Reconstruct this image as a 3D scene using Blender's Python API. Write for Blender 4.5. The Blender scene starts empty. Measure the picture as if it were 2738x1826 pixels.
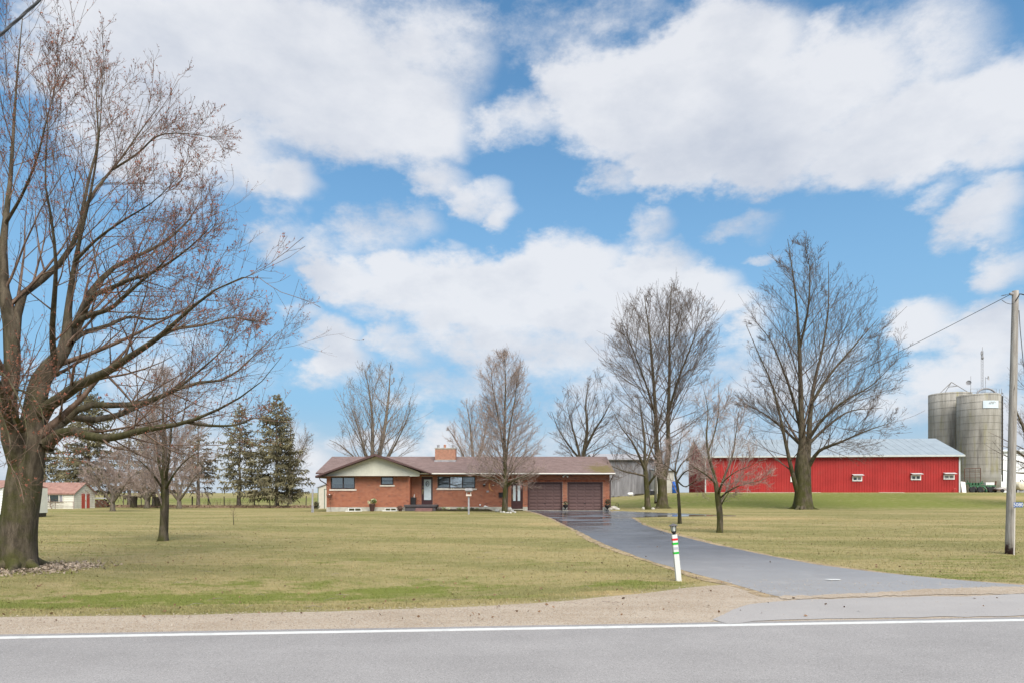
import bpy, math, random
import numpy as np
from mathutils import Vector

C = bpy.context.scene
COL = C.collection
rng = np.random.default_rng(11)
random.seed(5)

# ------------------------------------------------------------------ camera
K, CX, HY, EYE = 1825.0, 1369.0, 1316.0, 1.6      # focal length in photo pixels, principal column, horizon row, eye height (m)
cam_d = bpy.data.cameras.new('camera')
cam = bpy.data.objects.new('camera', cam_d)
COL.objects.link(cam)
cam.location = (0, 0, EYE)
cam.rotation_euler = (math.pi / 2, 0, 0)
cam_d.sensor_width = 36.0
cam_d.lens = K / 2738.0 * 36.0
cam_d.shift_y = (HY - 913.0) / 2738.0
cam_d.clip_start = 0.1
cam_d.clip_end = 8000
C.camera = cam

# ------------------------------------------------------------------ light
SUN_EL, SUN_AZ = math.radians(52), math.radians(163)   # azimuth clockwise from +Y (view direction): behind the camera, a little to the right
sd = Vector((math.sin(SUN_AZ) * math.cos(SUN_EL), math.cos(SUN_AZ) * math.cos(SUN_EL), math.sin(SUN_EL)))
sun_d = bpy.data.lights.new('sun', 'SUN')
sun_d.energy = 2.4
sun_d.angle = math.radians(50)
sun_d.color = (1.0, 0.92, 0.80)
sun = bpy.data.objects.new('sun', sun_d)
COL.objects.link(sun)
sun.rotation_euler = sd.to_track_quat('Z', 'Y').to_euler()

C.view_settings.view_transform = 'Standard'
C.view_settings.look = 'None'
C.view_settings.gamma = 1.0
C.view_settings.use_curve_mapping = False
C.view_settings.exposure = 1.3

# ------------------------------------------------------------------ sky: Nishita blue with broken cumulus, by direction
W = bpy.data.worlds.new('World')
C.world = W
W.use_nodes = True
SKY_STRENGTH = 0.05


def sky_dir(px, py, rx, ry):
    u, v = (px - CX) / K, (HY - py) / K
    az = math.atan(u)
    el = math.atan(v * math.cos(az))
    return az, el, rx / K * math.cos(az) ** 2, ry / K * math.cos(az)


S = 1.1646
CLOUDS = [  # x, y, half width, half height (2351-wide grid), thickness
    (250, 70, 230, 130, 1.0), (430, 130, 240, 170, 1.0), (640, 120, 330, 190, 1.25), (820, 230, 260, 130, 1.3),
    (950, 300, 140, 75, 1.3), (850, 300, 230, 80, 1.2), (480, 330, 190, 120, 1.0), (640, 410, 100, 62, .95), (930, 90, 180, 110, .75), (1030, 130, 90, 80, .6),
    (1150, 60, 180, 45, .45), (1300, 120, 160, 50, .4), (1180, 280, 130, 50, .75), (330, 330, 150, 120, .8), (180, 200, 160, 130, .7),
    (990, 405, 80, 45, .75), (1075, 445, 80, 42, .8), (1120, 475, 45, 38, .8), (1400, 410, 75, 40, .62), (1420, 345, 35, 30, .6),
    (860, 520, 120, 52, .55), (935, 505, 70, 35, .5), (650, 545, 70, 55, .55), (735, 560, 60, 42, .5), (800, 560, 60, 40, .45), (1020, 562, 45, 22, .42),
    (800, 640, 90, 62, 1.1), (920, 640, 130, 70, 1.2), (1060, 655, 150, 75, 1.2), (1230, 620, 140, 80, 1.2), (1270, 560, 80, 42, .7), (1330, 590, 120, 60, 1.0),
    (1460, 645, 160, 78, 1.2), (1600, 665, 100, 62, 1.1), (1660, 700, 70, 42, .95), (1200, 710, 370, 80, 1.2), (1450, 730, 230, 75, 1.1), (1120, 775, 220, 60, .8),
    (1300, 820, 330, 80, .66), (1130, 880, 170, 55, .42), (1450, 900, 260, 80, .5), (1000, 870, 140, 50, .4),
    (775, 800, 85, 62, .95), (890, 770, 55, 42, .75), (700, 735, 60, 32, .5), (930, 810, 90, 50, .5), (760, 855, 60, 28, .4),
    (1330, 210, 150, 85, 1.1), (1480, 165, 150, 70, 1.0), (1650, 130, 200, 95, 1.3), (1900, 190, 240, 115, 1.1), (2120, 140, 160, 120, .72), (2270, 250, 190, 135, 1.0),
    (1700, 260, 340, 105, 1.4), (2050, 300, 330, 105, 1.3), (1560, 370, 170, 75, 1.4), (1740, 360, 190, 80, 1.45), (1880, 345, 75, 42, 1.2), (1480, 250, 200, 100, 1.1),
    (2000, 370, 130, 50, .8), (1935, 410, 42, 28, .7), (2260, 360, 150, 60, .8), (1420, 30, 130, 42, .5), (1680, 5, 150, 22, .5), (1350, 290, 110, 40, .6),
    (2260, 480, 130, 60, .85), (2230, 540, 120, 42, .8), (2310, 610, 90, 60, .75), (2120, 445, 65, 30, .5), (2180, 575, 60, 25, .4),
    (1480, 535, 65, 48, .5), (1500, 500, 30, 24, .5), (1690, 530, 70, 30, .38), (1720, 505, 60, 22, .36), (1740, 600, 50, 12, .45),
    (2110, 750, 110, 60, .9), (2230, 780, 150, 62, .9), (2180, 850, 200, 70, .85), (2330, 760, 110, 80, .9), (2060, 930, 220, 60, .5), (2280, 960, 200, 70, .7),
    (1720, 760, 60, 80, .6), (1760, 880, 200, 100, .5), (1500, 1000, 400, 80, .45), (1000, 1005, 75, 50, .8), (880, 1030, 110, 40, .7), (720, 1065, 80, 60, .75), (560, 1040, 260, 80, .6),
    (150, 1000, 300, 110, .6), (60, 60, 60, 50, .4), (400, 900, 260, 120, .35),
]


class NT:
    def __init__(s, tree):
        s.t = tree

    def __call__(s, kind, inputs=None, **props):
        n = s.t.nodes.new(kind)
        for k, v in props.items():
            setattr(n, k, v)
        for k, v in (inputs or {}).items():
            if isinstance(v, bpy.types.NodeSocket):
                s.t.links.new(v, n.inputs[k])
            else:
                n.inputs[k].default_value = v
        return n

    def math(s, op, a, b=0.0, c=0.0, clamp=False):
        return s('ShaderNodeMath', {0: a, 1: b, 2: c}, operation=op, use_clamp=clamp).outputs[0]

    def vec(s, op, a, b=(0, 0, 0), c=(0, 0, 0), scale=None):
        n = s('ShaderNodeVectorMath', {0: a, 1: b, 2: c}, operation=op)
        if scale is not None:
            n.inputs['Scale'].default_value = scale
        return n.outputs['Value'] if op in ('LENGTH', 'DOT_PRODUCT', 'DISTANCE') else n.outputs[0]

    def ramp(s, x, a, b, lo=0.0, hi=1.0, smooth=True):
        return s('ShaderNodeMapRange', {0: x, 1: a, 2: b, 3: lo, 4: hi}, interpolation_type='SMOOTHSTEP' if smooth else 'LINEAR').outputs[0]

    def mix(s, f, a, b, blend='MIX'):
        n = s('ShaderNodeMix', {0: f}, data_type='RGBA', blend_type=blend)
        for i, v in ((6, a), (7, b)):
            if isinstance(v, bpy.types.NodeSocket):
                s.t.links.new(v, n.inputs[i])
            else:
                n.inputs[i].default_value = (*v, 1)[:4]
        return n.outputs[2]

    def noise(s, vec, scale, detail=4, rough=.55, out=0, dist=0.0):
        return s('ShaderNodeTexNoise', {'Vector': vec, 'Scale': scale, 'Detail': detail, 'Roughness': rough, 'Distortion': dist}).outputs[out]


def cloud_group():
    g = bpy.data.node_groups.new('cloud_thickness', 'ShaderNodeTree')
    g.interface.new_socket('Direction', in_out='INPUT', socket_type='NodeSocketVector')
    g.interface.new_socket('Thickness', in_out='OUTPUT', socket_type='NodeSocketFloat')
    n = NT(g)
    gi, go = n('NodeGroupInput'), n('NodeGroupOutput')
    d = n.vec('NORMALIZE', gi.outputs[0])
    sp = n('ShaderNodeSeparateXYZ', {0: d})
    az = n.math('ARCTAN2', sp.outputs[0], sp.outputs[1])
    el = n.math('ARCSINE', sp.outputs[2])
    q0 = n('ShaderNodeCombineXYZ', {0: az, 1: el}).outputs[0]
    stretched = n.vec('MULTIPLY', d, (1, 1, 1.7))
    w1 = n.vec('SUBTRACT', n.noise(stretched, 6.0, 2, .5, 1), (.5, .5, .5))
    w2 = n.vec('SUBTRACT', n.noise(stretched, 24.0, 4, .62, 1), (.5, .5, .5))
    q = n.vec('MULTIPLY_ADD', w1, (.11, .075, 0), q0)
    q = n.vec('MULTIPLY_ADD', w2, (.05, .038, 0), q)
    acc = None
    for (x, y, rx, ry, w) in CLOUDS:
        a, e, ra, re = sky_dir(x * S, y * S, rx * S * 1.1, ry * S * 1.1)
        v = n.vec('MULTIPLY_ADD', q, (1 / ra, 1 / re, 0), (-a / ra, -e / re, 0))
        l2 = n.vec('DOT_PRODUCT', v, v)
        f = n.math('MULTIPLY_ADD', l2, -w, w)
        acc = f if acc is None else n.math('SMOOTH_MAX', acc, f, .22)
    acc = n.math('MAXIMUM', acc, -1.0)
    # the rest of the sky dome: the same broken cloud from noise alone
    big = n.noise(stretched, 2.6, 6, .55)
    free = n.math('MULTIPLY_ADD', big, 5.0, -2.35)
    off_a = n.ramp(n.math('ABSOLUTE', az), .62, .85)
    off_e = n.ramp(el, .56, .72)
    off = n.math('MAXIMUM', off_a, off_e)
    base = n('ShaderNodeMix', {0: off, 2: acc, 3: free}, data_type='FLOAT').outputs[0]
    fine = n.noise(stretched, 12.0, 8, .66)
    res = n.math('ADD', base, n.math('MULTIPLY_ADD', fine, 1.65, -.8))
    g.links.new(res, go.inputs[0])
    return g


def build_sky():
    nt = W.node_tree
    nt.nodes.clear()
    n = NT(nt)
    sky = n('ShaderNodeTexSky', sky_type='NISHITA', sun_disc=False)
    sky.sun_elevation = SUN_EL
    sky.sun_rotation = SUN_AZ
    sky.air_density = 1.0
    sky.dust_density = .6
    sky.ozone_density = 2.2
    tc = n('ShaderNodeTexCoord').outputs['Generated']
    g = cloud_group()
    d0 = n.vec('NORMALIZE', tc)
    here = n('ShaderNodeGroup', {}, node_tree=g)
    up = n('ShaderNodeGroup', {}, node_tree=g)
    nt.links.new(d0, here.inputs[0])
    nt.links.new(n.vec('ADD', d0, (-.03, 0, .12)), up.inputs[0])
    t = here.outputs[0]
    cover = n.ramp(t, -.08, .85)
    edge = n.math('SUBTRACT', t, up.outputs[0])
    lit = n.ramp(edge, -1.7, 2.1, smooth=False)
    core = n.ramp(t, .5, 1.7)
    sep = n('ShaderNodeSeparateXYZ', {0: d0})
    soft = n.noise(n.vec('MULTIPLY', d0, (1, 1, 2.2)), 5.0, 4, .5)
    white, grey = (6.95, 7.05, 7.35), (4.2, 4.6, 5.45)
    f = n.math('MULTIPLY_ADD', core, -.28, lit)
    f = n.math('MULTIPLY_ADD', soft, .75, n.math('ADD', f, -.14))
    bil = n.noise(n.vec('MULTIPLY', d0, (1, 1, 1.9)), 8.5, 6, .6)
    f = n.math('ADD', f, n.math('MULTIPLY_ADD', bil, 1.3, -.56), clamp=True)
    cloud = n.mix(f, grey, white)
    low = n.ramp(sep.outputs[2], .0, .6, 1.0, 0.0)
    blue = n.mix(1.0, sky.outputs[0], (.95, 1.42, 1.5), 'MULTIPLY')
    haze = n.mix(n.math('MULTIPLY', low, .92), blue, (2.3, 4.0, 5.9))
    haze = n.mix(n.ramp(sep.outputs[2], .13, .0, 0.0, .8), haze, (5.3, 5.75, 6.2))
    col = n.mix(n.math('MULTIPLY', cover, .92), haze, cloud)
    # below the horizon the ground plane covers everything
    bg = n('ShaderNodeBackground', {'Color': col, 'Strength': SKY_STRENGTH})
    out = n('ShaderNodeOutputWorld', {0: bg.outputs[0]})
    W.cycles.sampling_method = 'MANUAL'
    W.cycles.sample_map_resolution = 512


build_sky()

# ------------------------------------------------------------------ measuring: photo column / row at a real distance -> world point
def at(px, py, Y):
    return Vector(((px - CX) * Y / K, Y, EYE + (HY - py) * Y / K))


def X(px, Y):
    return (px - CX) * Y / K


def Z(py, Y):
    return EYE + (HY - py) * Y / K


def sm(a, b, v):
    t = np.clip((np.asarray(v, float) - a) / (b - a), 0, 1)
    return t * t * (3 - 2 * t)


def tz(x, y):
    """height of the ground"""
    x = np.asarray(x, float); y = np.asarray(y, float)
    yy = y - .087 * x
    lawn = .2 * sm(13, 42, y) * sm(-24, -9, x)
    swale = -.17 * np.exp(-((yy - 11.6) / 1.5) ** 2) * sm(2.2, -2.5, x)
    rise = 1.42 * sm(55, 80, y) * sm(3, 24, x)
    bumps = .022 * np.sin(x * .55 + y * .21) * np.sin(y * .37 - x * .16) * sm(12, 18, y) * sm(50, 44, y)
    return lawn + swale + rise + bumps


def gp(px, py):
    """the ground point seen at that column and row"""
    a, b = 4.0, 4.0
    while b < 400:
        p = at(px, py, b)
        if p.z <= float(tz(p.x, p.y)):
            break
        a = b
        b += .25
    for _ in range(30):
        m = .5 * (a + b)
        p = at(px, py, m)
        if p.z <= float(tz(p.x, p.y)):
            b = m
        else:
            a = m
    p = at(px, py, b)
    return Vector((p.x, p.y, float(tz(p.x, p.y))))


# ------------------------------------------------------------------ materials
def new_mat(name, build):
    m = bpy.data.materials.new(name)
    m.use_nodes = True
    nt = m.node_tree
    nt.nodes.clear()
    n = NT(nt)
    bs = n('ShaderNodeBsdfPrincipled')
    out = n('ShaderNodeOutputMaterial', {0: bs.outputs[0]})
    build(n, bs)
    return m


def setb(n, bs, **kw):
    names = dict(color='Base Color', rough='Roughness', metal='Metallic', spec='Specular IOR Level', normal='Normal', trans='Transmission Weight', coat='Coat Weight', alpha='Alpha')
    for k, v in kw.items():
        s = bs.inputs[names[k]]
        if isinstance(v, bpy.types.NodeSocket):
            n.t.links.new(v, s)
        elif k == 'color':
            s.default_value = (*v, 1)
        else:
            s.default_value = v


def plain(name, c, rough=.6, var=.12, scale=3.0, bump=0.0, bscale=60.0, metal=0.0, spec=.4, stretch=(1, 1, 1), dirt=None, dirt_amt=.5):
    def b(n, bs):
        o = n('ShaderNodeTexCoord').outputs['Object']
        v = n.vec('MULTIPLY', o, stretch)
        k = n.noise(v, scale, 6, .6)
        k2 = n.ramp(k, .3, .7)
        lo = tuple(max(0, x * (1 - var)) for x in c)
        hi = tuple(min(1, x * (1 + var)) for x in c)
        col = n.mix(k2, lo, hi)
        if dirt:
            dn = n.ramp(n.noise(v, scale * .45 + .3, 8, .65), .5, .72)
            col = n.mix(n.math('MULTIPLY', dn, dirt_amt), col, dirt)
        setb(n, bs, color=col, rough=rough, metal=metal, spec=spec)
        if bump:
            h = n.noise(v, bscale, 4, .6)
            bm = n('ShaderNodeBump', {'Strength': bump, 'Distance': .02, 'Height': h})
            setb(n, bs, normal=bm.outputs[0])
    return new_mat(name, b)


def grass_colour(n, pos):
    """dormant turf: straw, olive and fresh green, in mown streaks and patches"""
    p = n.vec('MULTIPLY', pos, (1, 1, 0))
    a = n.noise(n.vec('MULTIPLY', p, (.35, 1.0, 1)), .42, 6, .6)
    b = n.noise(n.vec('MULTIPLY', p, (.8, 1.5, 1)), 1.9, 5, .62)
    c = n.noise(p, 13.0, 5, .7)
    straw, olive, green = (.355, .288, .135), (.215, .200, .072), (.140, .172, .024)
    band = n.noise(n.vec('MULTIPLY', n('ShaderNodeVectorRotate', {'Vector': p, 'Angle': .32}, rotation_type='Z_AXIS').outputs[0], (.10, .42, 1)), .8, 3, .5)
    f = n.math('ADD', n.math('MULTIPLY_ADD', band, 1.5, n.math('MULTIPLY', a, .95)), n.math('ADD', n.math('MULTIPLY', b, .7), n.math('MULTIPLY', c, .5)))
    col = n.mix(n.ramp(f, 1.58, 2.02), straw, olive)
    pale = n.noise(n.vec('MULTIPLY', n.vec('ADD', p, (31, 17, 0)), (.45, 1.2, 1)), 1.1, 7, .68)
    col = n.mix(n.math('MULTIPLY', n.ramp(pale, .5, .7), .42), col, (.43, .345, .20))
    deep = n.noise(n.vec('MULTIPLY', n.vec('ADD', p, (7, 51, 0)), (.6, 1.3, 1)), 2.6, 6, .68)
    col = n.mix(n.math('MULTIPLY', n.ramp(deep, .54, .7), .5), col, (.20, .165, .05))
    gm = n('ShaderNodeAttribute', attribute_name='green').outputs['Fac']
    dm = n('ShaderNodeAttribute', attribute_name='dry').outputs['Fac']
    g2 = n.math('MULTIPLY_ADD', n.math('SUBTRACT', n.math('ADD', b, n.math('MULTIPLY', c, .5)), .75), 2.4, gm)
    col = n.mix(n.ramp(g2, .22, .85), col, green)
    d2 = n.math('MULTIPLY_ADD', n.math('SUBTRACT', b, .5), 1.2, dm)
    col = n.mix(n.ramp(d2, .25, .9), col, (.46, .335, .165))
    gr = n.noise(n.vec('MULTIPLY', p, (7.0, .9, 1)), 1.0, 5, .75)
    farw = n.ramp(n('ShaderNodeSeparateXYZ', {0: p}).outputs[1], 16, 36)
    col = n.mix(n.math('MULTIPLY', n.math('MULTIPLY', n.ramp(gr, .54, .66), .28), farw), col, (.19, .155, .055))
    col = n.mix(n.math('MULTIPLY', n.math('MULTIPLY', n.ramp(gr, .46, .36), .2), farw), col, (.52, .42, .23))
    sp = n.noise(p, 55.0, 3, .7)
    col = n.mix(n.ramp(sp, .38, .66), n.mix(.34, col, (.05, .045, .018)), n.mix(.16, col, (.55, .48, .27)))
    return col


def m_grass(n, bs):
    pos = n('ShaderNodeNewGeometry').outputs['Position']
    col = grass_colour(n, pos)
    h = n.noise(pos, 38.0, 5, .75)
    bm = n('ShaderNodeBump', {'Strength': .55, 'Distance': .05, 'Height': h})
    setb(n, bs, color=col, rough=.95, spec=.1, normal=bm.outputs[0])


def m_blade(n, bs):
    pos = n('ShaderNodeNewGeometry').outputs['Position']
    col = grass_colour(n, pos)
    r = n('ShaderNodeNewGeometry').outputs['Random Per Island']
    col = n.mix(n.math('MULTIPLY', r, .3), col, (.36, .30, .13))
    setb(n, bs, color=col, rough=.8, spec=.2)


def m_asphalt(base, speck, blotch, rough0, rough1, sc=1.0, wet=False):
    def b(n, bs):
        pos = n('ShaderNodeNewGeometry').outputs['Position']
        lane = n.vec('MULTIPLY', n('ShaderNodeVectorRotate', {'Vector': pos, 'Angle': -.087}, rotation_type='Z_AXIS').outputs[0], (.12, 1, 1))
        k = n.ramp(n.noise(lane, 1.1 * sc, 5, .55), .3, .7)
        k2 = n.ramp(n.noise(pos, .9 * sc, 6, .6), .3, .7)
        col = n.mix(n.math('MULTIPLY', n.math('ADD', k, k2), .5), tuple(x * (1 - blotch) for x in base), tuple(x * (1 + blotch) for x in base))
        fine = n.noise(pos, 75.0, 4, .85)
        col = n.mix(n.ramp(fine, .54, .68), col, speck)
        col = n.mix(n.ramp(fine, .47, .34), col, tuple(x * .45 for x in base))
        bm = n('ShaderNodeBump', {'Strength': .12, 'Distance': .004, 'Height': fine})
        if wet:
            wv = n.ramp(n.noise(n.vec('MULTIPLY', pos, (.5, .9, 1)), .55, 5, .55), .40, .53)
            near = n.ramp(n('ShaderNodeSeparateXYZ', {0: pos}).outputs[1], 17, 38)
            w = n.math('MULTIPLY', wv, n.math('MULTIPLY_ADD', near, .8, .15))
            rg = n('ShaderNodeMapRange', {0: w, 1: 0, 2: 1, 3: rough0, 4: rough1}).outputs[0]
            col = n.mix(n.math('MULTIPLY', w, .85), col, tuple(x * .38 for x in base))
            dust = n.ramp(n.noise(pos, 1.3, 7, .7), .5, .75)
            fore = n.ramp(n('ShaderNodeSeparateXYZ', {0: pos}).outputs[1], 21, 10.5)
            col = n.mix(n.math('MULTIPLY', n.math('ADD', n.math('MULTIPLY', dust, .3), .65), fore), col, (.35, .335, .325))
            setb(n, bs, rough=rg, spec=.5)
            bm.inputs['Strength'].default_value = .06
        else:
            setb(n, bs, rough=rough0, spec=.35)
        setb(n, bs, color=col)
    return b


def m_gravel(n, bs):
    pos = n('ShaderNodeNewGeometry').outputs['Position']
    vo = n('ShaderNodeTexVoronoi', {'Vector': pos, 'Scale': 78.0, 'Randomness': 1.0})
    cells = n('ShaderNodeSeparateColor', {0: vo.outputs['Color']}).outputs[0]
    big = n.noise(n.vec('MULTIPLY', pos, (.4, 1, 1)), 1.3, 6, .65)
    col = n.mix(n.ramp(big, .3, .7), (.37, .285, .205), (.50, .41, .32))
    col = n.mix(n.ramp(cells, .55, 1.0), col, (.46, .41, .35))
    col = n.mix(n.ramp(cells, .25, .0), col, (.22, .165, .115))
    grit = n.noise(pos, 120, 3, .7)
    col = n.mix(n.math('MULTIPLY', grit, .25), col, (.2, .17, .14))
    drk = n.noise(pos, 21.0, 5, .75)
    col = n.mix(n.math('MULTIPLY', n.ramp(drk, .58, .7), .55), col, (.19, .145, .105))
    h = n.math('ADD', n.math('MULTIPLY', vo.outputs['Distance'], -1.0), n.math('MULTIPLY', grit, .3))
    bm = n('ShaderNodeBump', {'Strength': .65, 'Distance': .015, 'Height': h})
    setb(n, bs, color=col, rough=.95, spec=.15, normal=bm.outputs[0])


M = {}
M['grass'] = new_mat('turf', m_grass)
M['blade'] = new_mat('grass_blades', m_blade)
M['road'] = new_mat('worn_asphalt', m_asphalt((.262, .248, .243), (.43, .415, .40), .13, .85, .85))
M['apron'] = new_mat('pale_asphalt', m_asphalt((.325, .305, .295), (.44, .42, .405), .08, .85, .85))
M['drive'] = new_mat('driveway_asphalt', m_asphalt((.112, .117, .132), (.18, .18, .19), .28, .50, .07, 1.0, True))
M['gravel'] = new_mat('gravel_shoulder', m_gravel)
M['roadpaint'] = plain('road_paint', (.60, .60, .585), .6, .06, 9.0, .2, 120, dirt=(.36, .35, .34), dirt_amt=.55)
M['soil'] = plain('dark_soil', (.075, .05, .035), .95, .4, 6.0, .8, 30)
M['litter'] = plain('leaf_litter_brown', (.20, .135, .085), .95, .5, 14.0, .8, 50)


# ------------------------------------------------------------------ mesh helpers
def mesh_np(name, verts, faces, smooth=False):
    """fast mesh from arrays; faces is a list of (F,k) int arrays"""
    verts = np.asarray(verts, np.float32).reshape(-1, 3)
    if isinstance(faces, np.ndarray):
        faces = [faces]
    faces = [f for f in faces if len(f)]
    me = bpy.data.meshes.new(name)
    me.vertices.add(len(verts))
    me.vertices.foreach_set('co', verts.ravel())
    loops = np.concatenate([f.ravel() for f in faces]).astype(np.int32)
    sizes = np.concatenate([np.full(len(f), f.shape[1], np.int32) for f in faces])
    starts = np.concatenate([[0], np.cumsum(sizes)[:-1]]).astype(np.int32)
    me.loops.add(len(loops))
    me.loops.foreach_set('vertex_index', loops)
    me.polygons.add(len(sizes))
    me.polygons.foreach_set('loop_start', starts)
    me.polygons.foreach_set('use_smooth', np.full(len(sizes), bool(smooth)))
    me.update(calc_edges=True)
    return me


def link(name, me, mats, parent=None, loc=None, label=None, kind=None):
    o = bpy.data.objects.new(name, me)
    COL.objects.link(o)
    if mats is not None:
        for m in (mats if isinstance(mats, (list, tuple)) else [mats]):
            if me is not None and m.name not in [q.name for q in me.materials if q]:
                me.materials.append(m)
    if parent is not None:
        o.parent = parent
    if loc is not None:
        o.location = loc
    if label:
        o['label'] = label
    if kind:
        o['kind'] = kind
    return o


def thing(name, label, cat, loc, group=None):
    o = bpy.data.objects.new(name, None)
    o.empty_display_size = .3
    COL.objects.link(o)
    o.location = loc
    o['label'] = label
    o['category'] = cat
    if group:
        o['group'] = group
    return o


def tag(o, label, cat, group=None):
    o['label'] = label
    o['category'] = cat
    if group:
        o['group'] = group
    return o


def origin(o):
    v = Vector((0, 0, 0))
    while o is not None:
        v += o.location
        o = o.parent
    return v


class MB:
    """collects shapes in world coordinates; build() links them as one mesh object under its parent"""

    def __init__(s):
        s.v, s.f = [], []

    def add(s, vs, fs):
        k = len(s.v)
        s.v += [tuple(p) for p in vs]
        s.f += [tuple(i + k for i in f) for f in fs]
        return s

    def box(s, x0, x1, y0, y1, z0, z1):
        v = [(x, y, z) for z in (z0, z1) for y in (y0, y1) for x in (x0, x1)]
        return s.add(v, [(0, 2, 3, 1), (4, 5, 7, 6), (0, 1, 5, 4), (2, 6, 7, 3), (0, 4, 6, 2), (1, 3, 7, 5)])

    def obox(s, c, ux, uy, uz, hx, hy, hz):
        c, ux, uy, uz = map(Vector, (c, ux, uy, uz))
        v = [c + ux * (a * hx) + uy * (b * hy) + uz * (d * hz) for d in (-1, 1) for b in (-1, 1) for a in (-1, 1)]
        return s.add(v, [(0, 2, 3, 1), (4, 5, 7, 6), (0, 1, 5, 4), (2, 6, 7, 3), (0, 4, 6, 2), (1, 3, 7, 5)])

    def prism(s, pts, d):
        """polygon pts (3D) extruded by vector d"""
        n = len(pts)
        d = Vector(d)
        a = [Vector(p) for p in pts]
        v = a + [p + d for p in a]
        f = [tuple(range(n))[::-1], tuple(range(n, 2 * n))]
        f += [(i, (i + 1) % n, n + (i + 1) % n, n + i) for i in range(n)]
        return s.add(v, f)

    def tube(s, pts, r, n=8, cap=True):
        pts = [Vector(p) for p in pts]
        m = len(pts)
        rr = r if isinstance(r, (list, tuple)) else [r] * m
        vs, ref = [], None
        for i, p in enumerate(pts):
            t = (pts[min(i + 1, m - 1)] - pts[max(i - 1, 0)])
            t = t.normalized() if t.length > 1e-9 else Vector((0, 0, 1))
            if ref is None:
                ref = Vector((1, 0, 0)) if abs(t.x) < .8 else Vector((0, 1, 0))
            a = (ref - t * ref.dot(t)).normalized()
            ref = a
            b = t.cross(a)
            for k in range(n):
                w = 2 * math.pi * k / n
                vs.append(p + (a * math.cos(w) + b * math.sin(w)) * rr[i])
        fs = [(i * n + k, i * n + (k + 1) % n, (i + 1) * n + (k + 1) % n, (i + 1) * n + k) for i in range(m - 1) for k in range(n)]
        if cap:
            fs += [tuple(range(n))[::-1], tuple((m - 1) * n + k for k in range(n))]
        return s.add(vs, fs)

    def lathe(s, c, prof, n=16):
        """prof = [(radius, height)] about a vertical axis through c"""
        c = Vector(c)
        vs = [c + Vector((r * math.cos(2 * math.pi * k / n), r * math.sin(2 * math.pi * k / n), h)) for r, h in prof for k in range(n)]
        m = len(prof)
        fs = [(i * n + k, i * n + (k + 1) % n, (i + 1) * n + (k + 1) % n, (i + 1) * n + k) for i in range(m - 1) for k in range(n)]
        fs += [tuple(range(n))[::-1], tuple((m - 1) * n + k for k in range(n))]
        return s.add(vs, fs)

    def rock(s, c, rx, ry, rz, seed, n=7, m=5):
        r = random.Random(seed)
        c = Vector(c)
        vs = []
        for i in range(m):
            th = math.pi * (i + .0) / (m - 1)
            for k in range(n):
                w = 2 * math.pi * (k + .5 * (i % 2)) / n
                q = r.uniform(.78, 1.12)
                vs.append(c + Vector((rx * q * math.sin(max(th, .12)) * math.cos(w), ry * q * math.sin(max(th, .12)) * math.sin(w), rz * math.cos(th) * r.uniform(.9, 1.08))))
        fs = [(i * n + k, (i + 1) * n + k, (i + 1) * n + (k + 1) % n, i * n + (k + 1) % n) for i in range(m - 1) for k in range(n)]
        fs += [tuple(range(n)), tuple((m - 1) * n + k for k in range(n))[::-1]]
        return s.add(vs, fs)

    def build(s, name, mat, parent=None, smooth=False, label=None, kind=None):
        o0 = origin(parent) if parent is not None else Vector((0, 0, 0))
        if parent is None and s.v:
            a = np.array(s.v)
            o0 = Vector(((a[:, 0].min() + a[:, 0].max()) / 2, (a[:, 1].min() + a[:, 1].max()) / 2, a[:, 2].min()))
        me = bpy.data.meshes.new(name)
        me.from_pydata([(a - o0.x, b - o0.y, c - o0.z) for a, b, c in s.v], [], s.f)
        if smooth:
            me.polygons.foreach_set('use_smooth', np.ones(len(me.polygons), bool))
        me.update()
        o = link(name, me, mat, parent, label=label, kind=kind)
        if parent is None:
            o.location = o0
        return o


def spline(pts, n):
    """Catmull-Rom through pts, n samples"""
    P = np.array([tuple(p) for p in pts], float)
    if len(P) == 2:
        t = np.linspace(0, 1, n)[:, None]
        return P[0] * (1 - t) + P[1] * t
    Q = np.vstack([2 * P[0] - P[1], P, 2 * P[-1] - P[-2]])
    seg = np.linalg.norm(np.diff(P, axis=0), axis=1)
    cum = np.concatenate([[0], np.cumsum(seg)])
    out = []
    for s in np.linspace(0, cum[-1], n):
        i = min(int(np.searchsorted(cum, s, 'right') - 1), len(P) - 2)
        t = (s - cum[i]) / max(seg[i], 1e-9)
        a, b, c, d = Q[i], Q[i + 1], Q[i + 2], Q[i + 3]
        out.append(.5 * (2 * b + (c - a) * t + (2 * a - 5 * b + 4 * c - d) * t * t + (3 * b - a - 3 * c + d) * t ** 3))
    return np.array(out)


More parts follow.
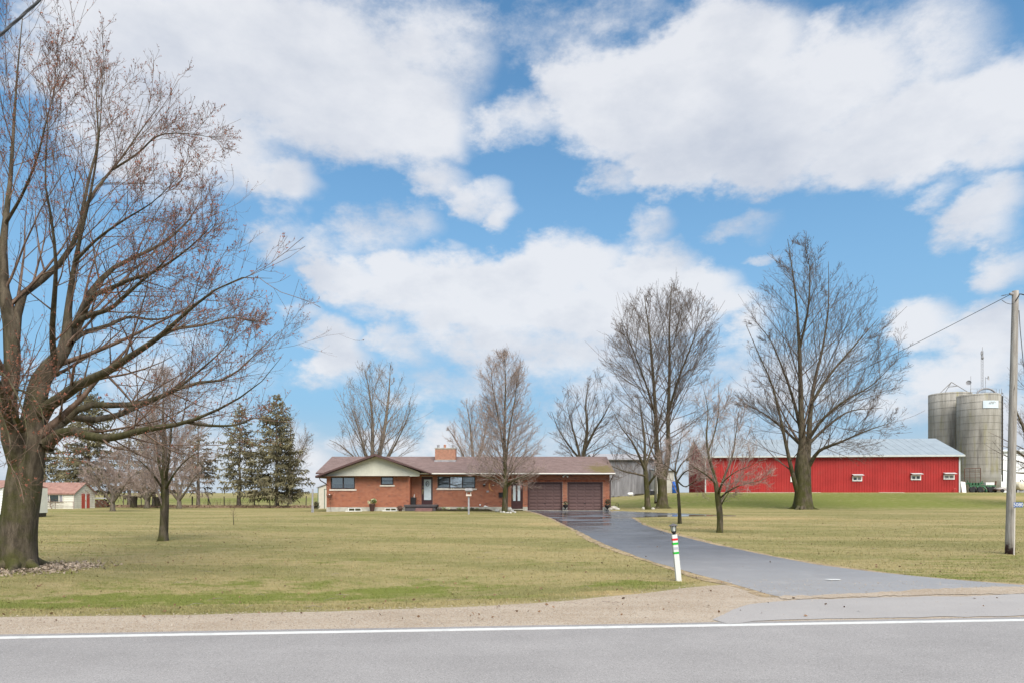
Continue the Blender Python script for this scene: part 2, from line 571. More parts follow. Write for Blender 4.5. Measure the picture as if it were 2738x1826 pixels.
# ------------------------------------------------------------------ ground
GREEN = [  # photo column, row, radius in x (m), radius in y (m), amount: fresher patches of the lawn
    (560, 1600, 3.6, .6, 1.0), (60, 1620, 2.6, .5, 1.1), (400, 1612, 3, .45, .95), (850, 1598, 2.2, .4, .8), (1000, 1590, 2, .4, .9), (700, 1560, 3, .6, .5), (1250, 1560, 2.0, .7, .45), (250, 1480, 3, 1, .4), (850, 1500, 3, 1.2, .35), (1100, 1580, 1.6, .5, 1.0), (200, 1610, 2.6, .7, .75), (1690, 1560, .9, .45, 1.1), (1400, 1595, .8, .3, .8), (330, 1560, 1.2, .5, .5),
    (900, 1570, 1.3, .5, .45), (2500, 1540, 4.0, 1.6, .5), (2650, 1500, 3, 1.6, .4), (120, 1450, 2.2, .9, .55), (60, 1530, 1.2, .8, .5),
    (930, 1376, 3.2, 1.0, .9), (1250, 1372, 4.5, .8, .8), (180, 1366, 4, 3, .7), (330, 1372, 7, 1.2, .45), (2250, 1345, 26, 7, 1.0), (2000, 1345, 10, 6, 1.0), (2560, 1345, 14, 6, .6), (2200, 1328, 34, 9, .9), (1850, 1335, 9, 8, .8), (2480, 1335, 16, 8, .8), (1850, 1345, 8, 5, .5),
    (1000, 1430, 4, 2.5, .3), (700, 1420, 4, 2.4, .25), (1500, 1500, 1.5, 1, .3), (600, 1335, 60, 90, .8), (2690, 1485, 1.6, .6, .5)]
DRY = [(2050, 1385, 6, 2.6, .75), (2350, 1390, 9, 3.0, .55), (1480, 1400, 2.2, 2.2, .7), (1600, 1470, 1.3, 1.4, .6), (1900, 1410, 4, 2, .6), (350, 1470, 3, 1.5, .4), (640, 1500, 2.4, 1.3, .35),
       (1780, 1375, 4, 2, .5), (2690, 1330, 8, 5, .7), (1350, 1445, 2.5, 1.6, .35), (1900, 1548, .9, .5, .7), (120, 1400, 6, 2, .3), (1640, 1585, 1.6, .35, .8)]
GPTS = [(*gp(a, b)[:2], rx, ry, w) for a, b, rx, ry, w in GREEN]
DPTS = [(*gp(a, b)[:2], rx, ry, w) for a, b, rx, ry, w in DRY]


def spots(pts, x, y):
    v = np.zeros_like(x)
    for a, b, rx, ry, w in pts:
        v = np.maximum(v, w * np.exp(-((x - a) / rx) ** 2 - ((y - b) / ry) ** 2))
    return v


def set_attrs(me, x, y):
    for nm, pts in (('green', GPTS), ('dry', DPTS)):
        at_ = me.attributes.new(nm, 'FLOAT', 'POINT')
        at_.data.foreach_set('value', spots(pts, x, y).astype(np.float32))


def axis(parts):
    out = []
    for a, b, st in parts:
        out += list(np.arange(a, b, st))
    return np.array(out + [parts[-1][1]])


gx = axis([(-2500, -400, 300), (-400, -80, 20), (-80, -34, 2), (-34, 34, .4), (34, 80, 2), (80, 400, 20), (400, 2500, 300)])
gy = axis([(-300, -20, 20), (-20, 8, 1), (8, 60, .35), (60, 110, 1), (110, 400, 15), (400, 3600, 200)])
XX, YY = np.meshgrid(gx, gy)
nv, nu = XX.shape
idx = np.arange(nv * nu).reshape(nv, nu)
F = np.stack([idx[:-1, :-1], idx[:-1, 1:], idx[1:, 1:], idx[1:, :-1]], -1).reshape(-1, 4)
GZ = tz(XX, YY) - .012 * sm(9.3, 8.6, YY - .087 * XX)
me = mesh_np('ground', np.stack([XX, YY, GZ], -1), F, True)
set_attrs(me, XX.ravel(), YY.ravel())
link('lawn', me, M['grass'], kind='structure')


def sheet(name, left, right, nl, nc, lift, mat, jag=0.0, seed=0, skirt=True):
    """strip of ground cover between two ground polylines"""
    r = np.random.default_rng(seed)
    L, R_ = spline(left, nl), spline(right, nl)
    if jag:
        d = R_ - L
        d /= np.linalg.norm(d, axis=1)[:, None] + 1e-9
        nz = lambda: (np.convolve(r.normal(0, 1, nl + 6), np.ones(3) / 3, 'same')[3:-3] * jag)[:, None]
        L, R_ = L + d * nz(), R_ + d * nz()
    t = np.linspace(0, 1, nc)[None, :, None]
    P = L[:, None, :] * (1 - t) + R_[:, None, :] * t
    P[..., 2] = tz(P[..., 0], P[..., 1]) + lift
    i = np.arange(nl * nc).reshape(nl, nc)
    Fq = np.stack([i[:-1, :-1], i[:-1, 1:], i[1:, 1:], i[1:, :-1]], -1).reshape(-1, 4)
    a, b, c = P.reshape(-1, 3)[Fq[0, :3]]
    if np.cross(b - a, c - a)[2] < 0:
        Fq = Fq[:, ::-1]
    ring = np.concatenate([i[0, :], i[1:, -1], i[-1, -2::-1], i[-2:0:-1, 0]])
    V = P.reshape(-1, 3)
    lowv = V[ring] - np.array([0, 0, .06])
    a = len(V) + np.arange(len(ring))
    sk = np.stack([ring, np.roll(ring, -1), np.roll(a, -1), a], -1)
    me = mesh_np(name, np.concatenate([V, lowv]), np.concatenate([Fq, sk]) if skirt else Fq, not skirt)
    return link(name, me, mat, kind='structure'), L, R_


def row(pts):
    return [gp(a * S, b * S) for a, b in pts]


# the road runs along y = c + .087 x
def along(c, x0=-140, x1=140, n=3):
    return [Vector((x, c + .087 * x, 0)) for x in np.linspace(x0, x1, n)]


GE_X = [-60, -20, -9, -4.5, -.2, 1.46, 2.4, 3.2, 3.9, 5, 8, 9.5, 14, 60]
GE_Y = [4.4, 7.9, 8.98, 9.12, 10.0, 10.65, 11.3, 11.95, 12.7, 12.6, 12.1, 11.85, 12.0, 15.8]


def grass_edge(x):
    return np.interp(x, GE_X, GE_Y)


gxs = np.linspace(-60, 60, 600)
gj = np.convolve(np.random.default_rng(3).normal(0, 1, 606), np.ones(4) / 4, 'same')[3:-3] * .05
ge = np.convolve(np.pad(grass_edge(gxs), 6, 'edge'), np.ones(13) / 13, 'valid') + gj
gt = np.linspace(0, 1, 9)[:, None]
gP = np.stack([np.broadcast_to(gxs, (9, 600)), (8.0 + .087 * gxs)[None] * (1 - gt) + ge[None] * gt, np.zeros((9, 600))], -1)
gP[..., 2] = tz(gP[..., 0], gP[..., 1]) + .006
gP[-1, :, 2] -= .02
gi = np.arange(9 * 600).reshape(9, 600)
link('gravel_shoulder', mesh_np('gravel_shoulder', gP, np.stack([gi[:-1, :-1], gi[:-1, 1:], gi[1:, 1:], gi[1:, :-1]], -1).reshape(-1, 4), True), M['gravel'], kind='structure')
sheet('road', along(-.5), along(8.17), 500, 4, .0085, M['road'], .012, 5)
sheet('road_edge_line', along(7.92), along(8.03), 280, 3, .0125, M['roadpaint'], .004, 6)
sheet('pavement_apron', [Vector((2.6, 8.30, 0)), Vector((4, 8.60 + .0, 0)), Vector((9, 9.02, 0)), Vector((20, 9.95, 0))],
      row([(1640, 1424), (1690, 1402), (1800, 1386), (2100, 1376), (2351, 1371)])[:1] + row([(1690, 1397), (1790, 1381), (2100, 1370), (2351, 1364)]) + [Vector((20, 13.2, 0))], 160, 5, .012, M['apron'], .03, 8, False)

dl = row([(1207, 1171), (1225, 1175), (1250, 1183), (1300, 1206), (1360, 1235), (1420, 1261), (1480, 1283), (1540, 1301), (1600, 1318), (1660, 1335), (1720, 1351), (1760, 1363), (1795, 1371)])
dr = row([(1398, 1171), (1430, 1182), (1452, 1189), (1470, 1200), (1520, 1219), (1600, 1240), (1700, 1262), (1800, 1282), (1900, 1299), (2000, 1312), (2100, 1323), (2200, 1332), (2400, 1347)])
sheet('driveway', dl, dr, 160, 24, .010, M['drive'], .03, 9, False)
off = lambda P, d: [Vector(p) + Vector((d * (1 + .35 * math.sin(i * 1.7)), 0, 0)) for i, p in enumerate(P)]
M['edge'] = plain('dirt_edge', (.30, .225, .135), .95, .4, 5.0, .6, 40, dirt=(.15, .105, .07), dirt_amt=.6)
sheet('driveway_edge', off(dl, -.22), off(dl, .06), 260, 3, .008, M['edge'], .07, 31, False)
sheet('driveway_edge', off(dr, -.05), off(dr, .22), 260, 3, .008, M['edge'], .07, 32, False)
bl = row([(1405, 1172), (1480, 1175), (1560, 1178), (1640, 1181), (1690, 1183)])
br = row([(1432, 1188), (1480, 1187), (1560, 1185), (1640, 1184), (1690, 1184)])
sheet('driveway_branch', bl, br, 60, 8, .013, M['drive'], .03, 10, False)
sheet('driveway_gravel', row([(1785, 1369), (1880, 1366.5), (2000, 1361), (2150, 1352), (2400, 1345)]), row([(1795, 1377), (1880, 1374.5), (2000, 1370.5), (2150, 1366), (2400, 1363)]), 120, 6, .014, M['gravel'], .07, 12, False)

# ------------------------------------------------------------------ trees
def m_bark(c, moss, moss_amt, twig=False):
    def b(n, bs):
        o = n('ShaderNodeTexCoord').outputs['Object']
        v = n.vec('MULTIPLY', o, (1, 1, .22))
        k = n.noise(v, 9.0, 7, .65)
        col = n.mix(n.ramp(k, .34, .66), tuple(x * .5 for x in c), tuple(x * 1.3 for x in c))
        if moss_amt:
            mk = n.noise(o, 1.6, 6, .6)
            mn = n('ShaderNodeSeparateXYZ', {0: n('ShaderNodeNewGeometry').outputs['Normal']}).outputs[0]
            mk = n.math('MULTIPLY_ADD', mn, -.12, mk)
            hgt = n.ramp(n('ShaderNodeSeparateXYZ', {0: o}).outputs[2], 5.5, .8, .25, 1.0)
            col = n.mix(n.math('MULTIPLY', n.math('MULTIPLY', n.ramp(mk, .34, .62), moss_amt), hgt), col, moss)
        if not twig:
            vo = n('ShaderNodeTexVoronoi', {'Vector': n.vec('MULTIPLY_ADD', o, (1, 1, .2), n.vec('MULTIPLY', n.noise(o, 5, 3, .5, 1), (.12, .12, 0))), 'Scale': 52.0}, feature='DISTANCE_TO_EDGE')
            crack = n.ramp(n.math('MULTIPLY_ADD', k, .25, vo.outputs[0]), .06, .30)
            col = n.mix(crack, n.mix(.38, col, tuple(x * .3 for x in c)), col)
            h = n.math('ADD', n.math('MULTIPLY', crack, .8), k)
            bm = n('ShaderNodeBump', {'Strength': .45, 'Distance': .02, 'Height': h})
            setb(n, bs, normal=bm.outputs[0])
        setb(n, bs, color=col, rough=.9, spec=.15)
    return new_mat('bark', b)


MOSS = (.066, .070, .016)
M['bark_grey'] = m_bark((.20, .165, .135), MOSS, .4)
M['bark_mossy'] = m_bark((.115, .092, .068), MOSS, .85)
M['bark_dark'] = m_bark((.055, .045, .035), MOSS, .4)
M['twig_brown'] = m_bark((.18, .122, .092), None, 0, True)
M['twig_grey'] = m_bark((.26, .21, .18), None, 0, True)
M['twig_pink'] = m_bark((.36, .28, .245), None, 0, True)
M['twig_dark'] = m_bark((.155, .118, .096), None, 0, True)
M['bud_red'] = plain('buds_red_brown', (.24, .085, .05), .8, .5, 2.0)
M['bud_brown'] = plain('buds_brown', (.13, .075, .05), .8, .5, 2.0)


def nrm(v):
    return v / (np.linalg.norm(v, axis=-1, keepdims=True) + 1e-9)


def tubes(P, R, k):
    """(B,n,3) polylines with (B,n) radii -> vertices and quads"""
    B, n, _ = P.shape
    T = np.empty_like(P)
    T[:, 1:-1] = P[:, 2:] - P[:, :-2]
    T[:, 0] = P[:, 1] - P[:, 0]
    T[:, -1] = P[:, -1] - P[:, -2]
    T = nrm(T)
    ref = np.cross(nrm(P[:, -1] - P[:, 0]), np.array([.31, .52, .79]))
    bad = np.linalg.norm(ref, axis=1) < .1
    ref[bad] = (1, 0, 0)
    ref = nrm(ref)[:, None, :]
    A = nrm(ref - T * (ref * T).sum(-1, keepdims=True))
    Bn = np.cross(T, A)
    w = np.arange(k) * 2 * np.pi / k
    V = P[:, :, None, :] + (A[:, :, None, :] * np.cos(w)[None, None, :, None] + Bn[:, :, None, :] * np.sin(w)[None, None, :, None]) * R[:, :, None, None]
    i = np.arange(B * n * k).reshape(B, n, k)
    j = np.roll(i, -1, axis=2)
    Fq = np.stack([i[:, :-1], j[:, :-1], j[:, 1:], i[:, 1:]], -1).reshape(-1, 4)
    return V.reshape(-1, 3), Fq


def join(parts):
    vs, fs, k = [], {}, 0
    for v, f in parts:
        vs.append(v)
        fs.setdefault(f.shape[1], []).append(f + k)
        k += len(v)
    return np.concatenate(vs), [np.concatenate(x) for x in fs.values()]


def grow(P, R, rg, m, t0, t1, ang, length, n, trop, wig, rf, rtip, env=None, taper_t=.5, gauss=.18, flat=None, keep=None, lmin=.0, fan=0.0, cull=.4, tp=1.0):
    """children along every parent polyline"""
    B, pn, _ = P.shape
    mm = np.full(B, m) if np.isscalar(m) else np.asarray(m)
    idx = np.repeat(np.arange(B), mm)
    if len(idx) == 0:
        return np.zeros((0, n, 3)), np.zeros((0, n)), idx
    rank = np.concatenate([np.arange(q) for q in mm])
    t = t0 + (t1 - t0) * ((rank + rg.random(len(idx))) / np.repeat(mm, mm)) ** tp
    s = np.clip(t, 0, .9999) * (pn - 1)
    i0 = s.astype(int)
    fr = (s - i0)[:, None]
    st = P[idx, i0] * (1 - fr) + P[idx, i0 + 1] * fr
    rp = R[idx, i0] * (1 - fr[:, 0]) + R[idx, i0 + 1] * fr[:, 0]
    T = nrm(P[idx, i0 + 1] - P[idx, i0])
    az = rank * 2.39996 + rg.random(B)[idx] * 6.283 + rg.normal(0, .5, len(idx))
    ref = np.where(np.abs(T[:, 2:3]) > .92, np.array([[1., 0, 0]]), np.array([[0, 0, 1.]]))
    A = nrm(np.cross(T, ref))
    Bv = np.cross(A, T)
    side = A * np.cos(az)[:, None] + Bv * np.sin(az)[:, None]
    if flat:
        side = side * np.array([1, 1, flat])
        side = nrm(side)
    a = ang + rg.normal(0, gauss, len(idx))
    if fan:
        a = a + fan * (1 - t)
    d = nrm(T * np.cos(a)[:, None] + side * np.sin(a)[:, None])
    plen = np.linalg.norm(np.diff(P, axis=1), axis=2).sum(1)[idx]
    L = (length(plen, t) if callable(length) else length * plen * (1 - taper_t * t)) * rg.uniform(.65, 1.25, len(idx))
    if env is not None:
        ss = np.array([.07, .14, .22, .3, .4, .5, .6, .7, .85, 1.0])
        dd = nrm(d + np.array([0, 0, trop * .8]))
        ok = np.ones(len(idx), bool)
        best = np.full(len(idx), .03)
        jit = rg.normal(0, env.j, (len(idx), 3)) * np.array([1, 1, .8])
        for q in ss:
            ok &= env(st + dd * (L * q)[:, None] + jit * min(1, q * 3))
            best = np.where(ok, q, best)
        L = L * best
        live = best >= cull
    else:
        live = np.ones(len(idx), bool)
    L = np.maximum(L, lmin)[live]
    st, d, rp, idx = st[live], d[live], rp[live], idx[live]
    pts = [st]
    p = st
    for kx in range(n - 1):
        d = nrm(d + np.array([0, 0, trop / (n - 1)]) + rg.normal(0, wig, d.shape))
        p = p + d * (L / (n - 1))[:, None]
        pts.append(p)
    C_ = np.stack(pts, 1)
    r0 = np.maximum(rp * rf, rtip * 1.15)
    w = np.linspace(0, 1, n)[None, :] ** .85
    RR = r0[:, None] * (1 - w) + rtip * w
    return C_, RR, idx


def envelope(prof, Y, base_y, depth=.9):
    """crown outline measured in the photo (row, left column, right column) at distance Y"""
    z = np.array([Z(p[0], Y) for p in prof])
    l = np.array([X(p[1], Y) for p in prof])
    r = np.array([X(p[2], Y) for p in prof])
    o = np.argsort(z)
    z, l, r = z[o], l[o], r[o]
    md = float(np.mean(r - l)) * .5

    def inside(p):
        L_, R_ = np.interp(p[..., 2], z, l), np.interp(p[..., 2], z, r)
        hw = (R_ - L_) * .5 + .02
        c = (R_ + L_) * .5
        return (((p[..., 0] - c) / hw) ** 2 + ((p[..., 1] - base_y) / (hw * depth + .15 * md)) ** 2 < 1) & (p[..., 2] < z[-1]) & (p[..., 2] > z[0] - .3)
    inside.j = .13 * md
    return inside


def stem(pts, n=14):
    """pts = (column, row, distance, width in photo px); returns polyline and radii"""
    P = spline([at(a, b, Y) for a, b, Y, w in pts], n)
    src = np.array([tuple(at(a, b, Y)) for a, b, Y, w in pts])
    cum = np.concatenate([[0], np.cumsum(np.linalg.norm(np.diff(src, axis=0), axis=1))])
    R = np.interp(np.linspace(0, cum[-1], n), cum, [w * .5 * Y / K for a, b, Y, w in pts])
    R = R * (1 - .5 * np.linspace(0, 1, n) ** 2)
    return P, R


def bare_tree(name, label, root, stems, prof, Y, levels, mats, seed, bud=None, flare=1.5, group=None, depth=.9, roots=0, cat='tree', extra=None):
    """stems: traced trunk and limbs; levels: list of dicts for grow()"""
    rg = np.random.default_rng(seed)
    base = Vector(root)
    t = thing(name, label, cat, base, group)
    o = np.array(tuple(base))
    PS, RS = zip(*[stem(s) for s in stems])
    P0, R0 = np.stack(PS), np.stack(RS)
    h = P0[0, :, 2] - base.z
    # root flare on the main trunk
    r00 = R0[0, 0]
    fl = np.exp(-np.maximum(h, 0) / (r00 * 1.3))
    trunk_parts = []
    Pm = spline(P0[0], 40)
    hm = Pm[:, 2] - base.z
    Rm = np.interp(np.linspace(0, 1, 40), np.linspace(0, 1, 14), R0[0]) * (1 + (flare - 1) * np.exp(-np.maximum(hm, 0) / (r00 * 1.1)))
    k = 18
    V, Fq = tubes(Pm[None], Rm[None], k)
    ang = np.arctan2(V[:, 1] - np.repeat(Pm[:, 1], k), V[:, 0] - np.repeat(Pm[:, 0], k))
    lump = 1 + .06 * np.sin(ang * 3 + seed) + .05 * np.sin(ang * 5 + V[:, 2] * 1.3 + seed) + (.13 * np.exp(-np.repeat(np.maximum(hm, 0), k) / (r00 * 1.2))) * np.sin(ang * (4 if flare < 1.6 else 6) + seed * 2)
    ctr = np.repeat(Pm, k, axis=0)
    V = ctr + (V - ctr) * lump[:, None]
    trunk_parts.append((V, Fq))
    if len(P0) > 1:
        trunk_parts.append(tubes(P0[1:], R0[1:], 9))
    for q in range(roots):
        w = 6.283 * q / roots + rg.uniform(-.4, .4)
        L = r00 * rg.uniform(2.0, 3.0)
        pp = [np.array([math.cos(w) * s_ * L, math.sin(w) * s_ * L, 0]) for s_ in np.linspace(.25, 1, 6)]
        pp = np.array([o + q_ + np.array([0, 0, .02 + .55 * r00 * (1 - i / 5.) ** 2 - .1 * r00]) for i, q_ in enumerate(pp)])
        trunk_parts.append(tubes(pp[None], (r00 * np.linspace(.42, .06, 6))[None], 8))
    v, f = join(trunk_parts)
    link('trunk', mesh_np('trunk', v - o, f, True), mats[0], t)
    env = envelope(prof, Y, base.y, depth)
    parts, P, R = [], P0, R0
    tipsP = []
    pools = [(P0, R0)]
    for li, lv in enumerate(levels):
        lv = dict(lv)
        sides = lv.pop('sides', 3)
        frm = lv.pop('frm', None)
        use_env = lv.pop('env', True)
        per_len = lv.pop('per_len', None)
        sp_ = [pools[q] for q in frm] if frm is not None else [pools[-1]]
        outs = []
        for (Pp, Rp) in sp_:
            m = lv['m']
            if per_len:
                pl = np.linalg.norm(np.diff(Pp, axis=1), axis=2).sum(1)
                m = np.maximum(1, np.round(pl * per_len)).astype(int)
                m = np.minimum(m, lv['m'])
            elif not np.isscalar(m):
                m = np.array(list(m) + [m[-1]] * len(Pp))[:len(Pp)]
            kw = {q: w for q, w in lv.items() if q != 'm'}
            outs.append(grow(Pp, Rp, rg, m, env=env if use_env else None, **kw)[:2])
        P = np.concatenate([q[0] for q in outs])
        R = np.concatenate([q[1] for q in outs])
        pools.append((P, R))
        if len(P):
            parts.append(tubes(P, R, sides))
    v, f = join(parts)
    link('crown', mesh_np('crown', v - o, f, True), mats[1], t)
    if bud:
        cnt, size, bm = bud
        tw = pools[-2][0]
        sel = rg.integers(0, len(tw), cnt)
        pos = tw[sel, np.minimum(tw.shape[1] - 1, rg.integers(1, tw.shape[1] + 2, cnt))]
        d = nrm(rg.normal(0, .55, (cnt, 3)) + np.array([0, 0, .9]))
        e = nrm(np.cross(d, rg.normal(0, 1, (cnt, 3))))
        g = np.cross(d, e)
        sz = (size * rg.uniform(.5, 1.3, cnt))[:, None]
        q = np.stack([pos, pos + d * sz * .8 + e * sz * .3, pos + d * sz * .9 - e * sz * .2 + g * sz * .26, pos + d * sz * 1.3 - g * sz * .28], 1)
        base_i = np.arange(cnt)[:, None] * 4
        fa = np.concatenate([base_i + np.array([[a, b, c]]) for a, b, c in ((0, 1, 2), (0, 2, 3), (0, 3, 1), (3, 2, 1))])
        link('buds', mesh_np('buds', q.reshape(-1, 3) - o, fa), bm, t, kind='stuff')
    return t


def L1(m, t0, t1, ang, length, **k):
    d = dict(m=m, t0=t0, t1=t1, ang=ang, length=length, n=8, trop=.5, wig=.05, rf=.5, rtip=.008, sides=5)
    d.update(k)
    return d


# --- the big maple on the left, its limbs traced from the photo
YM = 14.7
gm = gp(50, 1519)
YM = gm.y
ys = YM
limbs = [
    [(47, 1522, ys, 88), (50, 1430, ys, 84), (58, 1350, ys, 85), (69, 1265, ys, 86), (82, 1190, ys, 74), (92, 1120, ys, 60), (100, 1060, ys, 55), (115, 1010, ys, 50), (138, 990, ys, 44), (165, 948, ys, 38), (182, 906, ys, 32), (183, 850, ys, 22), (184, 786, ys, 18), (203, 700, ys - .2, 14), (222, 600, ys - .4, 11), (250, 480, ys - .6, 8), (268, 330, ys - .8, 5), (274, 190, ys - .8, 3)],
    [(62, 1262, ys, 60), (34, 1190, ys - .3, 48), (20, 1100, ys - .5, 44), (30, 1000, ys - .6, 40), (36, 920, ys - .6, 40), (24, 840, ys - .6, 38), (4, 735, ys - .5, 26), (14, 600, ys - .4, 17), (28, 480, ys - .2, 13), (36, 350, ys, 10), (46, 200, ys + .2, 7), (60, 50, ys + .4, 4)],
    [(40, 905, ys - .6, 26), (48, 832, ys - .5, 22), (63, 786, ys - .4, 19), (103, 756, ys - .2, 17), (150, 718, ys, 15), (203, 640, ys + .2, 13), (224, 565, ys + .3, 11), (262, 500, ys + .5, 9), (320, 430, ys + .8, 7), (380, 345, ys + 1.0, 5), (425, 285, ys + 1.2, 3)],
    [(172, 940, ys, 26), (206, 868, ys + .3, 26), (220, 838, ys + .5, 24), (241, 786, ys + .8, 18), (300, 720, ys + 1.2, 13), (379, 680, ys + 1.6, 11), (435, 652, ys + 1.8, 9), (505, 589, ys + 2.2, 6), (540, 525, ys + 2.5, 3)],
    [(222, 842, ys + .4, 15), (248, 793, ys + .1, 14), (303, 769, ys - .3, 12), (348, 748, ys - .6, 11), (400, 733, ys - 1.0, 10), (456, 701, ys - 1.4, 8), (519, 652, ys - 1.8, 6), (570, 600, ys - 2.1, 3)],
    [(200, 872, ys, 17), (227, 848, ys - .2, 15), (293, 827, ys - .7, 12), (330, 796, ys - 1.0, 11), (379, 752, ys - 1.4, 9), (425, 715, ys - 1.8, 7), (470, 660, ys - 2.2, 3)],
    [(190, 915, ys, 15), (225, 890, ys + .5, 13), (286, 872, ys + 1.0, 11), (345, 848, ys + 1.5, 9), (420, 855, ys + 2, 7), (500, 830, ys + 2.5, 4)],
    [(104, 1110, ys, 36), (120, 1092, ys - .1, 32), (165, 1061, ys - .5, 29), (213, 1027, ys - 1, 27), (286, 993, ys - 1.5, 22), (344, 955, ys - 2.0, 20), (421, 905, ys - 2.5, 16), (484, 849, ys - 2.9, 13), (533, 807, ys - 3.2, 10), (582, 772, ys - 3.4, 8), (640, 745, ys - 3.6, 5), (690, 738, ys - 3.7, 3), (728, 745, ys - 3.8, 1.5)],
    [(420, 905, ys - 2.5, 11), (470, 880, ys - 2.3, 9), (540, 870, ys - 2.0, 7), (620, 850, ys - 1.8, 5), (690, 862, ys - 1.6, 3)],
    [(120, 1196, ys, 44), (133, 1155, ys + .1, 36), (150, 1140, ys + .3, 26), (182, 1116, ys + .6, 20), (224, 1120, ys + .9, 19), (286, 1120, ys + 1.3, 17), (344, 1096, ys + 1.7, 16), (420, 1064, ys + 2.2, 15), (512, 1026, ys + 2.7, 11), (605, 1012, ys + 3.2, 8), (680, 950, ys + 3.6, 5), (745, 885, ys + 4, 2)],
    [(170, 1125, ys + .4, 20), (222, 1086, ys + .5, 18), (262, 1082, ys + .6, 18), (330, 1083, ys + .8, 16), (400, 1070, ys + 1.0, 13), (470, 1040, ys + 1.2, 10), (540, 985, ys + 1.3, 7), (600, 930, ys + 1.4, 4), (640, 870, ys + 1.5, 2)],
    [(128, 1185, ys, 34), (150, 1163, ys - .2, 28), (193, 1151, ys - .6, 25), (262, 1170, ys - 1.1, 24), (310, 1168, ys - 1.5, 21), (379, 1150, ys - 2, 20), (466, 1136, ys - 2.6, 15), (512, 1124, ys - 2.9, 12), (594, 1089, ys - 3.3, 9), (660, 1050, ys - 3.7, 6), (720, 1000, ys - 4.0, 3), (752, 955, ys - 4.2, 2)],
    [(500, 1128, ys - 2.8, 9), (560, 1137, ys - 2.9, 8), (629, 1136, ys - 3.1, 6), (680, 1118, ys - 3.2, 4), (735, 1120, ys - 3.3, 2)],
    [(218, 575, ys + .3, 9), (240, 470, ys + .6, 7), (262, 380, ys + .8, 6), (258, 270, ys + 1, 4), (262, 160, ys + 1.2, 2)],
    [(300, 455, ys + .6, 6), (365, 414, ys + .3, 5), (421, 365, ys, 4), (491, 358, ys - .3, 3), (590, 372, ys - .6, 2)],
    [(200, 700, ys - .2, 9), (260, 640, ys - .8, 7), (330, 590, ys - 1.4, 6), (410, 540, ys - 2.0, 4), (480, 470, ys - 2.5, 2)],
    [(150, 1000, ys, 18), (140, 900, ys - .8, 15), (146, 790, ys - 1.4, 13), (150, 715, ys - 1.8, 10), (140, 600, ys - 2.1, 8), (120, 480, ys - 2.3, 6), (128, 340, ys - 2.5, 4), (112, 200, ys - 2.6, 2)],
    [(14, 600, ys - .4, 9), (60, 520, ys - .8, 7), (100, 420, ys - 1.2, 6), (130, 300, ys - 1.5, 4), (160, 190, ys - 1.7, 2)],
    [(22, 1000, ys - .6, 20), (-60, 940, ys - 1.2, 16), (-140, 800, ys - 1.6, 11), (-200, 640, ys - 2, 7), (-260, 480, ys - 2.2, 3)],
    [(28, 1150, ys - .4, 20), (10, 1060, ys - 1.6, 14), (-10, 1000, ys - 2.6, 10), (20, 1010, ys - 3.4, 7), (60, 1090, ys - 3.8, 5), (75, 1170, ys - 4.0, 3), (62, 1240, ys - 4.1, 2)],
    [(60, 1150, ys - .4, 14), (30, 1080, ys - 1.8, 10), (30, 1040, ys - 2.6, 8), (90, 1060, ys - 3.2, 6), (120, 1130, ys - 3.5, 4), (100, 1190, ys - 3.7, 3), (118, 1260, ys - 3.8, 2)],
    [(20, 1120, ys - 1.0, 12), (-20, 1060, ys - 2.6, 9), (0, 1100, ys - 3.6, 6), (30, 1190, ys - 4.1, 4), (10, 1250, ys - 4.3, 2)],
]
prof_m = [(1290, -600, 650), (1200, -720, 880), (1130, -800, 950), (1000, -860, 950), (870, -860, 955), (740, -840, 955), (600, -800, 860), (480, -750, 800), (380, -680, 740), (300, -600, 660), (220, -520, 600), (120, -400, 430), (40, -350, 310), (-200, -150, 230)]
bare_tree('maple_tree', 'very large bare maple with thick spreading limbs and red buds beside the road', gm, limbs, prof_m, YM, [
    L1([11, 11, 9, 9, 8, 8, 5, 10, 4, 10, 8, 10, 5, 7, 7, 8, 9, 8, 9, 4, 4, 4], .36, 1.0, .55, .34, n=9, trop=.35, wig=.07, rf=.27, rtip=.0042, sides=5, taper_t=.45),
    L1(8, .12, 1.0, .58, .46, n=6, trop=.25, wig=.08, rf=.42, rtip=.0026, sides=3, taper_t=.45, lmin=.3, frm=[0, 1]),
    L1(5, .12, 1.0, .62, .46, n=4, trop=.30, wig=.09, rf=.5, rtip=.0022, sides=3, taper_t=.4, lmin=.15),
    L1(2, .25, 1.0, .65, .55, n=3, trop=.6, wig=.16, rf=.7, rtip=.0019, sides=3, taper_t=.3, lmin=.09),
], (M['bark_mossy'], M['twig_brown']), 3, bud=(22000, .028, M['bud_red']), flare=1.12, roots=6, depth=1.5)

HZ = 1.0


def lv(m1, a1, l1, m2, m3, m4, r, trop=.7, n1=8, t0=.2, a2=.5, lm=1.0, wig=.04, a3=.55, tr2=.3, fan=.35, tp=1.2):
    return [
        L1(m1, t0, 1.0, a1, l1 * 1.6, n=n1, trop=trop * .75, wig=wig, rf=.27, rtip=r * 1.25, sides=4, taper_t=.5, cull=.1, fan=fan, tp=tp),
        L1(m2, .15, 1.0, a2, .46 * lm, n=6, trop=tr2, wig=.05, rf=.42, rtip=r * .85, sides=3, taper_t=.5, lmin=.3, frm=[0, 1]),
        L1(m3, .12, 1.0, a3, .48 * lm, n=4, trop=.2, wig=.07, rf=.5, rtip=r * .68, sides=3, taper_t=.45, lmin=.2),
        L1(m4, .15, 1.0, a3, .55 * lm, n=2, trop=.15, wig=.08, rf=.7, rtip=r * .55, sides=3, taper_t=.4, lmin=.14)]


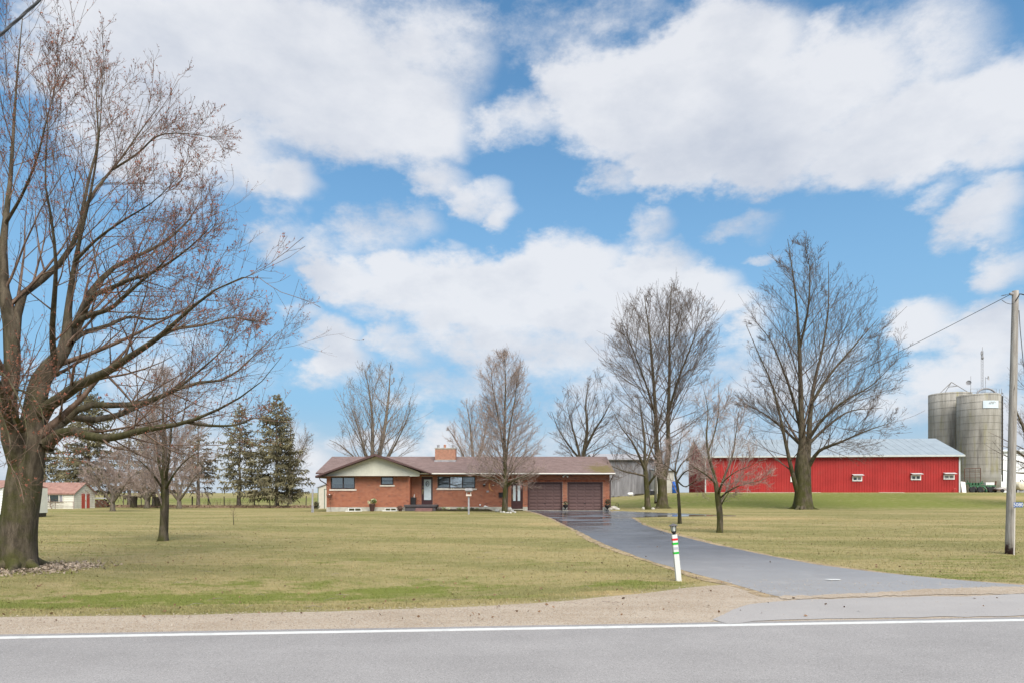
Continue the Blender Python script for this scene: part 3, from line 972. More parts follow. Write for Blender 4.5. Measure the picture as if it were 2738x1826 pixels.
# --- large red-budded maple in front of the red barn
g9 = gp(2145, 1360); y9 = g9.y
st9 = [
    [(2146, 1362, y9, 40.0), (2146, 1310, y9, 40.0), (2146, 1250, y9, 42.0), (2145, 1200, y9, 22.2), (2143, 1130, y9, 15.7), (2140, 1030, y9, 13.0), (2137, 930, y9, 10.4), (2130, 820, y9, 7.8), (2118, 720, y9, 5.2), (2106, 640, y9, 2.6)],
    [(2156, 1250, y9, 20.7), (2163, 1170, y9 + .6, 14.3), (2168, 1090, y9 + 1, 11.7), (2180, 1010, y9 + 1.6, 9.2), (2200, 930, y9 + 2, 7.1), (2215, 820, y9 + 2.4, 5.2), (2215, 700, y9 + 2.6, 1.9)],
    [(2136, 1330, y9, 14.3), (2120, 1270, y9 - .4, 11.7), (2102, 1190, y9 - .8, 9.2), (2085, 1110, y9 - 1.2, 7.1), (2065, 1030, y9 - 1.6, 5.9), (2030, 950, y9 - 2, 3.9), (1995, 870, y9 - 2.4, 1.9)],
    [(2160, 1252, y9, 11.7), (2190, 1205, y9 - 1, 9.2), (2250, 1180, y9 - 2.4, 6.5), (2320, 1150, y9 - 3.4, 4.6), (2390, 1128, y9 - 4, 1.9)],
    [(2164, 1170, y9, 10.4), (2200, 1120, y9 - 1, 7.8), (2260, 1070, y9 - 1.8, 5.9), (2330, 1030, y9 - 2.5, 3.9), (2400, 960, y9 - 3, 1.9)],
    [(2168, 1080, y9 + .5, 9.2), (2220, 1000, y9 + 1, 6.5), (2280, 930, y9 + 1.4, 5.2), (2350, 850, y9 + 1.8, 1.9)],
    [(2143, 1160, y9, 10.4), (2125, 1080, y9 + 1, 7.8), (2098, 1000, y9 + 1.8, 5.9), (2060, 910, y9 + 2.4, 3.9), (2010, 850, y9 + 3, 1.9)],
    [(2142, 1190, y9, 8.4), (2110, 1160, y9 + 1.4, 6.5), (2050, 1110, y9 + 2.6, 4.6), (1975, 1070, y9 + 3.6, 1.9)],
    [(2150, 1200, y9, 9.8), (2200, 1150, y9 + 2, 7.1), (2270, 1100, y9 + 3.6, 4.6), (2360, 1090, y9 + 5, 1.9)],
    [(2139, 930, y9, 6.5), (2160, 830, y9 - 1, 5.2), (2165, 720, y9 - 1.4, 3.3), (2150, 650, y9 - 1.6, 1.3)]]
p9 = [(1240, 2040, 2330), (1180, 1985, 2390), (1080, 1965, 2412), (960, 1985, 2410), (850, 1985, 2385), (780, 2010, 2320), (730, 2045, 2265), (680, 2065, 2220), (630, 2085, 2190)]
bare_tree('maple_tree', 'large bare maple standing before the middle of the red barn', g9, st9, p9, y9,
          lv(15, .66, .50, 8, 6, 3, .0085, trop=.4, fan=.35), (M['bark_mossy'], M['twig_dark']), 21, bud=(7000, .055, M['bud_brown']), flare=1.35, roots=7)

# --- twin-stem maple behind the driveway
g6 = gp(1772, 1358); y6 = g6.y
st6 = [
    [(1771, 1360, y6, 25), (1771, 1310, y6, 24), (1768, 1265, y6, 26), (1757, 1210, y6, 13.6), (1754, 1130, y6, 11.2), (1746, 1000, y6, 8.8), (1735, 880, y6, 6.4), (1722, 790, y6, 2.4)],
    [(1774, 1275, y6, 20), (1787, 1215, y6 + .3, 12.8), (1786, 1130, y6 + .5, 10.4), (1790, 1000, y6 + .7, 8.8), (1790, 880, y6 + .9, 6.4), (1796, 760, y6 + 1.1, 2.4)],
    [(1755, 1120, y6, 6.4), (1725, 1020, y6 - 1, 4.8), (1690, 930, y6 - 1.6, 3.2), (1660, 850, y6 - 2, 1.6)],
    [(1788, 1100, y6, 7.2), (1815, 1010, y6 - .8, 5.6), (1850, 920, y6 - 1.4, 4.0), (1880, 830, y6 - 1.8, 1.6)]]
p6 = [(1260, 1690, 1840), (1180, 1640, 1890), (1080, 1605, 1920), (980, 1600, 1938), (880, 1620, 1925), (820, 1650, 1900), (790, 1672, 1870), (762, 1765, 1840), (742, 1780, 1815)]
bare_tree('maple_tree', 'tall bare maple with twin upright stems rising over the driveway', g6, st6, p6, y6,
          lv(34, .62, .50, 8, 5, 3, .0085, trop=.6, t0=.2, fan=.55), (M['bark_mossy'], M['twig_dark']), 22, flare=1.5, roots=6)

# --- smaller tree beside it
g5 = gp(1732, 1361); y5 = g5.y
st5 = [
    [(1732, 1363, y5, 15), (1730, 1310, y5, 14), (1727, 1270, y5, 14), (1724, 1235, y5, 9), (1724, 1180, y5, 7), (1716, 1110, y5, 5), (1708, 1060, y5, 2)],
    [(1727, 1262, y5, 9), (1710, 1220, y5 - .4, 7), (1690, 1180, y5 - .8, 5), (1660, 1140, y5 - 1.2, 3), (1640, 1100, y5 - 1.4, 2)],
    [(1726, 1272, y5, 6), (1700, 1266, y5 - .8, 5), (1665, 1258, y5 - 1.2, 4), (1625, 1240, y5 - 1.6, 2)],
    [(1732, 1296, y5, 7), (1748, 1275, y5 - .5, 6), (1770, 1250, y5 - 1, 4), (1795, 1210, y5 - 1.4, 2)],
    [(1726, 1250, y5, 7), (1738, 1210, y5 + .4, 5), (1755, 1160, y5 + .8, 4), (1770, 1100, y5 + 1.2, 2)]]
p5 = [(1310, 1640, 1790), (1260, 1605, 1830), (1200, 1600, 1835), (1130, 1620, 1815), (1080, 1650, 1780), (1050, 1690, 1740)]
bare_tree('bare_tree', 'small bare tree with stones at its foot, left of the twin-stem maple', g5, st5, p5, y5,
          lv(9, .75, .5, 7, 5, 3, .0075, trop=.3, t0=.35), (M['bark_mossy'], M['twig_dark']), 23, flare=1.3)

# --- tree in front of the house
g3 = gp(1350, 1369); y3 = g3.y
st3 = [
    [(1350, 1371, y3, 15), (1351, 1330, y3, 14), (1352, 1300, y3, 15), (1351, 1250, y3, 11), (1349, 1180, y3, 9), (1350, 1100, y3, 7), (1352, 1020, y3, 5), (1348, 945, y3, 2)],
    [(1352, 1240, y3, 6), (1362, 1150, y3 - .4, 5), (1378, 1060, y3 - .6, 4), (1385, 985, y3 - .8, 2)],
    [(1350, 1220, y3, 6), (1335, 1130, y3 + .4, 5), (1318, 1040, y3 + .6, 4), (1312, 980, y3 + .8, 2)],
    [(1350, 1300, y3, 5), (1328, 1278, y3 - .6, 4), (1300, 1270, y3 - 1, 3), (1262, 1264, y3 - 1.4, 2)],
    [(1350, 1306, y3, 5), (1325, 1284, y3 - .8, 4), (1298, 1275, y3 - 1.4, 3), (1240, 1262, y3 - 2, 2)],
    [(1353, 1300, y3, 5), (1375, 1285, y3 - .8, 4), (1405, 1275, y3 - 1.2, 3), (1440, 1262, y3 - 1.5, 2)],
    [(1353, 1294, y3, 4), (1380, 1280, y3 - 1.2, 4), (1410, 1268, y3 - 1.8, 3), (1432, 1255, y3 - 2.2, 2)],
    [(1353, 1304, y3, 5), (1368, 1293, y3 + .6, 4), (1400, 1283, y3 - .6, 3), (1436, 1268, y3 - 1.0, 2)]]
p3 = [(1300, 1225, 1462), (1240, 1215, 1468), (1180, 1235, 1460), (1120, 1262, 1440), (1060, 1270, 1428), (1000, 1272, 1415), (960, 1290, 1400), (935, 1315, 1385)]
bare_tree('bare_tree', 'bare egg-shaped tree growing in front of the brick house beside its side door', g3, st3, p3, y3,
          lv([88, 16, 16, 3, 3, 3, 3, 3], .64, .5, 8, 5, 3, .0068, trop=.4, t0=.2, fan=.6, tp=1.42), (M['bark_mossy'], M['twig_pink']), 24, flare=1.25)


def behind(label, root_px, Y, stems, prof, levels, mats, seed, bud=None, name='bare_tree', group=None):
    x = X(root_px, Y)
    b = Vector((x, Y, float(tz(x, Y))))
    py = HY + (EYE - b.z) * K / Y
    stems = [[(a, (py + 2 if r is None else r), Y + d, w) for a, r, d, w in s] for s in stems]
    return bare_tree(name, label, b, stems, prof, Y, levels, mats, seed, bud, flare=1.3, group=group)


# --- two-stem tree behind the left end of the house
behind('bare double-stemmed tree rising behind the cream gable', 1003, 76, [
    [(1003, None, 0, 22), (1002, 1290, 0, 22), (996, 1220, 0, 12), (996, 1130, 0, 9), (988, 1050, 0, 6), (975, 985, 0, 2)],
    [(1006, 1285, 0, 16), (1015, 1214, .5, 13), (1029, 1140, 1, 10), (1040, 1050, 1.4, 7), (1044, 975, 1.6, 2)],
    [(1000, 1280, 0, 9), (978, 1215, -1, 7), (960, 1150, -1.6, 5), (935, 1080, -2, 2)],
    [(1010, 1280, 0, 8), (1045, 1210, -1, 6), (1075, 1150, -2, 4), (1100, 1090, -2.4, 2)],
    [(1000, 1285, 0, 8), (950, 1225, .8, 5), (910, 1190, 1.4, 3), (880, 1175, 1.8, 2)]],
    [(1290, 940, 1070), (1220, 868, 1150), (1170, 880, 1140), (1100, 890, 1138), (1040, 905, 1120), (1000, 925, 1095), (965, 955, 1075)],
    lv([18, 16, 11, 11, 9], .5, .38, 7, 5, 3, .0095, trop=.6), (M['bark_grey'], M['twig_grey']), 31)

behind('bare low tree behind the house, left of the egg-shaped tree', 1268, 72, [
    [(1268, None, 0, 16), (1268, 1290, 0, 15), (1264, 1215, 0, 9), (1256, 1130, 0, 6), (1246, 1075, 0, 2)],
    [(1269, 1280, 0, 9), (1285, 1210, .4, 7), (1300, 1140, .8, 5), (1310, 1090, 1, 2)],
    [(1266, 1285, 0, 7), (1240, 1220, -.6, 5), (1215, 1170, -1, 3), (1195, 1140, -1.4, 2)]],
    [(1290, 1220, 1320), (1215, 1175, 1370), (1150, 1190, 1360), (1100, 1212, 1340), (1065, 1235, 1300)],
    lv([16, 12, 10], .55, .45, 7, 5, 3, .009, trop=.5), (M['bark_grey'], M['twig_pink']), 32)

behind('bare crooked tree behind the garage roof', 1560, 70, [
    [(1556, None, 0, 18), (1557, 1290, 0, 18), (1560, 1215, 0, 12), (1570, 1150, 0, 9), (1566, 1080, 0, 6), (1575, 1020, 0, 2)],
    [(1556, 1250, 0, 9), (1545, 1195, .4, 7), (1530, 1140, .8, 5), (1515, 1080, 1.2, 2)],
    [(1562, 1205, 0, 9), (1590, 1150, -.6, 6), (1615, 1110, -1, 4), (1640, 1060, -1.4, 2)],
    [(1558, 1235, 0, 7), (1525, 1195, -.6, 5), (1495, 1150, -1, 3), (1475, 1100, -1.4, 2)]],
    [(1290, 1500, 1620), (1220, 1475, 1650), (1150, 1468, 1660), (1090, 1470, 1655), (1030, 1490, 1635), (985, 1540, 1610)],
    lv([15, 10, 10, 9], .72, .45, 7, 5, 3, .009, trop=.3, wig=.09), (M['bark_mossy'], M['twig_dark']), 33)

# --- young trees by the driveway
g8 = gp(1924, 1423); y8 = g8.y
st8 = [
    [(1924, 1425, y8, 16), (1925, 1380, y8, 15), (1921, 1345, y8, 16), (1917, 1310, y8, 14), (1907, 1260, y8, 9), (1894, 1215, y8, 7), (1889, 1160, y8, 6), (1893, 1100, y8, 4), (1882, 1040, y8, 2)],
    [(1922, 1318, y8, 8), (1938, 1270, y8 + .3, 6), (1958, 1220, y8 + .5, 5), (1966, 1170, y8 + .6, 4), (1975, 1100, y8 + .7, 2)],
    [(1926, 1330, y8, 5), (1948, 1312, y8 - .4, 4), (1985, 1295, y8 - .7, 3), (2030, 1285, y8 - .9, 2), (2062, 1272, y8 - 1.0, 1.3)],
    [(1920, 1320, y8, 6), (1932, 1290, y8 - .6, 4), (1965, 1262, y8 - 1.0, 3), (2005, 1245, y8 - 1.3, 2), (2040, 1225, y8 - 1.5, 1.3)],
    [(1912, 1290, y8, 5), (1890, 1270, y8 - .5, 4), (1860, 1250, y8 - .9, 3), (1835, 1235, y8 - 1.2, 1.4)],
    [(1928, 1350, y8, 4), (1938, 1332, y8 - .2, 3), (1952, 1310, y8 - .4, 2), (1962, 1300, y8 - .5, 1)],
    [(1893, 1210, y8, 5), (1912, 1150, y8 + .5, 4), (1922, 1090, y8 + .8, 3), (1920, 1020, y8 + 1, 1.3)]]
p8 = [(1345, 1905, 1960), (1310, 1850, 2050), (1270, 1825, 2066), (1200, 1832, 2050), (1130, 1840, 2030), (1070, 1850, 2000), (1005, 1875, 1960)]
bare_tree('young_tree', 'young pale-branched tree with a bent mossy trunk on the lawn right of the driveway', g8, st8, p8, y8,
          lv([11, 9, 7, 7, 7, 3, 8], .7, .42, 6, 5, 3, .005, trop=.3, wig=.08, t0=.36), (M['bark_mossy'], M['twig_pink']), 41, flare=1.15)

g7 = gp(1818, 1399); y7 = g7.y
st7 = [
    [(1818, 1401, y7, 10), (1816, 1350, y7, 8), (1812, 1300, y7, 8), (1806, 1270, y7, 7), (1806, 1245, y7, 5), (1815, 1205, y7, 4), (1822, 1160, y7, 2)],
    [(1810, 1288, y7, 5), (1830, 1262, y7 - .3, 4), (1860, 1250, y7 - .6, 3), (1895, 1255, y7 - .9, 1.4)],
    [(1810, 1284, y7, 5), (1832, 1300, y7 - .3, 3), (1860, 1285, y7 - .6, 2.5), (1890, 1272, y7 - .9, 1.4)],
    [(1807, 1268, y7, 5), (1822, 1240, y7 + .3, 4), (1850, 1215, y7 + .5, 3), (1880, 1200, y7 + .7, 1.4)],
    [(1806, 1262, y7, 4), (1790, 1250, y7 - .4, 3), (1770, 1238, y7 - .7, 2), (1750, 1240, y7 - .9, 1.2)]]
p7 = [(1320, 1800, 1900), (1290, 1750, 1905), (1240, 1735, 1910), (1190, 1755, 1900), (1150, 1790, 1860), (1120, 1805, 1840)]
bare_tree('young_tree', 'slender young tree with a thin dark trunk directly behind the striped lamp post', g7, st7, p7, y7,
          lv([8, 9, 9, 9, 6], .75, .5, 7, 5, 3, .005, trop=.1, wig=.08, t0=.42), (M['bark_dark'], M['twig_pink']), 42, flare=1.1)

# --- small tree on the left lawn
g1 = gp(435, 1445); y1 = g1.y
st1 = [
    [(435, 1447, y1, 22), (438, 1400, y1, 21), (440, 1340, y1, 22), (441, 1280, y1, 18), (440, 1200, y1, 14), (436, 1120, y1, 9), (438, 1040, y1, 5), (440, 985, y1, 2)],
    [(441, 1290, y1, 9), (452, 1220, y1 - .4, 7), (460, 1130, y1 - .7, 5), (468, 1060, y1 - .9, 2)],
    [(440, 1300, y1, 9), (424, 1230, y1 + .4, 7), (412, 1140, y1 + .7, 5), (400, 1070, y1 + .9, 2)],
    [(441, 1310, y1, 7), (470, 1260, y1 - .6, 5), (510, 1220, y1 - .9, 3), (560, 1200, y1 - 1.2, 1.3)],
    [(440, 1312, y1, 7), (405, 1262, y1 - .6, 5), (365, 1225, y1 - .9, 3), (325, 1215, y1 - 1.2, 1.3)]]
p1 = [(1340, 380, 500), (1300, 330, 560), (1230, 305, 600), (1150, 320, 590), (1080, 345, 560), (1020, 380, 520), (980, 410, 480)]
bare_tree('bare_tree', 'small bare tree with a straight mossy trunk on the left lawn', g1, st1, p1, y1,
          lv([30, 11, 11, 9, 9], .6, .36, 7, 5, 3, .0042, trop=.25, wig=.08, t0=.34), (M['bark_mossy'], M['twig_pink']), 43, flare=1.35)

# --- shrubby fruit trees in front of the spruces
for i, (px, py, Yd, w, h, lab) in enumerate(((300, 1366, 0, 95, 165, 'twiggy fruit tree with a short pale trunk beside the white shed'),
                                            (478, 1359, 3, 110, 140, 'dense mauve-twigged bush-like tree behind the mossy small tree'),
                                            (392, 1358, 5, 80, 150, 'twiggy grey fruit tree between the shed and the small mossy tree'))):
    g = gp(px, py)
    y = g.y
    st = [[(px, py + 2, y, 12), (px + 1, py - 18, y, 11), (px - 1, py - 40, y, 8), (px - 8, py - 80, y, 5), (px - 12, py - h * .9, y, 2)],
          [(px + 1, py - 22, y, 8), (px + 18, py - 45, y - .5, 6), (px + 40, py - 80, y - 1, 4), (px + 60, py - 100, y - 1.4, 2)],
          [(px, py - 22, y, 8), (px - 22, py - 48, y - .5, 6), (px - 45, py - 80, y - 1, 4), (px - 66, py - 96, y - 1.4, 2)],
          [(px, py - 30, y, 7), (px + 10, py - 70, y + .5, 5), (px + 22, py - 120, y + .8, 2)]]
    pr = [(py - 15, px - w * .7, px + w * .7), (py - 40, px - w, px + w), (py - 80, px - w, px + w), (py - h * .8, px - w * .75, px + w * .75), (py - h, px - w * .35, px + w * .35)]
    bare_tree('fruit_tree', lab, g, st, pr, y, lv([12, 12, 12, 10], .85, .5, 8, 6, 3, .0085, trop=.1, wig=.12, t0=.3), (M['bark_grey'], M['twig_pink']), 50 + i, flare=1.2)

# --- behind the right-hand spruce, and at the right edge
behind('faint bare tree behind the full spruce nearest the house', 775, 96, [
    [(775, None, 0, 12), (775, 1280, 0, 11), (776, 1200, 0, 7), (778, 1120, 0, 2)],
    [(775, 1280, 0, 7), (800, 1220, 0, 5), (822, 1170, 0, 2)],
    [(775, 1285, 0, 6), (750, 1220, 0, 4), (735, 1160, 0, 2)]],
    [(1300, 730, 830), (1250, 715, 850), (1180, 720, 848), (1130, 735, 825), (1100, 760, 800)],
    lv([14, 12, 8], .55, .45, 6, 5, 3, .010, trop=.5), (M['bark_grey'], M['twig_grey']), 61)
behind('bare tree at the right edge reaching in behind the utility pole', 2800, 62, [
    [(2800, None, 0, 26), (2798, 1280, 0, 24), (2790, 1200, 0, 16), (2782, 1100, 0, 12), (2774, 1000, 0, 8), (2770, 920, 0, 3)],
    [(2796, 1260, 0, 14), (2765, 1200, -1, 10), (2735, 1140, -2, 7), (2712, 1080, -2.6, 4), (2700, 1020, -3, 2)],
    [(2794, 1240, 0, 12), (2750, 1225, -1.4, 8), (2710, 1200, -2.4, 5), (2672, 1190, -3, 2)],
    [(2796, 1270, 0, 10), (2755, 1265, -2, 7), (2710, 1262, -3, 4), (2668, 1252, -3.6, 2)]],
    [(1310, 2690, 2920), (1260, 2655, 2950), (1180, 2655, 2950), (1100, 2668, 2940), (1030, 2685, 2900), (960, 2720, 2860), (900, 2750, 2800)],
    lv([14, 10, 10, 10], .6, .4, 7, 5, 3, .0085, trop=.4), (M['bark_grey'], M['twig_dark']), 62)


# ------------------------------------------------------------------ spruces
def m_needle(c):
    def b(n, bs):
        o = n('ShaderNodeTexCoord').outputs['Object']
        r = n('ShaderNodeNewGeometry').outputs['Random Per Island']
        k = n.ramp(n.noise(o, .8, 4, .6), .35, .65)
        col = n.mix(k, tuple(x * .6 for x in c), tuple(x * 1.3 for x in c))
        col = n.mix(n.math('MULTIPLY', r, .35), col, (.14, .10, .06))
        setb(n, bs, color=col, rough=.85, spec=.2)
    return new_mat('spruce_needles', b)


M['needle'] = m_needle((.185, .170, .100))
M['needle_thin'] = m_needle((.20, .17, .12))


def spruce(px, top, half, y, lab, seed, sparse=1.0, skirt=.10, mat='needle', tw=9):
    rg = np.random.default_rng(seed)
    x = X(px, y)
    b = Vector((x, y, float(tz(x, y))))
    o = np.array(tuple(b))
    H = Z(top, y) - b.z
    Rb = half * y / K
    t = thing('spruce_tree', lab, 'tree', b, 'spruces along the field fence')
    zz = np.linspace(0, H, 14)
    P = np.stack([np.full(14, 0.), np.zeros(14), zz], -1) + rg.normal(0, .03, (14, 3)) * [1, 1, 0]
    r = np.interp(zz / H, [0, .03, 1], [tw * y / K * .62, tw * y / K * .5, .02])
    V, Fq = tubes(P[None], r[None], 10)
    link('trunk', mesh_np('trunk', V, Fq, True), M['bark_grey'], t)
    nb = int(108 * sparse)
    f = np.sort(rg.random(nb)) ** .85
    f = skirt + (1 - skirt) * f
    az = np.arange(nb) * 2.39996 + rg.normal(0, .4, nb)
    L = Rb * (1.02 - f) ** .75 * rg.uniform(.62, 1.15, nb) * np.where(f < skirt + .06, .75, 1)
    L = np.maximum(L, .22)
    el0 = np.interp(f, [0, .5, 1], [.12, .2, .75]) + rg.normal(0, .08, nb)
    n = 7
    pts = []
    for i, s in enumerate(np.linspace(0, 1, n)):
        drop = np.interp(f, [0, .6, 1], [.36, .24, .0]) * (s ** 1.6)
        lift = .14 * s ** 4 * np.interp(f, [0, .7, 1], [1, .7, 0])
        pts.append(np.stack([np.cos(az) * L * s, np.sin(az) * L * s, f * H + L * (np.sin(el0) * s - drop + lift)], -1))
    B1 = np.stack(pts, 1)
    R1 = np.maximum(.045 * (1 - f)[:, None], .012) * np.linspace(1, .3, n)[None]
    v1 = tubes(B1, R1, 4)
    # side sprays, flat, then hanging tassels
    pl = L
    m = np.clip((pl * 7 * sparse ** .4).astype(int), 4, 26)
    B2, R2, id2 = grow(B1, R1, rg, m, .18, 1.0, .85, lambda p, t_: np.minimum(p * .36, .75) * (1.1 - .55 * t_), 4, -.15, .1, 1, .02, flat=.25, lmin=.16)
    R2 = np.tile(np.array([.035, .062, .05, .012]), (len(B2), 1)) * rg.uniform(.7, 1.3, (len(B2), 1))
    B3, R3, id3 = grow(B2, R2, rg, 2, .2, 1.0, 1.0, lambda p, t_: p * .5 + .10, 3, -1.3, .12, 1, .02, lmin=.12)
    R3 = np.tile(np.array([.03, .042, .008]), (len(B3), 1)) * rg.uniform(.6, 1.3, (len(B3), 1))
    v, fq = join([tubes(B2, R2, 3), tubes(B3, R3, 3)])
    link('branches', mesh_np('branches', *v1), M['bark_grey'], t)
    link('foliage', mesh_np('foliage', v, fq), M[mat], t, kind='stuff')


spruce(740, 1058, 112, 73, 'full dark spruce nearest the house, wide at its foot', 71, 1.35, .07, tw=11)
spruce(641, 1080, 86, 74, 'narrower spruce second from the house with a bare lower trunk', 72, .95, .13, tw=9)
spruce(530, 1112, 82, 75, 'thin spruce with a bare brown lower trunk, third from the house', 73, .75, .16, 'needle_thin', tw=10)
spruce(412, 1072, 84, 74, 'spruce rising behind the small mossy tree', 74, .9, .12, 'needle_thin', tw=10)
spruce(345, 1092, 66, 78, 'sparse spruce right of the white shed', 75, .7, .10, 'needle_thin', tw=9)
spruce(236, 1026, 118, 76, 'tall wide spruce towering behind the white shed', 76, 1.25, .09, tw=12)
spruce(118, 1120, 85, 80, 'dark spruce half hidden behind the big maple trunk', 77, 1.1, .05, tw=10)

# ------------------------------------------------------------------ building materials
def m_brick(n, bs):
    o = n('ShaderNodeTexCoord').outputs['Object']
    r = n('ShaderNodeNewGeometry').outputs['Random Per Island']
    col = n.mix(r, (.29, .082, .042), (.43, .150, .080))
    col = n.mix(n.ramp(r, .86, 1.0), col, (.17, .045, .03))
    k = n.noise(o, 1.1, 6, .6)
    col = n.mix(n.math('MULTIPLY', n.ramp(k, .5, .75), .35), col, (.40, .19, .12))
    f = n.noise(o, 40, 4, .7)
    col = n.mix(n.math('MULTIPLY', f, .3), col, (.17, .055, .03))
    setb(n, bs, color=col, rough=.9, spec=.15)


M['brick'] = new_mat('red_brick', m_brick)
M['chimney_brick'] = plain('chimney_brick', (.40, .19, .125), .9, .25, 8)
M['mortar'] = plain('mortar', (.44, .36, .29), .95, .1, 6)
M['concrete'] = plain('foundation_concrete', (.42, .40, .35), .95, .18, 3.0, .5, 30, dirt=(.22, .20, .16), dirt_amt=.5)
M['sill'] = plain('pale_stone_sill', (.62, .56, .50), .85, .1, 5)
M['gable'] = plain('cream_siding', (.60, .59, .49), .7, .05, 2)
M['fascia'] = plain('dark_brown_trim', (.085, .045, .043), .55, .12, 3)
M['frame'] = plain('dark_window_frame', (.035, .022, .020), .5, .1, 3)
M['gutter'] = plain('white_gutter', (.74, .72, .68), .45, .06, 4)
M['door'] = plain('dark_brown_door', (.055, .022, .024), .45, .1, 3)
M['garage'] = plain('brown_garage_panel', (.115, .066, .062), .5, .07, 2)
M['white'] = plain('white_paint', (.74, .74, .72), .55, .05, 4)
M['brass'] = plain('brass', (.62, .48, .22), .3, .1, 8, metal=.8)
M['frost'] = plain('frosted_door_glass', (.55, .62, .66), .25, .06, 6, spec=.6)
M['black'] = plain('black_pot', (.018, .018, .020), .4, .2, 4)
M['rust'] = plain('rusty_metal', (.115, .055, .035), .85, .4, 12)
M['step'] = plain('red_brown_step', (.20, .11, .10), .9, .15, 4, .3, 40)
M['porch'] = plain('dark_porch_paint', (.075, .065, .070), .85, .15, 4, .3, 40)
M['stone'] = plain('pale_field_stone', (.48, .46, .42), .9, .25, 5, .6, 20)
M['greyboard'] = plain('weathered_board', (.30, .295, .31), .9, .25, 5, .3, 40)
M['plant'] = plain('potted_greens', (.16, .20, .06), .8, .4, 20)
M['plant_pale'] = plain('pale_blooms', (.60, .62, .42), .8, .2, 20)
M['plant_dark'] = plain('dark_shrub_leaves', (.06, .055, .03), .9, .5, 15)
M['plant_brown'] = plain('brown_shrub', (.11, .06, .045), .95, .4, 15, .8, 40)
M['pale_sheet'] = plain('pale_sheet_white', (.62, .63, .62), .9, .08, 3)
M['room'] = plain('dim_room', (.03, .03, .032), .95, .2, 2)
M['blind'] = plain('slatted_blind', (.36, .37, .37), .8, .1, 3)
M['orange'] = plain('terracotta_ornament', (.55, .24, .10), .7, .15, 8)
M['red'] = plain('red_ornament', (.45, .07, .06), .6, .1, 5)


def m_glass(extra):
  def b(n, bs):
        o = n('ShaderNodeTexCoord').outputs['Object']
        bm = n('ShaderNodeBump', {'Strength': .012, 'Distance': .05, 'Height': n.noise(o, 1.4, 2, .5)})
        fr = n('ShaderNodeFresnel', {'IOR': 1.9, 'Normal': bm.outputs[0]})
        tr = n('ShaderNodeBsdfTransparent', {'Color': (.80, .84, .84, 1)})
        gl = n('ShaderNodeBsdfGlossy', {'Color': (.9, .93, .95, 1), 'Roughness': .02, 'Normal': bm.outputs[0]})
        mx = n('ShaderNodeMixShader', {0: n.math('ADD', fr.outputs[0], extra), 1: tr.outputs[0], 2: gl.outputs[0]})
        out = [q for q in n.t.nodes if q.type == 'OUTPUT_MATERIAL'][0]
        n.t.links.new(mx.outputs[0], out.inputs[0])
  return b


M['glass'] = new_mat('window_glass', m_glass(.07))
M['glass_bright'] = new_mat('reflective_glass', m_glass(.55))


def m_roof(n, bs):
    o = n('ShaderNodeTexCoord').outputs['Object']
    r = n('ShaderNodeNewGeometry').outputs['Random Per Island']
    col = n.mix(r, (.165, .115, .105), (.245, .175, .165))
    sp = n.noise(o, 26, 4, .75)
    col = n.mix(n.ramp(sp, .35, .7), n.mix(.35, col, (.12, .085, .08)), n.mix(.25, col, (.42, .33, .31)))
    ms = n('ShaderNodeAttribute', attribute_name='moss').outputs['Fac']
    mm = n.math('MULTIPLY_ADD', n.math('SUBTRACT', n.noise(o, 3.4, 8, .75), .5), 3.0, ms)
    col = n.mix(n.math('MULTIPLY', n.ramp(mm, .3, 1.25), .85), col, (.165, .135, .055))
    bm = n('ShaderNodeBump', {'Strength': .4, 'Distance': .02, 'Height': sp})
    setb(n, bs, color=col, rough=.95, spec=.15, normal=bm.outputs[0])


M['roof'] = new_mat('brown_shingles', m_roof)

# ------------------------------------------------------------------ the brick house
YW, YH, YE = 52.0, 53.0, 52.2          # front of the gabled wing, front of the main wall, main eave
GL = .2                                 # level of the yard at the house
xL, xW, xR = X(873.4, YW), X(1095.4, YW), X(1630, YH)
house = thing('brick_house', 'long low red brick bungalow with cream gable, brown roof and two garage doors', 'house', ((xL + xR) / 2, YH, 0))
zF = Z(1354.7, YW)                      # top of the foundation
zS = Z(1271.5, YW)                      # top of the wing's brick
zT = Z(1266.0, YE)                      # main eave
ridgeY, ridgeZ = 57.0, Z(1219.8, 57.0)
backY = 62.0
BL, BH, PL, PH = .194, .060, .208, .0748


def brick_wall(mb, o, u, nrm_, width, z0, z1, holes, start=0):
    """running-bond bricks standing 8 mm proud of the mortar; o = origin on the wall line, u = direction along, nrm_ = outward"""
    o, u, nv_ = Vector(o), Vector(u), Vector(nrm_)
    rows = int((z1 - z0) / PH)
    for j in range(rows):
        za = z0 + j * PH + .006
        zb = min(za + BH, z1)
        xa = -(PL / 2 if (j + start) % 2 else 0)
        while xa < width:
            a, b = max(xa, 0), min(xa + BL, width)
            xa += PL
            segs = [(a, b)]
            for (h0, h1, g0, g1) in holes:
                if zb > g0 + .01 and za < g1 - .01:
                    nx = []
                    for (p, q) in segs:
                        if q <= h0 or p >= h1:
                            nx.append((p, q))
                        else:
                            if p < h0: nx.append((p, h0))
                            if q > h1: nx.append((h1, q))
                    segs = nx
            for (p, q) in segs:
                if q - p < .03:
                    continue
                jt = random.uniform(-.0015, .0025)
                A, B = o + u * p, o + u * q
                t = nv_ * (.008 + jt)
                v = [(A.x, A.y, za), (B.x, B.y, za), (B.x, B.y, zb), (A.x, A.y, zb)]
                w = [(x + t.x, y + t.y, z) for x, y, z in v]
                mb.add(v + w, [(4, 5, 6, 7), (0, 1, 5, 4), (1, 2, 6, 5), (2, 3, 7, 6), (3, 0, 4, 7)])


def hole(px0, px1, py0, py1, Y, ox):
    return (X(px0, Y) - ox, X(px1, Y) - ox, Z(py1, Y), Z(py0, Y))


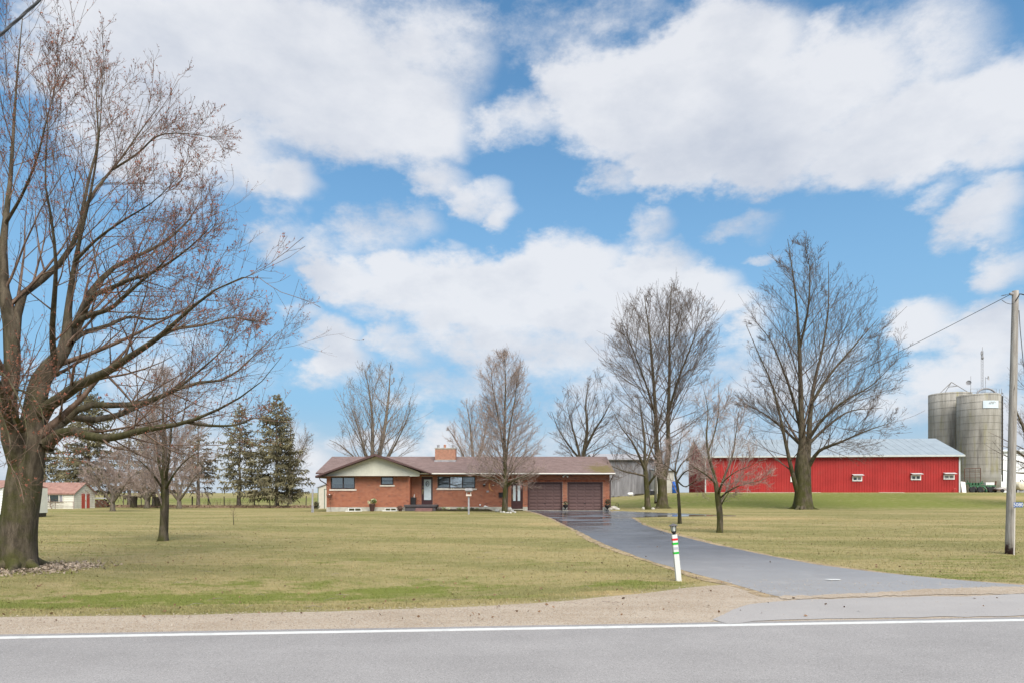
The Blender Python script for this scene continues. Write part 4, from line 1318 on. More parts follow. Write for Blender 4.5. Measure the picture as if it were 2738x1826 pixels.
def wall_with_holes(mb, x0, x1, Y, th, z0, z1, holes):
    """solid backing wall split round its openings (boxes butted end to end)"""
    xs = sorted({x0, x1, *[h[0] + x0 for h in holes], *[h[1] + x0 for h in holes]})
    for a, b in zip(xs[:-1], xs[1:]):
        if b - a < 1e-4:
            continue
        m = (a + b) / 2 - x0
        cuts = sorted((h[2], h[3]) for h in holes if h[0] < m < h[1])
        z = z0
        for c0, c1 in cuts:
            if c0 - z > 1e-3:
                mb.box(a, b, Y, Y + th, z, c0)
            z = max(z, c1)
        if z1 - z > 1e-3:
            mb.box(a, b, Y, Y + th, z, z1)


wing_holes = [hole(884, 949, 1274, 1306.5, YW, xL), hole(1018, 1052, 1273.5, 1295.5, YW, xL)]
main_x0 = X(1095.4, YH) - .05
main_holes = [hole(1127, 1157, 1273, 1348, YH, main_x0), hole(1169.5, 1271, 1272.5, 1304.5, YH, main_x0), hole(1367, 1398, 1288, 1360, YH, main_x0),
              hole(1410.6, 1504, 1287.5, 1364.5, YH, main_x0), hole(1517, 1611.6, 1287.5, 1364.5, YH, main_x0)]
zM = zT + .02
mb = MB()
wall_with_holes(mb, xL, xW, YW, .22, zF, zS, wing_holes)
wall_with_holes(mb, main_x0, xR, YH, .22, zF, zM, main_holes)
mb.box(xL, xL + .22, YW + .222, backY - .6, zF, zS)
mb.box(xW - .22, xW, YW + .222, YH - .002, zF, zS)
mb.box(xR - .22, xR, YH + .222, backY - .6, zF, zM)
mb.box(xL + .222, xR - .222, backY - .82, backY - .6, zF, zM)
mb.build('wall', M['mortar'], house)
mb = MB()
brick_wall(mb, (xL, YW, 0), (1, 0, 0), (0, -1, 0), xW - xL, zF, zS, wing_holes)
brick_wall(mb, (main_x0, YH, 0), (1, 0, 0), (0, -1, 0), xR - main_x0, zF, zM, main_holes)
brick_wall(mb, (xL, YW, 0), (0, 1, 0), (-1, 0, 0), backY - .6 - YW, zF, zS, [], 1)
brick_wall(mb, (xW, YW, 0), (0, 1, 0), (1, 0, 0), YH - YW, zF, zS, [], 1)
brick_wall(mb, (xR, YH, 0), (0, 1, 0), (1, 0, 0), backY - .6 - YH, zF, zM, [], 1)
# soldier course over the garage doors
for x0, x1 in ((1404, 1510), (1511, 1618)):
    xa = X(x0, YH)
    while xa < X(x1, YH):
        mb.box(xa, xa + .062, YH - .016, YH - .0005, Z(1287.3, YH), Z(1281.8, YH))
        xa += .075
mb.build('brick', M['brick'], house, kind='stuff')
# foundation, with openings for the basement windows
bw = [(931, 966), (1029, 1060)]
mb = MB()
fh = [(X(a, YW) - xL, X(b, YW) - xL, Z(1368.5, YW), Z(1356.0, YW)) for a, b in bw]
wall_with_holes(mb, xL - .015, xW + .015, YW - .02, .25, -.35, zF - .001, [(h[0] + .015, h[1] + .015, h[2], h[3]) for h in fh])
mb.box(xL - .015, xL + .2, YW + .232, backY - .6, -.4, zF - .001)
mb.build('foundation', M['concrete'], house)
mb = MB()
for a, b in ((1095.4, 1127), (1157, 1367), (1398, 1410.6), (1504, 1517), (1611.6, 1630.4)):
    MB().box(X(a, YH), X(b, YH), YH - .02, YH + .2, -.2, zF - .001).build('foundation', M['concrete'], house)
mb.box(xR - .2, xR + .015, YH + .202, backY - .6, -.2, zF - .001)
mb.build('foundation', M['concrete'], house)
MB().box(xL + .3, xR - .3, YW + 3.2, YW + 3.3, zF, zS).build('inner_wall', M['room'], house)
mb = MB()
mb.box(xL + .25, xR - .25, YH + .3, backY - .9, zF - .03, zF - .001)
mb.box(xL + .25, xW - .25, YW + .26, YH + .298, zF - .03, zF - .001)
mb.build('floor_slab', M['room'], house)


# --- roofs in overlapping shingle courses
def roof_plane(mb, moss, a0, a1, b0, b1, courses, tab=.32, lift=.012, mossf=None):
    """eave line a0-a1 up to ridge line b0-b1 (quad); each course a row of separate shingle tabs"""
    a0, a1, b0, b1 = map(Vector, (a0, a1, b0, b1))
    nrm_ = (a1 - a0).cross(b0 - a0).normalized()
    for j in range(courses):
        t0, t1 = j / courses, min(1, (j + 1.15) / courses)
        L0, R0 = a0.lerp(b0, t0), a1.lerp(b1, t0)
        L1_, R1_ = a0.lerp(b0, t1), a1.lerp(b1, t1)
        w = (R0 - L0).length
        k = max(2, int(w / tab))
        off = random.random() * .5
        us = [0] + [(i + off) / k for i in range(1, k)] + [1]
        for u0, u1 in zip(us[:-1], us[1:]):
            h = lift * random.uniform(.8, 1.25)
            p = [L0.lerp(R0, u0) + nrm_ * h, L0.lerp(R0, u1) + nrm_ * h, L1_.lerp(R1_, u1) + nrm_ * .002, L1_.lerp(R1_, u0) + nrm_ * .002]
            q = [L0.lerp(R0, u0) - nrm_ * .004, L0.lerp(R0, u1) - nrm_ * .004]
            mb.add(p + q, [(0, 1, 2, 3), (4, 5, 1, 0)])
            if moss is not None:
                moss += [mossf(v) if mossf else 0.0 for v in p + q]


def rake_eaves(px0, px1, Y):
    return X(px0, Y), X(px1, Y)


xEL, xER = X(844, YE), X(1645, YE)
zE = Z(1263.4, YE)
mossC = Vector((X(1610, YE + .9), YE + .9, 0))


def mossf(v):
    return 1.25 * math.exp(-((v.x - mossC.x) / 1.15) ** 2 - ((v.y - mossC.y) / 1.15) ** 2) + .35 * math.exp(-((v.x - mossC.x) / 2.0) ** 2 - ((v.y - mossC.y - 1.5) / 2.2) ** 2)


xA, yA, zA = X(1001.5, 51.4), 51.4, Z(1212.5, 51.4)       # apex of the wing's gable
wzL, wxL = Z(1271.5, 51.4), X(842.5, 51.4)
wzR, wxR = Z(1264.0, 51.4), X(1152, 51.4)
moss = []
mb = MB()
roof_plane(mb, moss, (xEL, YE, zE), (xER, YE, zE), (xEL, ridgeY, ridgeZ), (xER, ridgeY, ridgeZ), 36, mossf=mossf)
roof_plane(mb, moss, (xER, backY - .2, zE), (xEL, backY - .2, zE), (xER, ridgeY, ridgeZ), (xEL, ridgeY, ridgeZ), 18, tab=1.2)
wy = ridgeY - .4
roof_plane(mb, moss, (wxL, wy, wzL), (wxL, yA, wzL), (xA, wy, zA), (xA, yA, zA), 24)
roof_plane(mb, moss, (wxR, yA, wzR), (wxR, wy - 4.4, wzR), (xA, yA, zA), (xA, wy, zA), 24)
ro = mb.build('roof', M['roof'], house)
ma = ro.data.attributes.new('moss', 'FLOAT', 'POINT')
ma.data.foreach_set('value', np.array(moss, np.float32))
# decking under the shingles, soffits, gutters, fascia
mb = MB()
mb.prism([(xEL, YE, zE - .012), (xEL, ridgeY, ridgeZ - .012), (xEL, backY - .2, zE - .012), (xEL, backY - .2, zE - .09), (xEL, ridgeY, ridgeZ - .12), (xEL, YE, zE - .09)], (xER - xEL, 0, 0))
mb.build('roof_deck', M['fascia'], house)
mb = MB()
mb.prism([(wxL, yA + .02, wzL - .012), (xA, yA + .02, zA - .012), (wxR, yA + .02, wzR - .012), (wxR, yA + .02, wzR - .10), (xA, yA + .02, zA - .16), (wxL, yA + .02, wzL - .14)], (0, wy - yA - .4, 0))
mb.build('gable_deck', M['fascia'], house)
mb = MB()
fz = .155
mb.prism([(wxL, yA - .02, wzL + .01), (xA, yA - .02, zA + .012), (xA, yA - .02, zA - .15), (wxL + .02, yA - .02, wzL - .10)], (0, .035, 0))
mb.prism([(xA + .002, yA - .02, zA + .012), (wxR, yA - .02, wzR + .01), (wxR - .02, yA - .02, wzR - .05), (xA + .002, yA - .02, zA - .15)], (0, .035, 0))
mb.build('rake_board', M['fascia'], house)
mb = MB()
mb.box(X(1122, YE), xER, YE + .05, YH - .001, zE - .135, zE - .10)
mb.build('soffit', M['frame'], house)
mb = MB()
mb.box(xL - .3, xW + .02, yA + .03, YW - .001, zS - .03, zS - .004)
mb.prism([(wxL + .05, yA + .03, wzL - .12), (xL - .02, yA + .03, wzL + .04), (xL - .02, yA + .03, zS - .03), (wxL + .05, yA + .03, zS - .03)], (0, .5, 0))
mb.build('soffit', M['fascia'], house)
mb = MB()
mb.box(X(1121, 52.1), X(1645.5, 52.1), YE - .11, YE - .0, Z(1266.4, YE), Z(1263.6, YE))
mb.build('gutter', M['gutter'], house)
MB().box(X(1121, 52.2), X(1645.2, 52.2), YE + .001, YE + .05, zE - .14, Z(1266.0, YE)).build('fascia', M['fascia'], house)
mb = MB()
xd = X(1640, YE)
mb.tube([(xd, YE - .05, zE - .10), (xd - .03, YE + .1, zE - .28), (xR + .05, YH - .05, zE - .62), (xR + .05, YH - .06, zE - 1.2), (xR + .05, YH - .06, GL + .25)], .04, 6)
mb.build('downspout', M['fascia'], house)
MB().tube([(wxL + .30, yA + .1, wzL - .12), (wxL + .34, yA + .15, wzL - .32), (xL - .06, YW + .25, wzL - .62), (xL - .06, YW + .25, wzL - 1.0)], .04, 6).build('downspout', M['fascia'], house)

# --- cream gable with vertical boards
gb = thing_parts = None
mb = MB()
mb.prism([(xL - .03, YW + .002, zS - .003), (X(1121, YW), YW + .002, zS - .003), (X(1121, YW), YW + .002, Z(1262, YW)), (xA, YW + .002, zA - .12), (xL - .03, YW + .002, Z(1264, YW))], (0, .12, 0))
mb.build('gable_wall', M['gable'], house)
px = 876.0
k = 0
while px < 1120:
    top = zA - .13 - (abs(X(px + 1.6, YW) - xA) / (abs(wxL - xA))) * (zA - wzL)
    top = min(top, zA - .12)
    if top > zS + .06:
        me = None
        b = MB().box(X(px, YW), X(px + 3.9, YW), YW - .016, YW + .001, zS + .002, top)
        b.build('siding_board', M['gable'], house)
    px += 4.25
MB().box(xL - .03, X(1121.5, YW), YW - .03, YW - .017, zS - .03, zS + .03).build('gable_trim', M['gable'], house)

# --- chimney
cy0, cy1 = 55.4, 56.5
mb = MB()
cx0, cx1 = X(1163, cy0), X(1218, cy0)
cz0, cz1 = Z(1231, cy0), Z(1198.5, cy0)
mb.box(cx0 + .01, cx1 - .01, cy0 + .01, cy1 - .01, cz0 - .4, cz1)
ch = mb.build('chimney', M['mortar'], house)
mb = MB()
brick_wall(mb, (cx0 + .01, cy0 + .01, 0), (1, 0, 0), (0, -1, 0), cx1 - cx0 - .02, cz0 + .1, cz1, [])
brick_wall(mb, (cx0 + .01, cy0 + .01, 0), (0, 1, 0), (-1, 0, 0), cy1 - cy0 - .02, cz0 + .1, cz1, [], 1)
brick_wall(mb, (cx1 - .01, cy0 + .01, 0), (0, 1, 0), (1, 0, 0), cy1 - cy0 - .02, cz0 + .1, cz1, [], 1)
mb.build('brick', M['chimney_brick'], ch, kind='stuff')
MB().box(cx0 - .04, cx1 + .04, cy0 - .04, cy1 + .04, cz1 + .001, cz1 + .07).build('cap', M['concrete'], ch)
MB().box(cx0 - .05, cx1 + .05, cy0 - .05, cy1, cz0 - .25, cz0 + .06).build('flashing', M['greyboard'], ch)
for pxc in (1172, 1189.5, 1211):
    c = (X(pxc, 55.9), 55.9, cz1 + .072)
    mb = MB().lathe(c, [(.10, 0), (.10, .17), (.085, .18), (.085, .20), (.13, .215), (.13, .235), (.03, .30)], 10)
    mb.build('flue_pot', M['chimney_brick'] if pxc == 1189.5 else M['greyboard'], ch)


# --- windows
def window(px0, px1, py0, py1, Y, splits, sill, frame_mat='frame', rails=(), blind=None, parent=house, fw=2.7, inset=.07, pale_sheet=(), half=()):
    x0, x1, z0, z1 = X(px0, Y), X(px1, Y), Z(py1, Y), Z(py0, Y)
    w = fw * Y / K
    yf = Y + inset
    mb = MB()
    mb.box(x0, x1, yf - .05, yf + .06, z1 - w, z1).box(x0, x1, yf - .05, yf + .06, z0, z0 + w)
    mb.box(x0, x0 + w, yf - .05, yf + .06, z0 + w, z1 - w).box(x1 - w, x1, yf - .05, yf + .06, z0 + w, z1 - w)
    cuts = [px0 + fw] + [v for s in splits for v in (s - fw * .5, s + fw * .5)] + [px1 - fw]
    for s in splits:
        mb.box(X(s - fw * .5, Y), X(s + fw * .5, Y), yf - .045, yf + .055, z0 + w, z1 - w)
    fr = mb.build('window', M[frame_mat], parent)
    for i in range(0, len(cuts), 2):
        a, b = X(cuts[i], Y), X(cuts[i + 1], Y)
        MB().box(a - .005, b + .005, yf + .0, yf + .008, z0 + w - .005, z1 - w + .005).build('pane', M['glass_bright' if i // 2 in pale_sheet else 'glass'], fr)
        if i // 2 in rails:
            zc = (z0 + z1) / 2
            MB().box(a, b, yf - .03, yf - .002, zc - .018, zc + .018).build('rail', M[frame_mat], fr)
        if i // 2 in pale_sheet:
            MB().box(a - .02, b + .02, yf + .10, yf + .115, z0 + w * .5, z1 - w * .5).build('pale_sheet', M['pale_sheet'], fr)  # white sheet added so the pane reads bright like reflected sky
        elif i // 2 in half:
            MB().box(a - .02, b + .02, yf + .10, yf + .115, z0 + (z1 - z0) * .42, z1 - w * .5).build('pale_sheet', M['blind'], fr)  # pale upper-half sheet imitates sky reflected in the glass, darker below
        elif blind:
            hgt = (z1 - z0) * blind
            m2 = MB()
            zz = z1 - w
            while zz > z1 - hgt:
                m2.obox(((a + b) / 2, yf + .12, zz), (1, 0, 0), (0, .8, .6), (0, -.6, .8), (b - a) / 2, .022, .0015)
                zz -= .036
            m2.build('blind', M['blind'], fr)
    if sill:
        sx0, sx1, sy0, sy1 = sill
        MB().box(X(sx0, Y), X(sx1, Y), Y - .07, Y + .02, Z(sy1, Y), Z(sy0, Y)).build('sill', M['sill'], fr)
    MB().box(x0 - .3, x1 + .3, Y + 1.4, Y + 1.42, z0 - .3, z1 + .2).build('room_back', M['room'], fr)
    return fr


window(884, 949, 1274, 1306.5, YW, [917.2], (881, 953.5, 1306.9, 1310.6), half=(0, 1))
window(1018, 1052, 1273.5, 1295.5, YW, [], (1015.5, 1055.5, 1295.8, 1299.4), rails=(0,), blind=.9)
w3 = window(1169.5, 1271, 1272.5, 1304.5, YH, [1202.5, 1236.5], (1167, 1275, 1305.2, 1308.8), rails=(0, 2), pale_sheet=(1,), blind=.95)
for i, (a, b) in enumerate(bw):
    window(a, b, 1356.6, 1368.3, YW - .02, [(a + b) / 2], None, 'white', fw=1.6, inset=.05)
    x0, x1 = X(a - 4, YW), X(b + 4, YW)
    z0 = float(tz((x0 + x1) / 2, YW - .5))
    mb = MB().box(x0, x1, YW - .46, YW - .42, z0 - .1, z0 + .05)
    mb.box(x0, x0 + .04, YW - .419, YW - .022, z0 - .1, z0 + .05).box(x1 - .04, x1, YW - .419, YW - .022, z0 - .1, z0 + .05)
    mb.build('window_well', M['white'], house)

# --- doors
def pdoor(px0, px1, py0, py1, Y, panes, knob, seed=0):
    x0, x1, z0, z1 = X(px0, Y), X(px1, Y), Z(py1, Y), Z(py0, Y)
    w = .09
    yf = Y + .09
    mb = MB()
    mb.box(x0, x0 + w, yf - .06, yf + .08, z0, z1).box(x1 - w, x1, yf - .06, yf + .08, z0, z1).box(x0 + w, x1 - w, yf - .06, yf + .08, z1 - w, z1)
    fr = mb.build('door', M['door'], house)
    MB().box(x0 + w + .002, x1 - w - .002, yf - .012, yf + .04, z0 + .01, z1 - w - .002).build('door_leaf', M['door'], fr)
    for (a, b, c, d) in panes:
        MB().box(X(a, Y), X(b, Y), yf - .026, yf - .013, Z(d, Y), Z(c, Y)).build('pane', M['frost'], fr)
        q = .014
        m2 = MB()
        m2.box(X(a, Y) - q, X(a, Y) - .001, yf - .034, yf - .013, Z(d, Y) - q, Z(c, Y) + q).box(X(b, Y) + .001, X(b, Y) + q, yf - .034, yf - .013, Z(d, Y) - q, Z(c, Y) + q)
        m2.box(X(a, Y), X(b, Y), yf - .034, yf - .013, Z(c, Y) + .001, Z(c, Y) + q).box(X(a, Y), X(b, Y), yf - .034, yf - .013, Z(d, Y) - q, Z(d, Y) - .001)
        m2.build('pane_trim', M['door'], fr)
    kx = X(knob, Y)
    zc = (z0 + z1) / 2 - .05
    m2 = MB().box(kx - .035, kx + .035, yf - .035, yf - .013, zc + .02, zc + .16).box(kx - .03, kx + .03, yf - .035, yf - .013, zc + .30, zc + .38)
    m2.tube([(kx, yf - .035, zc + .05), (kx, yf - .09, zc + .05), (kx, yf - .09, zc - .22), (kx, yf - .035, zc - .22)], .016, 6)
    m2.build('handle', M['brass'], fr)
    MB().box(x0 - .03, x1 + .03, Y - .12, yf + .08, z0 - .07, z0 - .002).build('threshold', M['concrete'], fr)
    return fr


pdoor(1127, 1157, 1273, 1347.5, YH, [(1133.3, 1152.5, 1280.8, 1335.5)], 1130.4)
pdoor(1367, 1398, 1288, 1359.5, YH, [(1372, 1379, 1297, 1338), (1384, 1391, 1297, 1338)], 1369.6)


def garage(px0, px1, py0, py1, Y, seed):
    r = random.Random(seed)
    x0, x1, z0, z1 = X(px0, Y), X(px1, Y), Z(py1, Y), Z(py0, Y)
    mb = MB()
    w = .1
    mb.box(x0, x0 + w, Y + .02, Y + .16, z0, z1).box(x1 - w, x1, Y + .02, Y + .16, z0, z1).box(x0 + w, x1 - w, Y + .02, Y + .16, z1 - w, z1)
    fr = mb.build('garage_door', M['door'], house)
    secs, cols = 4, 4
    a, b, c, d = x0 + w + .004, x1 - w - .004, z0 + .01, z1 - w - .004
    h = (d - c) / secs
    for i in range(secs):
        MB().box(a, b, Y + .13, Y + .17, c + i * h + .006, c + (i + 1) * h - .006).build('section', M['garage'], fr)
        cw = (b - a) / cols
        for j in range(cols):
            for k in range(2):
                p0, p1 = a + j * cw + .06, a + (j + 1) * cw - .06
                q0 = c + i * h + .05 + k * (h - .06) / 2
                q1 = q0 + (h - .06) / 2 - .05
                v = [(p0, Y + .1295, q0), (p1, Y + .1295, q0), (p1, Y + .1295, q1), (p0, Y + .1295, q1)]
                e = .025
                u = [(p0 + e, Y + .105, q0 + e), (p1 - e, Y + .105, q0 + e), (p1 - e, Y + .105, q1 - e), (p0 + e, Y + .105, q1 - e)]
                MB().add(v + u, [(4, 5, 6, 7), (0, 1, 5, 4), (1, 2, 6, 5), (2, 3, 7, 6), (3, 0, 4, 7)]).build('panel', M['garage'], fr)
    MB().box((a + b) / 2 - .07, (a + b) / 2 + .07, Y + .09, Y + .128, c + h * 1.02, c + h * 1.02 + .03).build('handle', M['black'], fr)
    MB().box(x0 - .02, x1 + .02, Y - .05, Y + .2, z0 - .12, z0 - .004).build('threshold', M['concrete'], fr)


garage(1410.6, 1504, 1287.5, 1363.2, YH, 1)
garage(1517, 1611.6, 1287.5, 1363.2, YH, 2)
# twin floodlight under the eave, lantern beside the window, meter box
fl = MB().box(X(1507, YH), X(1516, YH), YH - .06, YH - .018, Z(1270.5, YH), Z(1268.5, YH)).build('floodlight', M['white'], house)
for pxl, s in ((1507.5, -1), (1516, 1)):
    c = at(pxl, 1271.5, YH - .12)
    MB().tube([c + Vector((-s * .05, .07, .05)), c, c + Vector((s * .05, -.09, -.05))], [.03, .06, .075], 9).build('lamp_head', M['white'], fl)
c = at(1294.5, 1297, YH)
lt = MB().lathe((c.x, YH - .12, c.z), [(.055, -.08), (.07, .02), (.07, .05)], 8).build('wall_lantern', M['black'], house)
MB().lathe((c.x, YH - .12, c.z + .052), [(.14, 0), (.06, .07), (.02, .12)], 8).build('shade', M['greyboard'], lt)
MB().box(c.x - .03, c.x + .03, YH - .12, YH - .012, c.z + .08, c.z + .12).build('bracket', M['black'], lt)
c = at(1304, 1312.5, YH)
MB().box(c.x - .09, c.x + .09, YH - .07, YH - .012, c.z - .08, c.z + .05).build('outlet_box', M['greyboard'], house)

# --- porch and steps
py0 = YH - 1.5
zp = Z(1348.3, YH - 1.3)
porch = MB().box(X(1083, py0), X(1164, py0), py0 + .05, YH - .025, -.1, zp - .14).build('porch', M['porch'], house)
MB().box(X(1080, py0), X(1167, py0), py0 - .03, YH - .024, zp - .139, zp).build('slab', M['porch'], porch)
for i in range(2):
    z1 = zp - .14 - .15 * (i + 1) + .04
    MB().box(X(1113 - i * .6, py0), X(1157 + i * .6, py0), py0 - .36 * (i + 1), py0 + .045 - .36 * i - (.0 if i == 0 else .002), -.15, z1).build('step', M['step'], porch)

# ------------------------------------------------------------------ things on and around the house
def leafy(mb, c, rx, ry, rz, cnt, size, seed, up=.3):
    r = random.Random(seed)
    c = Vector(c)
    for _ in range(cnt):
        while True:
            p = Vector((r.uniform(-1, 1), r.uniform(-1, 1), r.uniform(-1, 1)))
            if p.length < 1:
                break
        p = c + Vector((p.x * rx, p.y * ry, p.z * rz))
        d = Vector((r.gauss(0, 1), r.gauss(0, 1), r.gauss(up, .8))).normalized()
        e = d.cross(Vector((r.gauss(0, 1), r.gauss(0, 1), r.gauss(0, 1)))).normalized()
        s = size * r.uniform(.6, 1.4)
        mb.add([p, p + d * s * .5 + e * s * .28, p + d * s, p + d * s * .5 - e * s * .28], [(0, 1, 2, 3)])
    return mb


# egg wreath on the front door
c = at(1143, 1292, YH + .05)
pts = [(c.x + .125 * math.sin(a) * (1 - .12 * math.cos(a)), c.y, c.z + .19 * math.cos(a)) for a in np.linspace(0, 2 * math.pi, 25)]
mb = MB().tube(pts, .022, 6, cap=False)
mb.tube([(c.x - .09, c.y, c.z - .06), (c.x, c.y - .01, c.z + .01), (c.x + .09, c.y, c.z - .05)], .018, 6)
mb.tube([(c.x - .05, c.y, c.z + .13), (c.x - .02, c.y - .01, c.z - .02), (c.x - .07, c.y, c.z - .11)], .014, 6)
tag(mb.build('door_wreath', M['black'], None), 'dark egg-shaped twig wreath hanging on the frosted front door', 'wreath')

# crescent-moon ornament
c = at(1321, 1298, YH - .05)
R1_ = .42
vs = []
for i in range(15):
    a = math.radians(128 + i * 10)
    t = math.sin(math.pi * i / 14)
    vs.append((a, .055 * t + .006))
outer = [(c.x + math.cos(a) * R1_, YH - .05, c.z + math.sin(a) * R1_) for a, w in vs]
inner = [(c.x + math.cos(a) * (R1_ - 2 * w), YH - .05, c.z + math.sin(a) * (R1_ - 2 * w)) for a, w in vs]
mb = MB()
for i in range(14):
    mb.prism([outer[i], outer[i + 1], inner[i + 1], inner[i]], (0, .03, 0))
tag(mb.build('moon_ornament', M['orange'], None), 'terracotta crescent moon ornament hung on the brick beside the egg-shaped tree', 'ornament')
c = at(1318.5, 1296.5, YH - .04)
tag(MB().lathe((c.x, c.y, c.z - .05), [(.02, 0), (.07, .03), (.08, .06), (.04, .1)], 9).build('small_ornament', M['sill'], None), 'small pale round ornament inside the crescent moon', 'ornament')
# black mailbox by the side door
c = at(1340, 1322, YH)
t = thing('mailbox', 'black wall mailbox on the brick just left of the egg-shaped tree trunk', 'mailbox', (c.x, YH - .05, c.z - .15))
MB().box(c.x - .17, c.x + .15, YH - .14, YH - .014, c.z - .15, c.z + .08).build('box', M['black'], t)
MB().prism([(c.x - .19, YH - .16, c.z + .081), (c.x - .19, YH - .014, c.z + .19), (c.x - .19, YH - .014, c.z + .081)], (.36, 0, 0)).build('lid', M['black'], t)
MB().tube([(c.x - .1, YH - .15, c.z - .17), (c.x - .1, YH - .2, c.z - .21), (c.x + .1, YH - .2, c.z - .21), (c.x + .1, YH - .15, c.z - .17)], .008, 5).build('paper_hook', M['black'], t)
# red bow at the side door
c = at(1393.5, 1301, YH + .02)
mb = MB().rock((c.x, c.y, c.z + .06), .06, .03, .07, 3).rock((c.x, c.y, c.z - .03), .035, .025, .06, 4).tube([(c.x, c.y, c.z), (c.x - .03, c.y, c.z - .2)], [.03, .015], 5)
tag(mb.build('door_bow', M['red'], None), 'small red bow hanging at the top right of the side door', 'bow')


def pot_plant(label, cat, px, pyb, Y, prof, mat, plants, name='planter', zb=None):
    z = zb if zb is not None else float(tz(X(px, Y), Y))
    t = thing(name, label, cat, (X(px, Y), Y, z))
    MB().lathe((X(px, Y), Y, z), prof, 14).build('pot', mat, t, True)
    top = prof[-1][1]
    MB().lathe((X(px, Y), Y, z + top - .05), [(prof[-1][0] * .85, 0), (prof[-1][0] * .5, .035)], 12).build('soil', M['soil'], t)
    for i, (mt, dx, dz, rx, rz, cnt, sz) in enumerate(plants):
        leafy(MB(), (X(px, Y) + dx, Y, z + top + dz), rx, rx * .8, rz, cnt, sz, px + i).build('foliage', M[mt], t, kind='stuff')
    return t


pot_plant('tall dark tapered planter with pale greenery on the grass before the gable wall', 'planter', 995, 1367, YW - .55, [(.14, 0), (.15, .02), (.23, .5), (.25, .53), (.25, .56), (.21, .56)], M['fascia'],
          [('plant', .08, .16, .26, .2, 160, .12), ('plant_pale', -.2, .1, .13, .1, 50, .1), ('plant_pale', .1, .25, .2, .12, 50, .12)])
t = thing('planter', 'tall square black planter standing on the porch left of the front door', 'planter', (X(1104.5, YH - .4), YH - .4, zp))
yb = YH - .4
MB().prism([(X(1098, yb), yb - .2, zp + .002), (X(1111.5, yb), yb - .2, zp + .002), (X(1112.8, yb), yb - .2, zp + .55), (X(1096.5, yb), yb - .2, zp + .55)], (0, .4, 0)).build('pot', M['black'], t)
MB().tube([(X(1107, yb), yb, zp + .5), (X(1108, yb), yb, zp + .8)], [.03, .022], 7).build('candle', M['white'], t)
urn = [(.13, 0), (.14, .05), (.06, .09), (.05, .16), (.1, .2), (.19, .3), (.2, .38), (.23, .42), (.19, .42)]
pot_plant('black urn of white flowers standing between the two garage doors', 'urn', 1512, 1361, YH - .45, urn, M['black'],
          [('plant_dark', 0, .12, .24, .16, 90, .12), ('plant_pale', 0, .09, .19, .05, 70, .08)], 'urn', zb=GL + .04)
pot_plant('black urn with a dark shrub at the right corner of the garage', 'urn', 1624, 1360, YH - .45, urn, M['black'],
          [('plant_dark', 0, .22, .24, .26, 190, .11)], 'urn')
mb = MB().box(X(1504, YH - .5), X(1519, YH - .5), YH - .75, YH - .2, GL - .05, GL + .038)
tag(mb.build('paving_slab', M['concrete'], None), 'pale concrete slab under the urn between the garage doors', 'slab')
# round brown bush beside the porch
c = gp(1070, 1369)
mb = MB()
leafy(mb, (X(1070, 51.4), 51.4, c.z + .2), .27, .25, .21, 420, .07, 9)
mb.rock((X(1070, 51.4), 51.4, c.z + .18), .2, .2, .18, 5)
tag(mb.build('round_bush', M['plant_brown'], None), 'low clipped brown bush between the basement window and the porch', 'bush')
# wire tumbleweed sculpture at the left corner
c = at(882, 1326, YW - .5)
g = float(tz(c.x, c.y))
t = thing('garden_sculpture', 'rusty wire ball garden sculpture on a thin stake at the left corner of the house', 'sculpture', (c.x, c.y, g))
MB().tube([(c.x + .1, c.y, g - .1), (c.x + .04, c.y, g + .55), (c.x, c.y, c.z - .1)], .012, 5).build('stake', M['rust'], t)
mb = MB()
r = random.Random(4)
for i in range(22):
    ax = Vector((r.gauss(0, 1), r.gauss(0, 1), r.gauss(0, 1))).normalized()
    u = ax.orthogonal().normalized()
    v = ax.cross(u)
    rr = r.uniform(.1, .29)
    a0 = r.uniform(0, 6.28)
    cc = c + Vector((r.gauss(0, .04), r.gauss(0, .04), r.gauss(0, .04)))
    mb.tube([cc + (u * math.cos(a0 + s) + v * math.sin(a0 + s)) * rr * (1 - .05 * s) for s in np.linspace(0, 4.2, 12)], .009, 4)
mb.build('wire_ball', M['rust'], t)
c2 = at(881, 1321, YW - .6)
MB().rock(c2, .06, .04, .03, 8).build('bird', M['white'], t)
# things along the sill of the middle window
t = thing('sill_ornament', 'row of white pebbles and shells set along the middle window sill', 'ornament', (X(1190, YH), YH - .04, Z(1305.2, YH)))
for i, pxs in enumerate(list(np.arange(1171, 1200, 3.0)) + [1207, 1213]):
    MB().rock((X(pxs, YH), YH - .035, Z(1305.2, YH) + .024), .04, .025, .03, i).build('pebble', M['white'], t)

